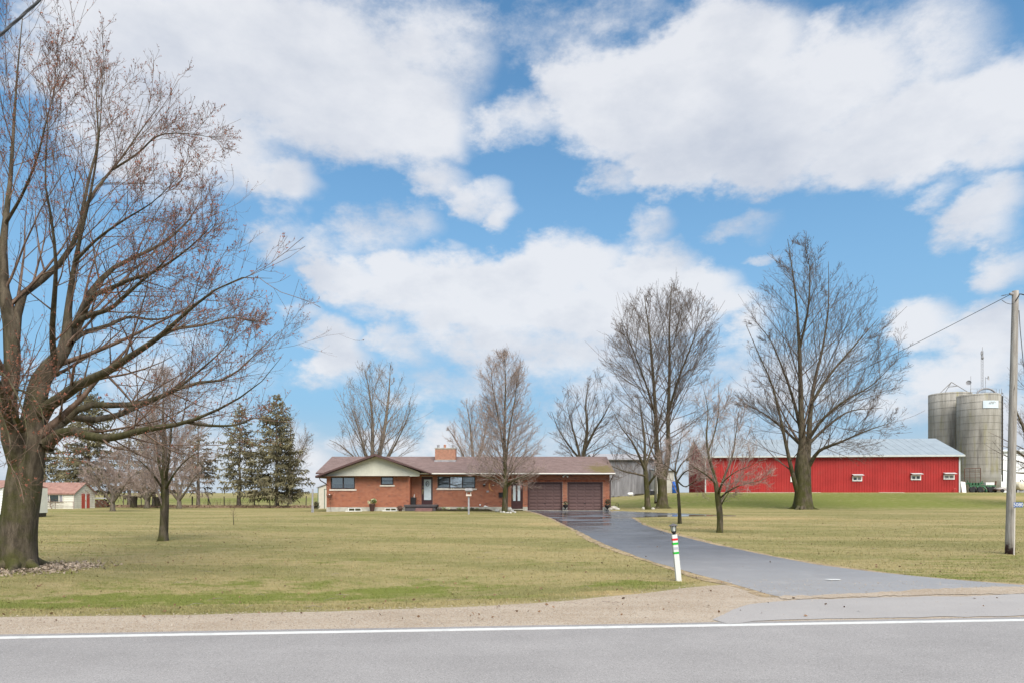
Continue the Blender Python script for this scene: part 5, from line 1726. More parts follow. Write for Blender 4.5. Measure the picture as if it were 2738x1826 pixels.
# garden bed, its plants and the flamingo-like ornaments
bx0, bx1 = X(1165, 52.2), X(1308, 52.2)
mb = MB()
for i in range(40):
    x = bx0 + (bx1 - bx0) * i / 39
    mb.rock((x, 52.35 + random.uniform(-.12, .12), GL + .02), .28, .36, random.uniform(.08, .15), i)
bed = mb.build('garden_bed', M['soil'], None, kind='structure')
MB().box(bx0 - .1, bx1 + .1, 51.86, 51.94, GL - .1, GL + .13).build('edging', M['bark_dark'], bed)
for i, (pxs, h, mt) in enumerate(((1186, .16, 'plant'), (1200, .12, 'plant_pale'), (1228, .16, 'plant'), (1247, .17, 'plant'), (1262, .13, 'plant_dark'), (1276, .1, 'plant'), (1176, .14, 'plant_brown'))):
    c = Vector((X(pxs, 52.3), 52.3, GL + .1))
    o = leafy(MB(), (c.x, c.y, c.z + h * .5), h * 1.2, h, h * .7, 70, .09, i).build('bedding_plant', M[mt], None)
    where = ('left of the bird feeder, mid green', 'pale tuft left of the bird feeder', 'green tuft just left of the bird feeder post', 'green tuft right behind the feeder post', 'dark tuft right of the feeder post', 'small green tuft furthest right in the bed', 'brown tuft next to the porch')[i]
    tag(o, 'low garden bed plant, ' + where, 'plant', 'plants in the bed under the window')
for i, (pxs, pys, hh) in enumerate(((1283.5, 1349, .3), (1297, 1353, .25))):
    c = at(pxs, pys, 52.2)
    t = thing('garden_ornament', ('white bird ornament on a stake at the right end of the garden bed' if i else 'white flower ornament on a stake standing in the garden bed, left of the bird one'), 'ornament', (c.x, c.y, GL))
    MB().tube([(c.x + .1 * i, c.y, GL), (c.x, c.y, c.z)], .01, 5).build('stake', M['rust'], t)
    m2 = MB().rock(c, .07 + .05 * i, .05, .07, i)
    if i:
        m2.tube([c + Vector((.08, 0, 0)), c + Vector((.18, 0, -.03)), c + Vector((.26, 0, .06))], [.05, .03, .01], 6)
    m2.build('head', M['white'], t)

# bird feeder on a white post
yb = gp(1253, 1374).y
g = float(tz(X(1253, yb), yb))
t = thing('bird_feeder', 'wooden bird feeder with a flared grey roof on a pale post in the lawn', 'bird feeder', (X(1253, yb), yb, g))
w = 2.2 * yb / K
xc = X(1253.4, yb)
MB().box(xc - w, xc + w, yb - w, yb + w, g - .1, Z(1325.2, yb)).build('post', M['greyboard'], t)
zt = Z(1325, yb)
MB().box(xc - .17, xc + .17, yb - .15, yb + .15, zt, zt + .10).build('tray', M['sill'], t)
for s in (-1, 1):
    MB().box(xc + s * .13 - .022, xc + s * .13 + .022, yb - .03, yb + .03, zt + .10, zt + .26).build('upright', M['sill'], t)
zr = zt + .262
MB().add([(xc - .13, yb - .12, zr), (xc + .13, yb - .12, zr), (xc + .13, yb + .12, zr), (xc - .13, yb + .12, zr), (xc - .25, yb - .2, zr + .1), (xc + .25, yb - .2, zr + .1), (xc + .25, yb + .2, zr + .1), (xc - .25, yb + .2, zr + .1),
          (xc - .2, yb - .16, zr + .26), (xc + .2, yb - .16, zr + .26), (xc + .2, yb + .16, zr + .26), (xc - .2, yb + .16, zr + .26)],
         [(3, 2, 1, 0), (0, 1, 5, 4), (1, 2, 6, 5), (2, 3, 7, 6), (3, 0, 4, 7), (4, 5, 9, 8), (5, 6, 10, 9), (6, 7, 11, 10), (7, 4, 8, 11), (8, 9, 10, 11)]).build('roof', M['greyboard'], t)

# stones round the tree and by the garage
STN = [(1329, 1366, .2, .13, 'large pale stone left of the egg-shaped tree'), (1340, 1369, .12, .07, 'rounded stone at the front left of the egg-shaped tree'), (1347, 1370, .13, .09, 'tan stone directly before the egg-shaped tree trunk'),
       (1357, 1371, .13, .07, 'flat stone at the front right of the egg-shaped tree'), (1364, 1366, .22, .22, 'tallest pale stone right of the egg-shaped tree'), (1370, 1368, .17, .11, 'slanting pale stone behind the small right-hand ones'),
       (1377, 1370, .1, .08, 'smallest stone, rightmost of the ring round the egg-shaped tree'), (1365, 1371, .11, .07, 'low stone front right, below the tallest one'),
       (1641, 1361, .38, .22, 'big pale boulder beside the right-hand garage urn'), (1632, 1362, .2, .14, 'white stone at the foot of the right-hand urn'), (1650, 1362, .25, .12, 'low flat boulder, farthest right of those by the garage'),
       (1721, 1361, .2, .16, 'pale stone left of the small tree beyond the driveway'), (1746, 1361, .18, .12, 'pale stone right of the small tree beyond the driveway')]
for i, (a, b, w, h, lab) in enumerate(STN):
    g = gp(a, b)
    o = MB().rock((g.x, g.y, g.z + h * .35), w, w * .8, h, 60 + i, 9, 6).build('stone', M['stone'], None, True)
    tag(o, lab, 'stone', 'stones laid round the trees and garage')
g = gp(1650, 1358)
mb = MB().tube([(g.x - .12, g.y, g.z), (g.x - .1, g.y, g.z + .42), (g.x + .05, g.y, g.z + .48), (g.x + .1, g.y, g.z + .4), (g.x + .1, g.y, g.z)], .018, 6)
tag(mb.build('hose_hanger', M['black'], None), 'thin black bent metal hook standing behind the boulders by the garage', 'hook')

# little shed behind the left end of the house
ysd = 66
x0, x1 = X(848, ysd), X(880, ysd)
g = float(tz(x0, ysd))
t = thing('garden_shed', 'beige metal garden shed with green trim peeping from behind the house', 'shed', ((x0 + x1) / 2, ysd, g))
M['beige'] = plain('beige_metal', (.52, .49, .42), .6, .06, 3)
M['greentrim'] = plain('green_trim', (.06, .12, .09), .5, .1, 3)
z0_, z1_ = Z(1303, ysd), Z(1291, ysd)
MB().prism([(x0 + .1, ysd, g - .05), (x0 + 3, ysd, g - .05), (x0 + 3, ysd, z0_), (x0 + 1.55, ysd, z1_ + .1), (x0 + .1, ysd, z0_)], (0, 2.4, 0)).build('wall', M['beige'], t)
for i in range(7):
    xx = x0 + .14 + i * .16
    MB().box(xx, xx + .09, ysd - .018, ysd - .001, g, z0_ - .05).build('panel', M['beige'], t)
mb = MB().box(x0 + .06, x0 + .13, ysd - .035, ysd - .0185, g - .02, z0_ - .01)
mb.box(X(867, ysd), X(868.6, ysd), ysd - .035, ysd - .019, g, Z(1307, ysd)).box(X(867, ysd), x0 + 2.2, ysd - .035, ysd - .0195, Z(1307, ysd) + .001, Z(1306, ysd))
mb.build('trim', M['greentrim'], t)
MB().prism([(x0 - .05, ysd - .1, z0_ - .02), (x0 + 1.55, ysd - .1, z1_ + .12), (x0 + 3.1, ysd - .1, z0_ - .02), (x0 + 3.1, ysd - .1, z0_ + .06), (x0 + 1.55, ysd - .1, z1_ + .2), (x0 - .05, ysd - .1, z0_ + .06)], (0, 2.6, 0)).build('roof', M['greyboard'], t)
c = gp(846, 1364)
mb = leafy(MB(), (X(846, 63), 63, c.z + .3), .25, .25, .4, 260, .12, 77)
tag(mb.build('evergreen_shrub', M['plant_dark'], None), 'small dark evergreen shrub before the beige shed', 'shrub')

# ------------------------------------------------------------------ red barn
def m_silo(n, bs):
    o = n('ShaderNodeTexCoord').outputs['Object']
    v = n.vec('MULTIPLY', o, (1, 1, .12))
    k = n.ramp(n.noise(v, 1.6, 7, .62), .32, .7)
    col = n.mix(k, (.25, .235, .205), (.385, .365, .33))
    g = n.ramp(n.noise(n.vec('ADD', v, (3.1, 1.7, .4)), .75, 5, .6), .52, .7)
    col = n.mix(n.math('MULTIPLY', g, .7), col, (.225, .205, .07))
    d = n.ramp(n.noise(n.vec('ADD', v, (9, 2, .7)), 1.1, 6, .6), .56, .74)
    col = n.mix(n.math('MULTIPLY', d, .7), col, (.10, .092, .085))
    z = n('ShaderNodeSeparateXYZ', {0: o}).outputs[2]
    pale = n.math('ADD', n.ramp(z, 4.6, 2.0), n.math('MULTIPLY_ADD', n.noise(o, 1.3, 6, .7), 1.4, -.7))
    col = n.mix(n.math('MULTIPLY', n.ramp(pale, .2, 1.2), .8), col, (.43, .42, .40))
    row = n('ShaderNodeTexBrick', {'Vector': n.vec('MULTIPLY', n('ShaderNodeTexCoord').outputs['UV'], (1, 1, 1)), 'Scale': 1.0, 'Mortar Size': .02, 'Brick Width': .28, 'Row Height': .76})
    bm = n('ShaderNodeBump', {'Strength': .35, 'Distance': .02, 'Height': n.noise(o, 20, 4, .6)})
    setb(n, bs, color=col, rough=.95, spec=.12, normal=bm.outputs[0])


M['silo'] = new_mat('silo_concrete', m_silo)
M['hoop'] = plain('rusty_hoop', (.215, .195, .175), .8, .3, 6)
M['barnred'] = plain('barn_red_steel', (.345, .024, .022), .5, .12, .5, spec=.35, dirt=(.27, .04, .035), dirt_amt=.5)
M['steel'] = plain('galvanised_roof', (.27, .31, .34), .45, .08, .8, spec=.5)
M['steeltrim'] = plain('pale_metal_trim', (.50, .53, .53), .5, .08, 2)
M['barnwood'] = plain('weathered_grey_boards', (.215, .21, .222), .95, .28, 1.4, .5, 18, stretch=(2, 2, .25), dirt=(.12, .115, .12), dirt_amt=.6)
M['darkglass'] = plain('dark_window_glass', (.03, .045, .05), .08, .2, 3, spec=.8)
M['greyglass'] = plain('boarded_pane', (.26, .25, .27), .5, .1, 3)

yb0, yb1 = 85.0, 82.0           # front wall: left corner and right corner distance
bxl, bxr = X(1885, yb0), X(2566, yb1)
FL, FR = Vector((bxl, yb0, 0)), Vector((bxr, yb1, 0))
U = (FR - FL).normalized()
V_ = Vector((-U.y, U.x, 0))     # away from the camera
LEN, DEP = (FR - FL).length, 12.6
zg = 1.52
ze = Z(1215.5, 83.5)
zr = Z(1175.5, 89.5)
barn = thing('red_barn', 'long red metal-sided barn with a pale steel roof and small white windows', 'barn', FL + U * LEN / 2)


def bp(u, v, z):
    p = FL + U * u + V_ * v
    return (p.x, p.y, z)


mb = MB()
mb.prism([bp(0, 0, zg - .4), bp(0, DEP, zg - .4), bp(0, DEP, ze), bp(0, DEP / 2, zr - .05), bp(0, 0, ze)], U * LEN)
mb.build('wall', M['barnred'], barn)
# ribbed siding: one panel sheet every 0.92 m, each with its ribs
pw = .915
n_p = int(LEN / pw)
for i in range(n_p + 1):
    a, b = i * pw, min((i + 1) * pw, LEN)
    if b - a < .1:
        continue
    mb = MB()
    mb.add([bp(a + .004, -.012, zg - .05), bp(b - .004, -.012, zg - .05), bp(b - .004, -.012, ze - .05), bp(a + .004, -.012, ze - .05)], [(0, 1, 2, 3)])
    for q in range(3):
        u0 = a + .06 + q * pw / 3
        if u0 + .05 > b:
            break
        z0, z1 = zg - .05, ze - .05
        mb.add([bp(u0, -.012, z0), bp(u0 + .02, -.042, z0), bp(u0 + .06, -.042, z0), bp(u0 + .08, -.012, z0), bp(u0, -.012, z1), bp(u0 + .02, -.042, z1), bp(u0 + .06, -.042, z1), bp(u0 + .08, -.012, z1)], [(0, 1, 5, 4), (1, 2, 6, 5), (2, 3, 7, 6)])
    mb.build('siding_panel', M['barnred'], barn)
mb = MB()
for q in range(int(DEP / .3)):
    v0 = q * .3 + .06
    zt_ = ze + (zr - ze) * (1 - abs(v0 - DEP / 2) / (DEP / 2)) - .1
    z0 = zg - .05
    mb.add([bp(-.004, v0, z0), bp(-.034, v0 + .02, z0), bp(-.034, v0 + .06, z0), bp(-.004, v0 + .08, z0), bp(-.004, v0, zt_), bp(-.034, v0 + .02, zt_), bp(-.034, v0 + .06, zt_), bp(-.004, v0 + .08, zt_)], [(0, 4, 5, 1), (1, 5, 6, 2), (2, 6, 7, 3)])
mb.build('gable_siding', M['barnred'], barn)
# roof
oh, th = .45, .05
mb = MB()
sl = (zr - ze) / (DEP / 2)
e0 = ze - oh * sl + .1
mb.prism([bp(-.35, -oh, e0), bp(-.35, DEP / 2, zr + .1), bp(-.35, DEP + oh, e0), bp(-.35, DEP + oh, e0 - th), bp(-.35, DEP / 2, zr + .1 - th), bp(-.35, -oh, e0 - th)], U * (LEN + .7))
mb.build('roof', M['steel'], barn)
for i in range(int((LEN + .6) / 1.83)):
    mb = MB()
    for q in range(2):
        u0 = -.3 + i * 1.83 + q * .915
        if u0 > LEN + .25:
            break
        c = [bp(u0, -oh, e0 + .002), bp(u0 + .03, -oh, e0 + .03), bp(u0 + .06, -oh, e0 + .002), bp(u0, DEP / 2, zr + .102), bp(u0 + .03, DEP / 2, zr + .13), bp(u0 + .06, DEP / 2, zr + .102)]
        mb.add(c, [(0, 1, 4, 3), (1, 2, 5, 4), (0, 2, 1)])
    mb.build('roof_seam', M['steel'], barn)
mb = MB()
mb.prism([bp(-.36, -oh - .10, e0 - .21), bp(-.36, -oh - .01, e0 - .21), bp(-.36, -oh - .01, e0 - .01), bp(-.36, -oh - .10, e0 - .01)], U * (LEN + .72))
mb.build('gutter', M['steeltrim'], barn)
mb = MB()
mb.prism([bp(-.3, -oh - .005, e0 - .23), bp(-.3, -.05, e0 - .23), bp(-.3, -.05, e0 - .20), bp(-.3, -oh - .005, e0 - .20)], U * (LEN + .6))
mb.build('soffit', M['steeltrim'], barn)
mb = MB()
mb.prism([bp(-.02, -.07, zg - .1), bp(.13, -.07, zg - .1), bp(.13, -.044, zg - .1), bp(-.02, -.044, zg - .1)], (0, 0, ze - zg))
mb.prism([bp(LEN - .12, -.07, zg - .1), bp(LEN + .05, -.07, zg - .1), bp(LEN + .05, -.044, zg - .1), bp(LEN - .12, -.044, zg - .1)], (0, 0, ze - zg))
mb.build('corner_trim', M['steeltrim'], barn)
u1 = (X(2190, yb0 - .8) - bxl)
mb = MB().prism([bp(.14, -.06, zg - .02), bp(u1, -.06, zg - .02), bp(u1, -.045, zg - .02), bp(.14, -.045, zg - .02)], (0, 0, .14))
mb.build('skirt_board', M['white'], barn)
ua, ub = X(2349, 83) - bxl, X(2413, 83) - bxl
mb = MB().prism([bp(ua, -.35, zg - .1), bp(ub, -.35, zg - .1), bp(ub, -.1, zg - .1), bp(ua, -.1, zg - .1)], (0, 0, .22))
tag(mb.build('pale_beam', M['white'], None), 'long white beam lying on the grass along the foot of the red barn', 'beam')


def barn_window(pxa, pxb, pya, pyb, awn, left_dark=True, right_dark=True):
    yw = yb0 + (yb1 - yb0) * ((pxa - 1885) / (2566 - 1885))
    ua, ub = X(pxa, yw) - bxl, X(pxb, yw) - bxl
    ua, ub = ua / U.x, ub / U.x
    za, zb_ = Z(pyb, yw), Z(pya, yw)
    mb = MB()
    f = .14
    for (p, q, a, b) in ((ua, ub, zb_ - f, zb_), (ua, ub, za, za + f), (ua, ua + f, za + f, zb_ - f), (ub - f, ub, za + f, zb_ - f), ((ua + ub) / 2 - f / 2, (ua + ub) / 2 + f / 2, za + f, zb_ - f)):
        mb.prism([bp(p, -.10, a), bp(q, -.10, a), bp(q, -.044, a), bp(p, -.044, a)], (0, 0, b - a))
    fr = mb.build('window', M['white'], barn)
    for k, (p, q) in enumerate(((ua + f, (ua + ub) / 2 - f / 2), ((ua + ub) / 2 + f / 2, ub - f))):
        dk = (left_dark, right_dark)[k]
        MB().prism([bp(p, -.06, za + f), bp(q, -.06, za + f), bp(q, -.044, za + f), bp(p, -.044, za + f)], (0, 0, zb_ - za - 2 * f)).build('pane', M['darkglass' if dk else 'greyglass'], fr)
    if awn:
        mb = MB()
        w0, w1 = ua - .05, ub + .05
        mb.prism([bp(w0, -.045, zb_ + .20), bp(w0, -.045, zb_ + .24), bp(w0, -.6, zb_ + .12), bp(w0, -.6, zb_ + .07)], U * (w1 - w0))
        mb.build('awning', M['steeltrim'], fr)


barn_window(2278, 2303, 1272, 1285.5, True, True, False)
barn_window(2434.5, 2460, 1269, 1282.5, True)
barn_window(2522, 2549.5, 1268, 1281, True, False, False)
barn_window(2113, 2128, 1273, 1287.5, False)
p = FL + U * (X(2553, 82) - bxl) + V_ * -.3
t = thing('yard_hydrant', 'small pinkish water hydrant pipe by the right end of the red barn', 'hydrant', (p.x, p.y, zg))
MB().tube([(p.x, p.y, zg - .1), (p.x, p.y, zg + .55)], .04, 7).build('pipe', M['red'], t)
MB().tube([(p.x - .08, p.y, zg + .56), (p.x + .14, p.y, zg + .58), (p.x + .18, p.y, zg + .45)], .045, 7).build('spout', M['red'], t)

# ------------------------------------------------------------------ weathered grey barn behind the garage, and its pale neighbour
yg = 95.0
gx0, gx1 = X(1590, yg), X(1752, yg)
zgb = Z(1327, yg)
zgt = Z(1227, yg)
t = thing('grey_barn', 'weathered grey board barn showing between the garage and the twin-stem maple', 'barn', ((gx0 + gx1) / 2, yg, zgb))
MB().box(gx0, gx1 - .01, yg, yg + 9, zgb - .3, zgt).build('wall', M['room'], t)
x = gx0
r = random.Random(8)
while x < gx1 - .05:
    w = r.uniform(.21, .31)
    top = zgt - r.uniform(0, .05)
    MB().box(x, min(x + w - .012, gx1), yg - .035 - r.uniform(0, .012), yg - .002, zgb - r.uniform(-.12, .15), top).build('plank', M['barnwood'], t)
    x += w
MB().box(gx0 - .2, gx1 + .2, yg - .06, yg - .04, Z(1258, yg), Z(1257, yg)).build('girt', M['barnwood'], t)
mb = MB().prism([(gx0 - .3, yg - .5, zgt + .02), (gx0 - .3, yg + 4.5, zgt + 1.0), (gx0 - .3, yg + 9.4, zgt), (gx0 - .3, yg + 9.4, zgt - .1), (gx0 - .3, yg + 4.5, zgt + .88), (gx0 - .3, yg - .5, zgt - .10)], (gx1 - gx0 + .6, 0, 0))
mb.build('roof', M['greyboard'], t)
yq = 92.0
x0, x1 = X(1752, yq), X(1802, yq)
zq0, zq1 = Z(1323, yq), Z(1256, yq)
t = thing('pale_shed', 'low pale corrugated shed between the grey barn and the red barn', 'shed', ((x0 + x1) / 2, yq, zq0))
M['palemetal'] = plain('pale_corrugated_metal', (.52, .51, .46), .6, .12, 1.5)
MB().box(x0, x1, yq, yq + 5, zq0 - .4, zq1).build('wall', M['palemetal'], t)
for i in range(14):
    xx = x0 + i * (x1 - x0) / 14
    MB().box(xx + .01, xx + (x1 - x0) / 28, yq - .03, yq - .001, zq0 - .2, zq1 - .02).build('panel', M['palemetal'], t)
MB().prism([(x0 - .15, yq - .3, zq1), (x0 - .15, yq + 5.3, zq1 + .5), (x0 - .15, yq + 5.3, zq1 + .42), (x0 - .15, yq - .3, zq1 - .08)], (x1 - x0 + .3, 0, 0)).build('roof', M['steel'], t)
M['blue'] = plain('blue_plastic', (.02, .12, .48), .4, .1, 3)
mb = MB()
xb, yb_ = X(1804, 88), 88.0
zb_ = float(tz(xb, yb_))
mb.lathe((xb, yb_, zb_), [(.30, 0), (.34, .05), (.34, .45), (.36, .48), (.34, .52), (.34, .95), (.36, .98), (.34, 1.02), (.34, 1.42), (.28, 1.5)], 14)
tag(mb.build('blue_barrel', M['blue'], None, True), 'bright blue tall barrel standing at the left end of the red barn', 'barrel')
# clutter in front of the grey barn
g = gp(1686, 1325)
yk = 90.0
zk = Z(1325, yk)
t = thing('white_tank', 'small white cylindrical tank lying before the grey barn', 'tank', (X(1686, yk), yk, zk))
MB().tube([(X(1678.5, yk), yk, zk + .22), (X(1680, yk), yk, zk + .24), (X(1691, yk), yk, zk + .26), (X(1692.5, yk), yk, zk + .26)], [.14, .21, .21, .14], 12).build('barrel', M['white'], t)
for s in (1681, 1690):
    MB().box(X(s, yk) - .05, X(s, yk) + .05, yk - .18, yk + .18, zk - .1, zk + .05).build('cradle', M['greyboard'], t)
mb = MB()
for i in range(5):
    mb.obox((X(1708 + i * 1.2, yk), yk + .2 * i, zk + .08 + .05 * i), (1, .02 * i, .03), (0, 1, 0), (-.03, 0, 1), .62, .09, .022)
tag(mb.build('dark_boards', M['bark_dark'], None), 'low pile of dark boards lying before the grey barn', 'boards')
mb = MB()
for i in range(9):
    a, b = 1632 + i * 9 + r.uniform(-2, 2), 0
    mb.obox((X(a, yk + 1), yk + 1 + r.uniform(-.4, .4), zk + .05), (1, r.uniform(-.1, .1), r.uniform(-.05, .05)), (0, 1, 0), (0, 0, 1), r.uniform(.2, .5), .1, r.uniform(.03, .09))
tag(mb.build('scrap_lumber', M['barnwood'], None), 'scattered grey scrap lumber along the foot of the grey barn', 'lumber')
t = thing('dark_trailer', 'small dark cart parked between the small tree and the grey wooden pole', 'cart', (X(1743, 86), 86, float(tz(X(1743, 86), 86))))
zc = Z(1329, 86)
MB().box(X(1737.5, 86), X(1751, 86), 85.6, 86.8, zc + .35, zc + .85).build('body', M['black'], t)
for a in (1740, 1748.5):
    MB().tube([(X(a, 86), 85.5, zc + .28), (X(a, 86), 85.62, zc + .28)], .27, 12).build('wheel', M['black'], t)
MB().box(X(1739, 86), X(1745, 86), 85.8, 86.4, zc + .86, zc + 1.0).build('cover', M['greyboard'], t)

# ------------------------------------------------------------------ silos
def silo(px, w_px, Y, topy, label, seed):
    x = X(px, Y)
    R_ = w_px * .5 * Y / K
    g = float(tz(x, Y))
    ht = Z(topy, Y - R_ * .6) - g
    t = thing('concrete_silo', label, 'silo', (x, Y, g), 'grey concrete silos')
    MB().lathe((x, Y, g), [(R_, -.3), (R_, ht * .25), (R_, ht * .5), (R_, ht * .75), (R_, ht)] + [(R_ - .15, ht), (R_ - .15, ht - 1.5)], 56).build('wall', M['silo'], t, True)
    n_r = 14
    for i in range(n_r):
        zz = g + 1.1 + (ht - 1.3) * i / (n_r - 1)
        pts = [(x + math.cos(a) * (R_ + .016), Y + math.sin(a) * (R_ + .016), zz) for a in np.linspace(0, 2 * math.pi, 49)]
        MB().tube(pts, .013, 5, cap=False).build('hoop', M['hoop'], t)
    # staves: shallow vertical joints as thin battens of mortar
    mb = MB()
    for q in range(48):
        a = 2 * math.pi * q / 48
        if math.sin(a) > .25:
            continue
        c = Vector((x + math.cos(a) * (R_ + .002), Y + math.sin(a) * (R_ + .002), g + ht / 2))
        mb.obox(c, (-math.sin(a), math.cos(a), 0), (math.cos(a), math.sin(a), 0), (0, 0, 1), .006, .003, ht / 2 - .02)
    mb.build('stave_joint', M['silo'], t, kind='stuff')
    return t, x, R_, g, ht


tl, xl_, Rl, gl_, hl = silo(2540, 100, 107, 1049, 'left of the two grey silos, partly hidden, with a bent hoist frame on top', 1)
tr_, xs, Rs, gs, hs = silo(2616, 99, 101, 1052.5, 'right-hand grey silo in front, with a white sign and ladder cage', 2)
# hoist frame on the left silo
zt = gl_ + hl
ap = at(2544, 1021, 106)
mb = MB()
mb.tube([at(2513, 1051, 106), ap], .05, 5).tube([at(2527, 1049, 106.5), ap], .04, 5).tube([ap, at(2592, 1050, 105)], .05, 5)
mb.tube([at(2534, 1031, 106), at(2562, 1031, 106)], .035, 5).tube([at(2537, 1035, 106), at(2562, 1031, 106)], .03, 5)
mb.build('hoist_frame', M['hoop'], tl)
# right silo: sign, filler arch, rail, ladder chute, mast
sg = MB()
a0, a1 = math.radians(-84), math.radians(-33)


def on_silo(a, z, d=.05):
    return (xs + math.cos(a) * (Rs + d), 101 + math.sin(a) * (Rs + d), z)


aa = [math.asin(max(-1, min(1, (X(p, 101 - 2) - xs) / Rs))) - math.pi / 2 for p in (2621.5, 2661.5)]
zs0, zs1 = Z(1090.5, 98.5), Z(1070.5, 98.5)
pts = np.linspace(aa[0], aa[1], 9)
for i in range(8):
    sg.add([on_silo(pts[i], zs0, .04), on_silo(pts[i + 1], zs0, .04), on_silo(pts[i + 1], zs1, .04), on_silo(pts[i], zs1, .04),
            on_silo(pts[i], zs0, .07), on_silo(pts[i + 1], zs0, .07), on_silo(pts[i + 1], zs1, .07), on_silo(pts[i], zs1, .07)], [(4, 5, 6, 7), (0, 1, 5, 4), (2, 3, 7, 6)])
M['signwhite'] = plain('pale_blue_white_sign', (.60, .68, .74), .5, .04, 2)
so = sg.build('sign', M['signwhite'], tr_)
# faint slanted lettering on it
strokes = [[(0, 0), (.35, 1), (.5, 0)], [(.15, .4), (.48, .45)], [(.75, 0), (.95, 1), (1.2, .75), (.88, .5)], [(1.35, 0), (1.55, 1)], [(1.8, 0), (1.95, 1), (2.25, .95)], [(1.86, .5), (2.1, .5)], [(2.5, .6), (2.95, .65)]]
mb = MB()
for st in strokes:
    pp = []
    for (u, v) in st:
        px_ = 2634 + u * 6.0 + v * 1.5
        py_ = 1080 - v * 6.5
        a_ = math.asin(max(-1, min(1, (X(px_, 99) - xs) / Rs))) - math.pi / 2
        pp.append(on_silo(a_, Z(py_, 98.5), .085))
    mb.tube(pp, .028, 4)
mb.build('lettering', M['hoop'], so)
# filler arch
zt = gs + hs
mb = MB()
cA = Vector((X(2637, 100), 100.0, zt - .1))
rA = 25 * 100 / K
mb.tube([(cA.x + math.cos(a) * rA, cA.y, cA.z + math.sin(a) * rA * .72) for a in np.linspace(math.pi, 0, 17)], .14, 8)
mb.build('filler_pipe', M['greyboard'], tr_)
mb = MB()
for p in (2595, 2613, 2632, 2650, 2664):
    mb.tube([(X(p, 101), 101, zt - .05), (X(p, 101), 101, zt + 1.0)], .022, 5)
for h in (.5, 1.0):
    mb.tube([(X(2595, 101), 101, zt + h), (X(2664, 101), 101, zt + h)], .02, 5)
mb.build('guard_rail', M['hoop'], tr_)
xlad = xs + Rs + .06
ylad = 100.4
mb = MB()
for q in (-.22, .22):
    mb.tube([(xlad + .04, ylad + q, gs + 2.6), (xlad + .04, ylad + q, zt + .9)], .025, 5)
for i in range(34):
    z = gs + 2.8 + i * .36
    if z < zt:
        mb.tube([(xlad + .04, ylad - .22, z), (xlad + .04, ylad + .22, z)], .014, 4)
mb.build('ladder', M['hoop'], tr_)
mb = MB()
for i in range(20):
    z = gs + 4.2 + i * (hs - 4.0) / 19
    mb.tube([(xlad + .04 + .38 * math.sin(a), ylad + .36 * math.cos(a), z) for a in np.linspace(0, math.pi, 9)], .018, 4)
mb.build('ladder_cage', M['hoop'], tr_)
MB().tube([(xs + Rs + .02, 99.9, gs + 1.6), (xs + Rs + .02, 99.9, zt - .2)], .09, 7).build('chute', M['bark_dark'], tr_)
# lattice mast with antennas
t = thing('lattice_mast', 'thin lattice radio mast with aerials rising from the top of the right silo', 'mast', (X(2627.5, 101), 101, zt - .1))
zm = Z(938, 101)
xm = X(2627, 101)
legs = [(xm - .14, 101.1), (xm + .14, 101.1), (xm, 100.85)]
mb = MB()
for (a, b) in legs:
    mb.tube([(a, b, zt - .1), (a, b, zm)], .022, 4)
k = int((zm - zt) / .4)
for i in range(k):
    for j in range(3):
        a, b = legs[j], legs[(j + 1) % 3]
        mb.tube([(a[0], a[1], zt + i * .4), (b[0], b[1], zt + (i + 1) * .4)], .012, 3)
mb.build('lattice', M['greyboard'], t)
mb = MB().tube([(xm, 101, zm), (xm, 101, zm + .6)], .03, 5)
mb.rock((xm - .12, 101, zm - .35), .16, .12, .42, 3).rock((xm, 101, zm - 1.0), .22, .14, .3, 4)
mb.build('aerial', M['greyboard'], t)
for (pxd, pyd, yd, lab, lean) in ((2590, 1023, 101.5, 'small dish aerial on a thin pole at the left rim of the right silo', -1), (2641, 1011, 101, 'round dish aerial on a pole to the right of the lattice mast', 1)):
    c = at(pxd, pyd, yd)
    t = thing('dish_antenna', lab, 'antenna', (c.x, c.y, zt - .1), 'dish aerials on the silo')
    xp = c.x - lean * .32
    MB().tube([(xp, yd, zt - .1), (xp, yd, c.z + .8 * (lean < 0) + .2)], .03, 5).build('pole', M['greyboard'], t)
    n_ = Vector((lean * .6, -.75, .1)).normalized()
    u = n_.orthogonal().normalized()
    v = n_.cross(u)
    rim = [c + (u * math.cos(a) + v * math.sin(a)) * .36 + n_ * .1 for a in np.linspace(0, 6.283, 15)[:-1]]
    mid = [c + (u * math.cos(a) + v * math.sin(a)) * .2 + n_ * .02 for a in np.linspace(0, 6.283, 15)[:-1]]
    fs = [(i, (i + 1) % 14, 14 + (i + 1) % 14, 14 + i) for i in range(14)] + [tuple(range(14, 28))]
    MB().add(rim + mid, fs).build('dish', M['greyboard'], t)
    MB().tube([c, (xp, yd, c.z)], .03, 5).build('bracket', M['greyboard'], t)

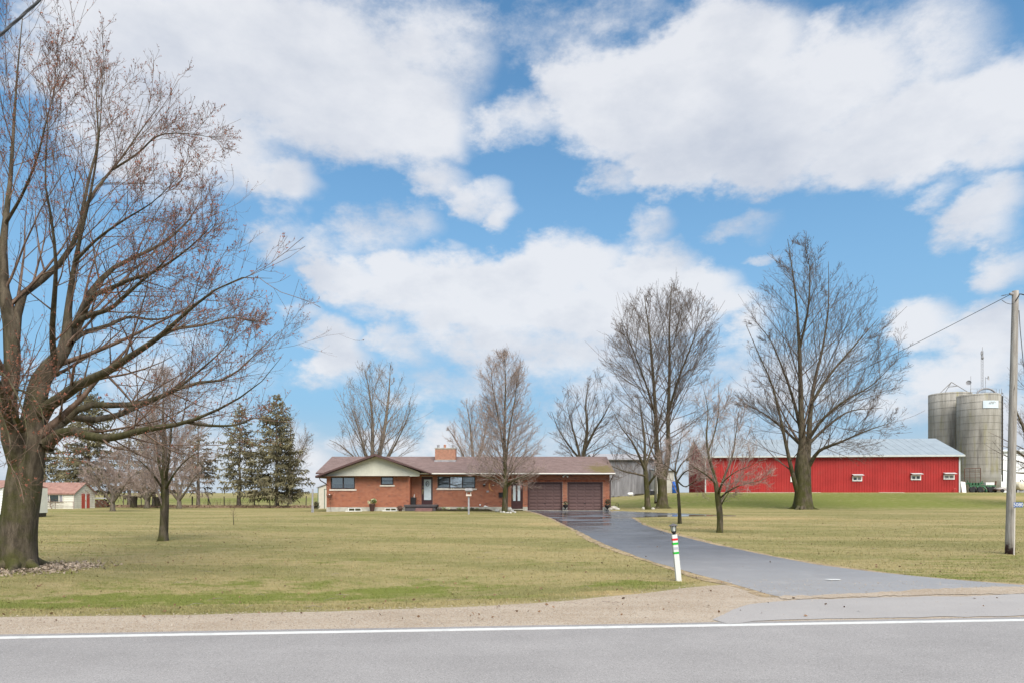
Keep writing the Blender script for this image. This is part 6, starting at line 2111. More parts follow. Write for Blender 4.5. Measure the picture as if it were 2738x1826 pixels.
# ------------------------------------------------------------------ yard at the right end of the barn
ye = 93.0
zye = float(tz(X(2620, ye), ye))
M['jdgreen'] = plain('implement_green', (.035, .115, .055), .6, .3, 4)
M['tyre'] = plain('black_rubber', (.022, .022, .024), .85, .3, 5)
t = thing('seed_planter', 'green farm seed planter with white seed boxes parked before the silos', 'farm implement', (X(2625, ye), ye, zye))
ztb = Z(1298, ye)
MB().box(X(2592, ye), X(2662, ye), ye - .1, ye + .1, ztb - .1, ztb + .1).build('toolbar', M['jdgreen'], t)
MB().box(X(2590, ye), X(2655, ye), ye + .9, ye + 1.05, ztb + .25, ztb + .4).build('toolbar', M['jdgreen'], t)
r = random.Random(3)
for i in range(8):
    xx = X(2594 + i * 8.6, ye)
    mb = MB().obox((xx, ye - .25, ztb - .25), (1, 0, 0), (0, .8, .6), (0, -.6, .8), .09, .3, .07)
    mb.tube([(xx - .05, ye - .55, zye + .22), (xx + .05, ye - .55, zye + .22)], .21, 10)
    mb.build('row_unit', M['tyre'] if i % 2 else M['jdgreen'], t)
    mb = MB().tube([(xx + .12, ye - .2, zye + .16), (xx + .2, ye - .2, zye + .16)], .17, 9)
    mb.build('gauge_wheel', M['tyre'], t)
for i in range(5):
    xx = X(2637 + i * 4.6, ye)
    MB().prism([(xx - .1, ye - .1, ztb + .12), (xx + .1, ye - .1, ztb + .12), (xx + .12, ye - .1, ztb + .48), (xx - .12, ye - .1, ztb + .48)], (0, .4, 0)).build('seed_box', M['white'], t)
for i in range(4):
    xx = X(2598 + i * 8, ye)
    MB().prism([(xx - .1, ye + .1, ztb + .12), (xx + .1, ye + .1, ztb + .12), (xx + .13, ye + .1, ztb + .42), (xx - .13, ye + .1, ztb + .42)], (0, .35, 0)).build('hopper', M['jdgreen'], t)
for a in (2591, 2612, 2640):
    MB().tube([(X(a, ye), ye - .75, zye + .38), (X(a, ye), ye - .5, zye + .38)], .38, 14).build('wheel', M['tyre'], t)
MB().tube([(X(2586, ye), ye, ztb + .75), (X(2588, ye), ye, ztb + .5), (X(2594, ye), ye, ztb + .1)], .07, 6).build('marker_arm', M['jdgreen'], t)
MB().tube([(X(2620, ye), ye + .2, ztb + .1), (X(2630, ye), ye + .2, ztb + .62)], .10, 8).build('marker_arm', M['jdgreen'], t)
MB().tube([(X(2661, ye), ye, ztb), (X(2663, ye), ye, ztb + .65)], .1, 7).build('upright', M['rust'], t)
MB().box(X(2643, ye), X(2649, ye), ye - .6, ye - .4, zye + .02, zye + .4).build('stand', M['sill'], t)
# rusty rack
yr = 96.5
z0 = Z(1279, yr)
t = thing('rusty_rack', 'rusty square-barred metal rack standing against the foot of the silos', 'rack', (X(2600, yr), yr, float(tz(X(2600, yr), yr))))
zz0 = float(tz(X(2600, yr), yr))
for p in (2579, 2593, 2607.5, 2622):
    MB().tube([(X(p, yr), yr, zz0 - .05), (X(p, yr), yr, Z(1252 - (p - 2579) * .04, yr))], .05 if p in (2579, 2622) else .03, 5).build('post', M['rust'], t)
for q in (1252, 1258, 1263, 1269, 1276):
    MB().tube([(X(2579, yr), yr, Z(q, yr)), (X(2622, yr), yr, Z(q - 1.5, yr))], .045 if q == 1252 else .02, 5).build('bar', M['rust'], t)
# leaning white panel
yp = 84.5
c = [(X(2573, yp), yp, zg + .05), (X(2584, yp), yp, zg + .05), (X(2588, yp), yp + .5, Z(1287.5, yp)), (X(2576, yp), yp + .5, Z(1286, yp))]
tag(MB().prism(c, (0, .06, .0)).build('leaning_panel', M['white'], None), 'pale white panel leaning at the right corner of the red barn', 'panel')
# low red trailer bed
yt = 92
t = thing('low_trailer', 'low rusty red trailer loaded with boards beside the utility pole', 'trailer', (X(2680, yt), yt, zye))
MB().box(X(2658, yt), X(2700, yt), yt - .8, yt + .8, zye + .28, zye + .42).build('bed', M['rust'], t)
for a in (2668, 2690):
    MB().tube([(X(a, yt), yt - .95, zye + .24), (X(a, yt), yt - .8, zye + .24)], .24, 12).build('wheel', M['tyre'], t)
for i in range(6):
    MB().obox((X(2676, yt), yt - .5 + .18 * i, zye + .47 + .03 * i), (1, .03 * (i - 3), .10 * (i % 3)), (0, 1, 0), (-.1 * (i % 3), 0, 1), .85, .07, .02).build('board', M['greyboard' if i % 2 else 'sill'], t)
# white farm building
yb2 = 118
t = thing('white_farm_building', 'tall white metal-clad farm building right of the silos', 'farm building', (X(2690, yb2), yb2, float(tz(X(2690, yb2), yb2))))
M['whitemetal'] = plain('white_steel_cladding', (.80, .82, .85), .5, .04, .6)
wx0, wx1 = X(2655, yb2), X(2860, yb2)
wz1 = Z(1205, yb2)
wz0 = float(tz(wx0, yb2)) - .3
MB().box(wx0, wx1, yb2, yb2 + 14, wz0, wz1).build('wall', M['whitemetal'], t)
for i in range(12):
    xx = wx0 + i * 1.1
    MB().box(xx + .02, xx + 1.08, yb2 - .025, yb2 - .001, wz0 + .3, wz1 - .05).build('panel', M['whitemetal'], t)
MB().box(X(2667, yb2), X(2681, yb2), yb2 - .06, yb2 - .026, Z(1252, yb2), Z(1236, yb2)).build('hatch', M['signwhite'], t)
MB().box(wx0 - .2, wx1, yb2 - .3, yb2 - .03, wz1 - .2, wz1 + .06).build('eave_trim', M['steeltrim'], t)
MB().prism([(wx0 - .2, yb2 - .3, wz1 + .062), (wx0 - .2, yb2 + 7, wz1 + .7), (wx0 - .2, yb2 + 14.3, wz1 + .062)], (wx1 - wx0 + .2, 0, 0)).build('roof', M['whitemetal'], t)
# fuel tank
yt = 95
t = thing('fuel_tank', 'cream round-bellied fuel tank right of the utility pole', 'tank', (X(2723, yt), yt, zye))
M['cream'] = plain('cream_paint', (.60, .55, .42), .5, .12, 3)
zc = Z(1298, yt)
MB().tube([(X(2722, yt), yt - .9, zc), (X(2722, yt), yt - .8, zc), (X(2722, yt), yt + .9, zc), (X(2722, yt), yt + 1, zc)], [.45, .58, .58, .45], 20).build('body', M['cream'], t, True)
for q in (-.6, .6):
    MB().box(X(2715, yt), X(2729, yt), yt + q - .06, yt + q + .06, zye - .05, zc - .4).build('cradle', M['greyboard'], t)
MB().tube([(X(2720, yt), yt - .6, zc + .55), (X(2720, yt), yt - .6, zc + .8), (X(2724, yt), yt - .6, zc + .86), (X(2727, yt), yt - .8, zc + .5), (X(2727, yt), yt - .85, zc)], .05, 6).build('pump', M['black'], t)

# ------------------------------------------------------------------ white shed on the left
ysd = 68.0
gz = Z(1363, ysd)
sx0, sxc, sx1 = X(60, ysd), X(198, ysd), X(253, ysd)
t = thing('white_shed', 'small white clapboard shed with red double doors and a faded red roof', 'shed', ((sx0 + sxc) / 2, ysd, gz))
M['clap'] = plain('white_clapboard', (.68, .66, .57), .8, .07, 2, dirt=(.42, .38, .30), dirt_amt=.4)
M['reddoor'] = plain('faded_red_door', (.44, .075, .05), .7, .12, 4)
M['redroof'] = plain('faded_red_shingle', (.285, .160, .130), .9, .18, 3, .4, 30, dirt=(.19, .085, .065), dirt_amt=.6)
# long side faces the camera, gable end turned a little towards it
D2 = 2.6
ax = Vector((0, 1, 0))         # along the gable end, which faces right
dy_ = lambda p: sxc * K / (p - CX) - ysd
gw = dy_(253)
ez, rz = Z(1315.5, ysd), Z(1289.5, ysd + gw / 2)
A = Vector((sxc, ysd, 0))
B_ = A + ax * gw
mid = (A + B_) / 2
long = Vector((-(sxc - sx0), .0, 0))
mb = MB()
mb.prism([(A.x, A.y, gz - .3), (B_.x, B_.y, gz - .3), (B_.x, B_.y, ez), (mid.x, mid.y, rz), (A.x, A.y, ez)], long)
mb.build('wall', M['clap'], t)
pitch = .19
nr = Vector((ax.y, -ax.x, 0))
rows = int((rz - gz) / pitch) + 1
d0, d1 = dy_(217.5), dy_(238.8)
dz1 = Z(1318, ysd + 1.7)
for i in range(rows):
    z0, z1 = gz - .05 + i * pitch, gz - .05 + (i + 1) * pitch - .012
    # gable end
    if z0 < ez:
        a, b = 0, gw
    else:
        f = (z1 - ez) / (rz - ez)
        a, b = gw / 2 * f, gw - gw / 2 * f
    if b - a > .1:
        segs = [(a, b)] if z0 > dz1 else [(a, d0), (d1, b)]
        for (p, q) in segs:
            P0_, P1_ = A + ax * p, A + ax * q
            lo, hi = nr * .03, nr * .006
            MB().add([(P0_ + lo).to_tuple()[:2] + (z0,), (P1_ + lo).to_tuple()[:2] + (z0,), (P1_ + hi).to_tuple()[:2] + (z1,), (P0_ + hi).to_tuple()[:2] + (z1,), P0_.to_tuple()[:2] + (z0,), P1_.to_tuple()[:2] + (z0,)],
                     [(0, 1, 2, 3), (4, 5, 1, 0)]).build('clapboard', M['clap'], t)
    if z1 < ez + .02:
        wz0_, wz1_ = Z(1342, ysd), Z(1321, ysd)
        segs = [(sx0, sxc)] if (z1 < wz0_ or z0 > wz1_) else [(sx0, X(126, ysd)), (X(171, ysd), sxc)]
        for (p, q) in segs:
            MB().add([(p, ysd - .03, z0), (q, ysd - .03, z0), (q, ysd - .006, z1), (p, ysd - .006, z1), (p, ysd, z0), (q, ysd, z0)], [(0, 1, 2, 3), (4, 5, 1, 0)]).build('clapboard', M['clap'], t)
# doors
gap = .22
half = (d1 - d0 - gap) / 2
for k, (p, q) in enumerate(((d0, d0 + half), (d1 - half, d1))):
    P0_, P1_ = A + ax * p + nr * .0, A + ax * q
    mb = MB().prism([(P0_.x, P0_.y, gz + .02), (P1_.x, P1_.y, gz + .02), (P1_.x + nr.x * .045, P1_.y + nr.y * .045, gz + .02), (P0_.x + nr.x * .045, P0_.y + nr.y * .045, gz + .02)], (0, 0, dz1 - gz - .04))
    mb.build('door', M['reddoor'], t)
P0_, P1_ = A + ax * (d0 + half + .004), A + ax * (d1 - half - .004)
MB().prism([(P0_.x, P0_.y, gz + .02), (P1_.x, P1_.y, gz + .02), (P1_.x + nr.x * .055, P1_.y + nr.y * .055, gz + .02), (P0_.x + nr.x * .055, P0_.y + nr.y * .055, gz + .02)], (0, 0, dz1 - gz - .05)).build('door_post', M['white'], t)
P0_ = A + ax * (d0 + half + .03) + nr * .07
MB().rock((P0_.x, P0_.y, gz + .95), .05, .03, .09, 2).build('latch', M['brass'], t)
# window
mb = MB()
wx0_, wx1_, wz0_, wz1_ = X(127, ysd), X(170, ysd), Z(1342, ysd), Z(1321, ysd)
f = .07
mb.box(wx0_, wx1_, ysd - .06, ysd - .005, wz1_ - f, wz1_).box(wx0_, wx1_, ysd - .06, ysd - .005, wz0_, wz0_ + f)
mb.box(wx0_, wx0_ + f, ysd - .06, ysd - .005, wz0_ + f, wz1_ - f).box(wx1_ - f, wx1_, ysd - .06, ysd - .005, wz0_ + f, wz1_ - f)
for q in (133, 158.5):
    mb.box(X(q, ysd) - f / 2, X(q, ysd) + f / 2, ysd - .058, ysd - .005, wz0_ + f, wz1_ - f)
wf = mb.build('window', M['clap'], t)
for a, b, mt in ((128.5, 132, 'greyglass'), (134, 157.5, 'darkglass'), (159.5, 168.5, 'greyglass')):
    MB().box(X(a, ysd), X(b, ysd), ysd - .03, ysd - .006, wz0_ + f, wz1_ - f).build('pane', M[mt], wf)
# roof
e = .16
nA = A - ax * e
nB = B_ + ax * e
drop = e * (rz - ez) / (gw / 2)
outx = nr * .18
mb = MB()
mb.prism([(nA.x + outx.x, nA.y + outx.y, ez - drop + .03), (mid.x + outx.x, mid.y + outx.y, rz + .03), (nB.x + outx.x, nB.y + outx.y, ez - drop + .03), (nB.x + outx.x, nB.y + outx.y, ez - drop - .04), (mid.x + outx.x, mid.y + outx.y, rz - .05), (nA.x + outx.x, nA.y + outx.y, ez - drop - .04)], long - Vector((.3, 0, 0)))
mb.build('roof', M['redroof'], t)
mb = MB().prism([(nA.x + outx.x, nA.y + outx.y - .02, ez - drop - .045), (nA.x + outx.x, nA.y + outx.y + .01, ez - drop - .045), (nA.x + outx.x, nA.y + outx.y + .01, ez - drop - .11), (nA.x + outx.x, nA.y + outx.y - .02, ez - drop - .11)], long - Vector((.3, 0, 0)))
mb.build('fascia', M['redroof'], t)
MB().box(sxc - .05, sxc + .03, ysd - .07, ysd - .032, gz - .05, ez - .05).build('corner_board', M['sill'], t)
# trellis wires with a bare vine on the shed side
t = thing('wire_trellis', 'brown rail trellis with a bare vine in front of the white shed wall', 'trellis', (X(140, ysd - .4), ysd - .4, gz))
yv = ysd - .4
for q in (1341, 1354):
    MB().tube([(X(90, yv), yv, Z(q, yv)), (X(197, yv), yv, Z(q, yv))], .022, 5).build('rail', M['rust'], t)
for q in (104, 148, 196):
    MB().tube([(X(q, yv), yv, gz - .1), (X(q, yv), yv, Z(1340, yv))], .02, 5).build('post', M['rust'], t)
r = random.Random(12)
mb = MB().tube([(X(144, yv), yv - .1, gz), (X(137, yv), yv - .1, Z(1354, yv)), (X(135, yv), yv - .08, Z(1344, yv)), (X(136, yv), yv - .05, Z(1330, yv))], [.05, .04, .03, .015], 6)
for i in range(16):
    s = r.choice((-1, 1))
    x0 = X(136, yv)
    z0 = Z(r.uniform(1335, 1354), yv)
    L = r.uniform(.5, 2.0)
    mb.tube([(x0, yv - .06, z0), (x0 + s * L * .4, yv - .1, z0 + r.uniform(-.1, .25)), (x0 + s * L, yv - .06, z0 + r.uniform(-.2, .3))], [.018, .012, .005], 4)
mb.build('vine', M['twig_brown'], t)
c = gp(110, 1372)
mb = MB()
for i in range(9):
    mb.rock((c.x + r.uniform(-.3, .3), c.y + r.uniform(-.15, .15), c.z + .05), .14, .1, .07, i)
tag(mb.build('leaf_pile', M['litter'], None), 'small heap of brown leaves on the grass before the white shed', 'leaf pile')

# white building at the left edge
yl = gp(4, 1387).y
gl2 = float(tz(X(0, yl), yl))
t = thing('white_outbuilding', 'white-sided building with a dark base at the left edge of the lawn', 'building', (X(-60, yl), yl, gl2))
wx1 = X(8, yl)
wx0 = wx1 - 4.5
MB().box(wx0, wx1, yl, yl + 4, gl2 + .28, Z(1303, yl)).build('wall', M['clap'], t)
for i in range(10):
    z0 = gl2 + .3 + i * .165
    MB().add([(wx0, yl - .03, z0), (wx1, yl - .03, z0), (wx1, yl - .006, z0 + .155), (wx0, yl - .006, z0 + .155)], [(0, 1, 2, 3)]).build('clapboard', M['white'], t)
MB().box(wx0 + .02, wx1 - .02, yl + .02, yl + 3.9, gl2 - .2, gl2 + .279).build('base', M['bark_dark'], t)
MB().prism([(wx0, yl - .15, Z(1303, yl) + .002), (wx0, yl + 2, Z(1303, yl) + .5), (wx0, yl + 4.15, Z(1303, yl) + .002)], (wx1 - wx0, 0, 0)).build('roof', M['redroof'], t)

# ------------------------------------------------------------------ field edge: bank of litter, fence, stumps, woodpile
r = random.Random(21)
LIT = []
rg2 = np.random.default_rng(77)
xs_ = np.linspace(X(235, 74), X(838, 71), 150)
ys_ = np.interp(xs_, [xs_[0], xs_[-1]], [75.5, 72.0])
rowsv = []
for k_, (off, hh) in enumerate(((-1.5, .0), (-.9, .12), (-.2, .22), (.6, .16), (1.4, .0))):
    zz = tz(xs_, ys_ + off) + hh * rg2.uniform(.5, 1.4, len(xs_)) + .015
    rowsv.append(np.stack([xs_, ys_ + off + rg2.normal(0, .12, len(xs_)), zz], -1))
Vv = np.stack(rowsv, 0)
i_ = np.arange(5 * 150).reshape(5, 150)
Fq = np.stack([i_[:-1, :-1], i_[:-1, 1:], i_[1:, 1:], i_[1:, :-1]], -1).reshape(-1, 4)
link('litter_bank', mesh_np('litter_bank', Vv, Fq, False), M['litter'], kind='structure')
cnt = 5000
u = rg2.random(cnt)
px_ = xs_[0] + (xs_[-1] - xs_[0]) * u
py_ = np.interp(px_, xs_, ys_) + rg2.normal(-.2, .8, cnt)
pz_ = tz(px_, py_) + rg2.uniform(.02, .22, cnt)
d = nrm(rg2.normal(0, 1, (cnt, 3)) * [1, 1, .4])
e = nrm(np.cross(d, rg2.normal(0, 1, (cnt, 3))))
c = np.stack([px_, py_, pz_], -1)
sz = rg2.uniform(.05, .13, (cnt, 1))
q = np.stack([c - d * sz, c + e * sz * .5, c + d * sz, c - e * sz * .5], 1)
link('leaf_litter', mesh_np('leaf_litter', q, (np.arange(cnt)[:, None] * 4 + np.arange(4)[None]).astype(int)), M['litter'], kind='stuff')

yf = 77.0
t = thing('field_fence', 'sagging wire farm fence on thin wooden posts along the field behind the spruces', 'fence', (X(600, yf), yf, 0))
fp = [280, 330, 378, 399, 440, 481, 514, 556, 600, 634, 680, 722, 770, 818]
for i, p in enumerate(fp):
    x = X(p, yf)
    z = float(tz(x, yf))
    lean = r.uniform(-.06, .06)
    MB().tube([(x, yf, z - .1), (x + lean, yf, z + r.uniform(1.15, 1.4))], .06 if i % 3 else .085, 6).build('post', M['bark_grey'], t)
for h in (.25, .5, .75, 1.0, 1.2):
    MB().tube([(X(p, yf), yf, float(tz(X(p, yf), yf)) + h + .02 * math.sin(p)) for p in fp], .008, 3).build('wire', M['hoop'], t)
MB().tube([(X(553, yf), yf - .05, Z(1320, yf)), (X(566, yf), yf - .3, Z(1347, yf))], .06, 6).build('brace', M['bark_grey'], t)
for i, (p, pt, pb, w, lab) in enumerate(((357.5, 1325, 1353, 8.5, 'black barrel-like stump standing at the field edge right of the fruit tree'), (422, 1326, 1350, 8, 'dark stump half hidden behind the small mossy tree'))):
    yk = 72.5
    x = X(p, yk)
    z = Z(pb, yk)
    mb = MB().lathe((x, yk, z - .05), [(w * yk / K * 1.05, 0), (w * yk / K, .1), (w * yk / K * .97, .6), (w * yk / K, (pb - pt) * yk / K)], 12)
    tag(mb.build('dark_stump', M['bark_dark'], None), lab, 'stump')
# woodpile by the shed
yk = 73.5
t = thing('woodpile', 'stack of brown split logs between the white shed and the fruit tree', 'woodpile', (X(272, yk), yk, float(tz(X(272, yk), yk))))
z0 = float(tz(X(272, yk), yk))
for j in range(5):
    for i in range(7 - (j > 3)):
        c = Vector((X(258, yk) + i * .19 + (j % 2) * .09, yk, z0 + .1 + j * .165))
        MB().tube([c + Vector((0, -.2, 0)), c + Vector((r.uniform(-.03, .03), .25, 0))], r.uniform(.075, .1), 7).build('log', M['rust' if (i + j) % 3 else 'bark_grey'], t)
MB().prism([(X(255, yk), yk - .3, z0 + .97), (X(292, yk), yk - .3, z0 + .93), (X(292, yk), yk + .3, z0 + .99), (X(255, yk), yk + .3, z0 + 1.05)], (0, 0, .03)).build('sheet', M['greyboard'], t)
# pale post near the house, stake sapling
g = gp(835, 1369)
tag(MB().tube([(g.x, g.y, g.z - .1), (g.x + .03, g.y, g.z + 1.75)], [.075, .06], 7).tube([(g.x + .12, g.y - .1, g.z - .1), (g.x + .1, g.y - .1, g.z + .5)], .04, 6).build('wooden_post', M['greyboard'], None), 'short pale leaning wooden post at the fence end near the house', 'post')
g = gp(625, 1402)
t = thing('sapling', 'tiny bare sapling with a thin stake alone on the middle of the left lawn', 'sapling', g)
MB().tube([(g.x, g.y, g.z - .05), (g.x - .02, g.y, g.z + .35), (g.x - .03, g.y, g.z + .55)], [.018, .013, .008], 5).build('trunk', M['bark_dark'], t)
mb = MB()
for i in range(9):
    z0 = g.z + .3 + i * .05
    s = (-1) ** i
    mb.tube([(g.x - .02, g.y, z0), (g.x - .02 + s * r.uniform(.08, .2), g.y + r.uniform(-.1, .1), z0 + r.uniform(.15, .35))], [.006, .003], 4)
mb.build('crown', M['twig_brown'], t)
mb = MB()
for i in range(60):
    a, b = r.uniform(545, 690), yf - .6 + r.uniform(-.5, .5)
    x = X(a, b)
    z = float(tz(x, b))
    mb.tube([(x, b, z), (x + r.uniform(-.15, .15), b, z + r.uniform(.3, .7)), (x + r.uniform(-.3, .3), b, z + r.uniform(.5, 1.1))], [.012, .008, .004], 3)
link_ = mb.build('dry_weeds', M['twig_brown'], None, kind='stuff')

# ------------------------------------------------------------------ utility pole and its neighbour, wires
def m_pole(n, bs):
    o = n('ShaderNodeTexCoord').outputs['Object']
    v = n.vec('MULTIPLY', o, (1, 1, .05))
    k = n.noise(v, 22, 6, .65)
    col = n.mix(n.ramp(k, .3, .7), (.22, .195, .175), (.42, .395, .36))
    cr = n.ramp(n.noise(v, 46, 3, .7), .62, .7)
    col = n.mix(cr, col, (.09, .075, .065))
    z = n('ShaderNodeSeparateXYZ', {0: o}).outputs[2]
    rot = n.math('ADD', n.ramp(z, .5, .05), n.math('MULTIPLY_ADD', n.noise(o, 7, 5, .6), 1.6, -1.0))
    col = n.mix(n.ramp(rot, .3, .7), col, (.06, .035, .035))
    bm = n('ShaderNodeBump', {'Strength': .6, 'Distance': .01, 'Height': k})
    setb(n, bs, color=col, rough=.92, spec=.15, normal=bm.outputs[0])


M['pole'] = new_mat('weathered_pole', m_pole)
M['cable'] = plain('black_cable', (.07, .07, .075), .6, .1, 5)
g = gp(2700, 1480)
yp = g.y
ptop = at(2715, 779, yp)
t = thing('utility_pole', 'weathered grey wooden utility pole standing on the lawn at the right edge', 'utility pole', g)
axis_ = Vector((ptop.x - g.x, 0, ptop.z - g.z))
pts = [Vector(g) + axis_ * s + Vector((0, 0, -.15 if s == 0 else 0)) for s in np.linspace(0, 1, 16)]
MB().tube(pts, [np.interp(s, [0, .1, 1], [.112, .102, .072]) for s in np.linspace(0, 1, 16)], 18).build('shaft', M['pole'], t, True)
b0 = at(2705, 787, yp)
MB().tube([b0 + Vector((.06, 0, 0)), b0, b0 - Vector((.05, 0, 0))], [.03, .042, .03], 8).build('insulator', M['greyboard'], t)
MB().tube([ptop + Vector((-.05, -.08, -.27)), ptop + Vector((.02, -.085, -.16)), ptop + Vector((.07, -.04, -.09)), ptop + Vector((.16, 0, -.08)), ptop + Vector((.22, 0, -.1))], .014, 6).build('cable_clamp', M['black'], t)
MB().tube([ptop + Vector((.07, -.03, -.5)), ptop + Vector((.11, -.02, -1.0)), ptop + Vector((.20, 0, -1.8)), ptop + Vector((.30, 0, -2.6)), ptop + Vector((.6, 0, -4.5))], .009, 5).build('down_wire', M['cable'], t)
MB().tube([b0 + Vector((-.05, 0, 0)), at(2680, 791, yp), at(2677, 792.5, yp), at(2690, 790, yp)], .006, 5).build('wire_loop', M['cable'], t)
MB().tube([at(2678.5, 803, yp), at(2690, 811, yp), at(2702, 814, yp), at(2710, 812, yp - .08)], .007, 5).build('wire_loop', M['cable'], t)
# second pole in the yard
y2 = gp(1753, 1345).y
g2 = Vector((X(1753, y2), y2, float(tz(X(1753, y2), y2))))
z2 = Z(1170, y2)
t = thing('wooden_pole', 'plain grey wooden pole half hidden behind the twin-stem maple', 'utility pole', g2)
MB().tube([g2 - Vector((0, 0, .2)), Vector((g2.x + .02, y2, (g2.z + z2) / 2)), Vector((g2.x + .04, y2, z2))], [.14, .125, .10], 12).build('shaft', M['pole'], t, True)
MB().box(g2.x - .02, g2.x + .1, y2 - .16, y2 - .11, z2 - .3, z2 - .1).build('bracket', M['black'], t)


def wire(a, b, sag, r_, label, n=40):
    a, b = Vector(a), Vector(b)
    pts = [a.lerp(b, s) - Vector((0, 0, 4 * sag * s * (1 - s))) for s in np.linspace(0, 1, n)]
    return tag(MB().tube(pts, r_, 5).build('overhead_wire', M['cable'], None), label, 'wire', 'overhead wires')


wire(b0 - Vector((.05, 0, .02)), Vector((g2.x, y2 - .1, z2 - .2)), 1.0, .008, 'thin sagging service wire running from the right-hand pole back into the trees')
# thick twisted cable crossing the top left corner, close overhead
a_, b_ = at(-420, 420, 5.2), at(520, -420, 6.2)
ap = [(a_.lerp(b_, s)) - Vector((0, 0, .16 * 4 * s * (1 - s))) for s in np.linspace(0, 1, 90)]
mb = MB()
for ph in (0, 2.1, 4.2):
    mb.tube([p + Vector((0, .007 * math.cos(i * .55 + ph), .007 * math.sin(i * .55 + ph))) for i, p in enumerate(ap)], .0062, 6)
tag(mb.build('overhead_wire', M['cable'], None), 'thick twisted black cable crossing the top left corner overhead', 'cable', 'overhead wires')

# number sign on its stake
M['signblue'] = plain('sign_blue', (.02, .085, .30), .4, .05, 3)
g = gp(2711, 1480)
ys2 = g.y - .25
t = thing('house_number_sign', 'small blue number sign 5080 on a thin pale stake beside the utility pole', 'sign', (X(2712, ys2), ys2, 0))
MB().tube([(X(2711, ys2), ys2, -.05), (X(2713, ys2), ys2, Z(1345, ys2))], .017, 6).build('stake', M['sill'], t)
sx0, sx1, sz0, sz1 = X(2708, ys2), X(2733, ys2), Z(1355, ys2), Z(1342, ys2)
bd = MB().box(sx0, sx1, ys2 - .03, ys2 - .022, sz0, sz1).build('board', M['signblue'], t)
cu = bpy.data.curves.new('digits', 'FONT')
cu.body = '5080'
cu.size = (sz1 - sz0) * 1.05
cu.extrude = .001
cu.align_x = 'CENTER'
cu.align_y = 'CENTER'
tmp = bpy.data.objects.new('digits', cu)
COL.objects.link(tmp)
bpy.context.view_layer.update()
mt = bpy.data.meshes.new_from_object(tmp.evaluated_get(bpy.context.evaluated_depsgraph_get()))
bpy.data.objects.remove(tmp)
rot = np.array([(v.co.x, -v.co.z, v.co.y) for v in mt.vertices])
cc = np.array([(sx0 + sx1) / 2, ys2 - .033, (sz0 + sz1) / 2]) - np.array([X(2712, ys2), ys2, 0])
mt.vertices.foreach_set('co', (rot + cc).astype(np.float32).ravel())
mt.update()
link('digits', mt, M['white'], bd)

# ------------------------------------------------------------------ striped lamp post
g = gp(1814.5, 1552)
yq = g.y
top = at(1802.5, 1428, yq)
t = thing('lamp_post', 'leaning white square post with red, green and grey bands and a small lantern on top', 'lamp post', g)
ax_ = (top - g).normalized()
ux = Vector((ax_.z, 0, -ax_.x))
hw = .045
LEN_ = (top - g).length


def post_box(a, b, h, name, mat, par):
    c = Vector(g) + ax_ * ((a + b) / 2)
    return MB().obox(c, ux, (0, 1, 0), ax_, h, h, (b - a) / 2).build(name, mat, par)


M['postwhite'] = plain('weathered_white_post', (.66, .66, .64), .6, .07, 6, .2, 60, stretch=(1, 1, .2), dirt=(.34, .31, .26), dirt_amt=.4)
po = post_box(-.15, LEN_, hw, 'post', M['postwhite'], t)
M['tapegreen'] = plain('green_reflective_tape', (.01, .42, .03), .35, .05, 5)
M['tapered'] = plain('red_reflective_tape', (.62, .012, .02), .35, .05, 5)
M['tapegrey'] = plain('silver_reflective_tape', (.46, .46, .52), .3, .05, 5, metal=.2)
for (a, b, mt) in ((1438, 1443.2, 'tapered'), (1449, 1454.6, 'tapegreen'), (1461, 1467.2, 'tapegrey'), (1474, 1479.2, 'tapegreen')):
    f = lambda q: (1552 - q) / (1552 - 1428) * LEN_
    post_box(f(b), f(a), hw + .003, 'band', M[mt], po)
lc = Vector(g) + ax_ * (LEN_ + .002)
MB().tube([lc, lc + ax_ * .03], .03, 10).build('lamp_base', M['black'], t)
la = MB().tube([lc + ax_ * .03, lc + ax_ * .06], [.042, .045], 12).build('lantern', M['black'], t)
M['lens'] = plain('frosted_lens', (.60, .62, .58), .25, .06, 8)
MB().tube([lc + ax_ * .061, lc + ax_ * .15], [.036, .048], 12).build('lens', M['lens'], la)
for k in range(6):
    w = k * math.pi / 3
    d = ux * math.cos(w) + Vector((0, 1, 0)) * math.sin(w)
    MB().tube([lc + ax_ * .06 + d * .041, lc + ax_ * .152 + d * .053], .0045, 5).build('strut', M['black'], la)
M['lampcap'] = plain('grey_lamp_cap', (.11, .10, .10), .45, .15, 8)
MB().tube([lc + ax_ * .152, lc + ax_ * .158, lc + ax_ * .166, lc + ax_ * .185, lc + ax_ * .20], [.05, .083, .083, .04, .012], 16).build('cap', M['lampcap'], la)

# ------------------------------------------------------------------ small ground detail
# flat white spot on the driveway, in the road paint colour
g = gp(2228, 1551)
M['water'] = plain('puddle_water', (.05, .05, .055), .02, .0, 1, spec=1.0)
pts = [(g.x + .14 * math.cos(a) * (1 + .2 * math.sin(3 * a)), g.y + .09 * math.sin(a) * (1 + .15 * math.cos(2 * a)), float(tz(g.x, g.y)) + .02) for a in np.linspace(0, 6.283, 25)[:-1]]
me_ = MB().add(pts, [tuple(range(24))]).build('white_spot', M['roadpaint'], None, kind='structure')
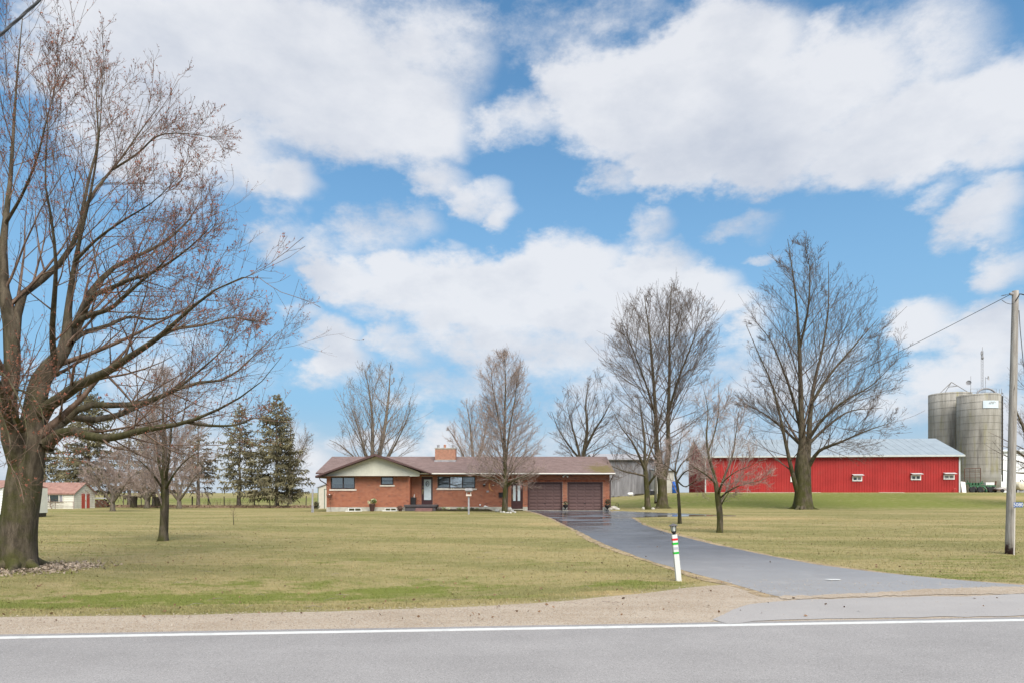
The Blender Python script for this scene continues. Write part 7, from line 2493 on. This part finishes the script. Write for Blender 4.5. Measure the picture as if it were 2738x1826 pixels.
# litter ring round the big maple
cnt = 2600
rg3 = np.random.default_rng(5)
a = rg3.uniform(0, 6.283, cnt)
rr = np.abs(rg3.normal(.55, .32, cnt)) + .25
px_ = gm.x + np.cos(a) * rr * 1.15 + np.where(np.cos(a) > 0, .25, 0) * rg3.random(cnt)
py_ = gm.y + np.sin(a) * rr
d = nrm(rg3.normal(0, 1, (cnt, 3)) * [1, 1, .5])
e = nrm(np.cross(d, rg3.normal(0, 1, (cnt, 3))))
c = np.stack([px_, py_, tz(px_, py_) + rg3.uniform(.005, .05, cnt)], -1)
sz = rg3.uniform(.02, .045, (cnt, 1))
q = np.stack([c - d * sz, c + e * sz * .55, c + d * sz, c - e * sz * .55], 1)
M['chips'] = plain('bark_chips', (.33, .26, .20), .95, .45, 9)
link('bark_chips', mesh_np('bark_chips', q, (np.arange(cnt)[:, None] * 4 + np.arange(4)[None]).astype(int)), M['chips'], kind='stuff')
# pebbles on the shoulder
cnt = 9000
x = rg3.uniform(-9, 12, cnt)
lo = 8.3 + .087 * x
hi = grass_edge(x)
y = lo + (hi - lo) * rg3.random(cnt) ** .9
keep = ~((x > 2.9) & (y < 10.2 + .05 * x))
keep |= rg3.random(cnt) < .06
x, y = x[keep], y[keep]
cnt = len(x)
s = np.minimum(np.abs(rg3.normal(0, .0045, cnt)) + .003, .014)
base = np.array([[1, 0, 0], [0, 1, 0], [-1, 0, 0], [0, -1, 0], [0, 0, .8], [0, 0, -.4]])
jit = rg3.uniform(.6, 1.3, (cnt, 6, 1))
P = np.stack([x, y, tz(x, y) + .012], -1)[:, None, :] + base[None] * jit * s[:, None, None]
fa = np.array([[0, 1, 4], [1, 2, 4], [2, 3, 4], [3, 0, 4]])
F3 = (np.arange(cnt)[:, None, None] * 6 + fa[None]).reshape(-1, 3)


def m_pebble(n, bs):
    r_ = n('ShaderNodeNewGeometry').outputs['Random Per Island']
    cr = n.mix(n.ramp(r_, 0, 1, smooth=False), (.22, .17, .13), (.46, .40, .33))
    setb(n, bs, color=cr, rough=.9, spec=.2)


M['pebble'] = new_mat('pebbles', m_pebble)
link('gravel_stones', mesh_np('gravel_stones', P, F3), M['pebble'], kind='stuff')

# ------------------------------------------------------------------ grass blades on the nearer lawn
NB = 215000
rg4 = np.random.default_rng(9)
yy = 8.8 * np.exp(rg4.random(NB) ** 1.1 * math.log(72 / 8.8))
xx = (rg4.random(NB) * 2 - 1) * yy * .80
front = grass_edge(xx) + rg4.normal(0, .05, NB)
ok = yy > front
# keep the driveway clear
DLn, DRn = spline(dl, 120), spline(dr, 120)
o1, o2 = np.argsort(DLn[:, 1]), np.argsort(DRn[:, 1])
xl_d = np.interp(yy, DLn[o1, 1], DLn[o1, 0], left=DLn[o1[0], 0])
xr_d = np.interp(yy, DRn[o2, 1], DRn[o2, 0], left=60)
nearroad = yy < 12.0
ok &= ~((xx > xl_d - .02 + rg4.normal(0, .04, NB)) & (xx < xr_d + .02 + rg4.normal(0, .04, NB)))
g0 = [(p.x, p.y) for p in row([(1775, 1366), (1880, 1362), (2000, 1356), (2150, 1345), (2400, 1343)])]
gxx, gyy = np.array([p[0] for p in g0]), np.array([p[1] for p in g0])
ok &= ~((xx > gxx[0] - .6) & (yy < np.interp(xx, gxx, gyy) + .05))
ok &= ~((yy > 51.0) & (yy < 62.5) & (xx > xL - .4) & (xx < xR + .6))
BLn, BRn = spline(bl, 60), spline(br, 60)
ok &= ~((xx > BLn[0, 0]) & (yy > np.interp(xx, BRn[:, 0], BRn[:, 1]) - .1) & (yy < np.interp(xx, BLn[:, 0], BLn[:, 1]) + .1) & (xx < BLn[-1, 0] + .3))
ok &= ~((yy > 46) & (yy < 53.2) & (xx > X(1395, 50)) & (xx < X(1640, 50)))
ok &= rg4.random(NB) < sm(74, 48, yy) + .05
xx, yy = xx[ok], yy[ok]
n_ = len(xx)
far = np.clip((yy - 9) / 30, 0, 1)
h = (.016 + .024 * rg4.random(n_)) * (1 - .35 * sm(20, 45, yy))
edge = np.exp(-np.abs(yy - grass_edge(xx)) / .12) * (xx < 3.5)
h *= 1 + 1.8 * edge * rg4.random(n_)
w = (.003 + .0025 * rg4.random(n_)) * (1 + 3.2 * far)
az = rg4.uniform(0, 6.283, n_)
z = tz(xx, yy) - .004
b0_ = np.stack([xx - np.cos(az) * w, yy - np.sin(az) * w, z], -1)
b1_ = np.stack([xx + np.cos(az) * w, yy + np.sin(az) * w, z], -1)
ln = rg4.normal(0, .7, (n_, 2)) * h[:, None]
tp = np.stack([xx + ln[:, 0], yy + ln[:, 1], z + h], -1)
gm_ = mesh_np('grass', np.stack([b0_, b1_, tp], 1), (np.arange(n_)[:, None] * 3 + np.arange(3)[None]).astype(int))
set_attrs(gm_, np.repeat(xx, 3), np.repeat(yy, 3))
link('grass', gm_, M['blade'], kind='stuff')
# fallen twigs on the lawn and shoulder
mb = MB()
r = random.Random(31)
for i in range(70):
    y = 9.5 + 22 * r.random() ** 1.6
    x = r.uniform(-.75, .72) * y
    if x > 1 and y < 16 and x > 1.5:
        if r.random() < .7:
            continue
    z = float(tz(x, y)) + .03
    a = r.uniform(0, 3.14)
    L = r.uniform(.05, .22)
    dx, dy = math.cos(a) * L, math.sin(a) * L * .7
    mb.tube([(x - dx, y - dy, z), (x, y, z + r.uniform(.005, .03)), (x + dx, y + dy, z)], [.002, .0035, .002], 4)
mb.build('fallen_twigs', M['twig_grey'], None, kind='stuff')

# dead leaves blown over the lawn and shoulder
cnt = 900
rg6 = np.random.default_rng(61)
y = 8.5 * np.exp(rg6.random(cnt) * math.log(36 / 8.5))
x = (rg6.random(cnt) * 2 - 1) * y * .76
ok = (y > 8.4 + .087 * x) & ~((x > np.interp(y, DLn[o1, 1], DLn[o1, 0], left=DLn[o1[0], 0])) & (x < np.interp(y, DRn[o2, 1], DRn[o2, 0], left=60)) & (rg6.random(cnt) > .12))
x, y = x[ok], y[ok]
cnt = len(x)
d = nrm(rg6.normal(0, 1, (cnt, 3)) * [1, 1, .45])
e = nrm(np.cross(d, rg6.normal(0, 1, (cnt, 3))))
c = np.stack([x, y, tz(x, y) + rg6.uniform(.015, .04, cnt)], -1)
sz = rg6.uniform(.014, .034, (cnt, 1))
q = np.stack([c - d * sz, c + e * sz * .6, c + d * sz, c - e * sz * .6], 1)
M['deadleaf'] = plain('dead_leaves', (.17, .10, .055), .9, .5, 3.0)
link('dead_leaves', mesh_np('dead_leaves', q, (np.arange(cnt)[:, None] * 4 + np.arange(4)[None]).astype(int)), M['deadleaf'], kind='stuff')
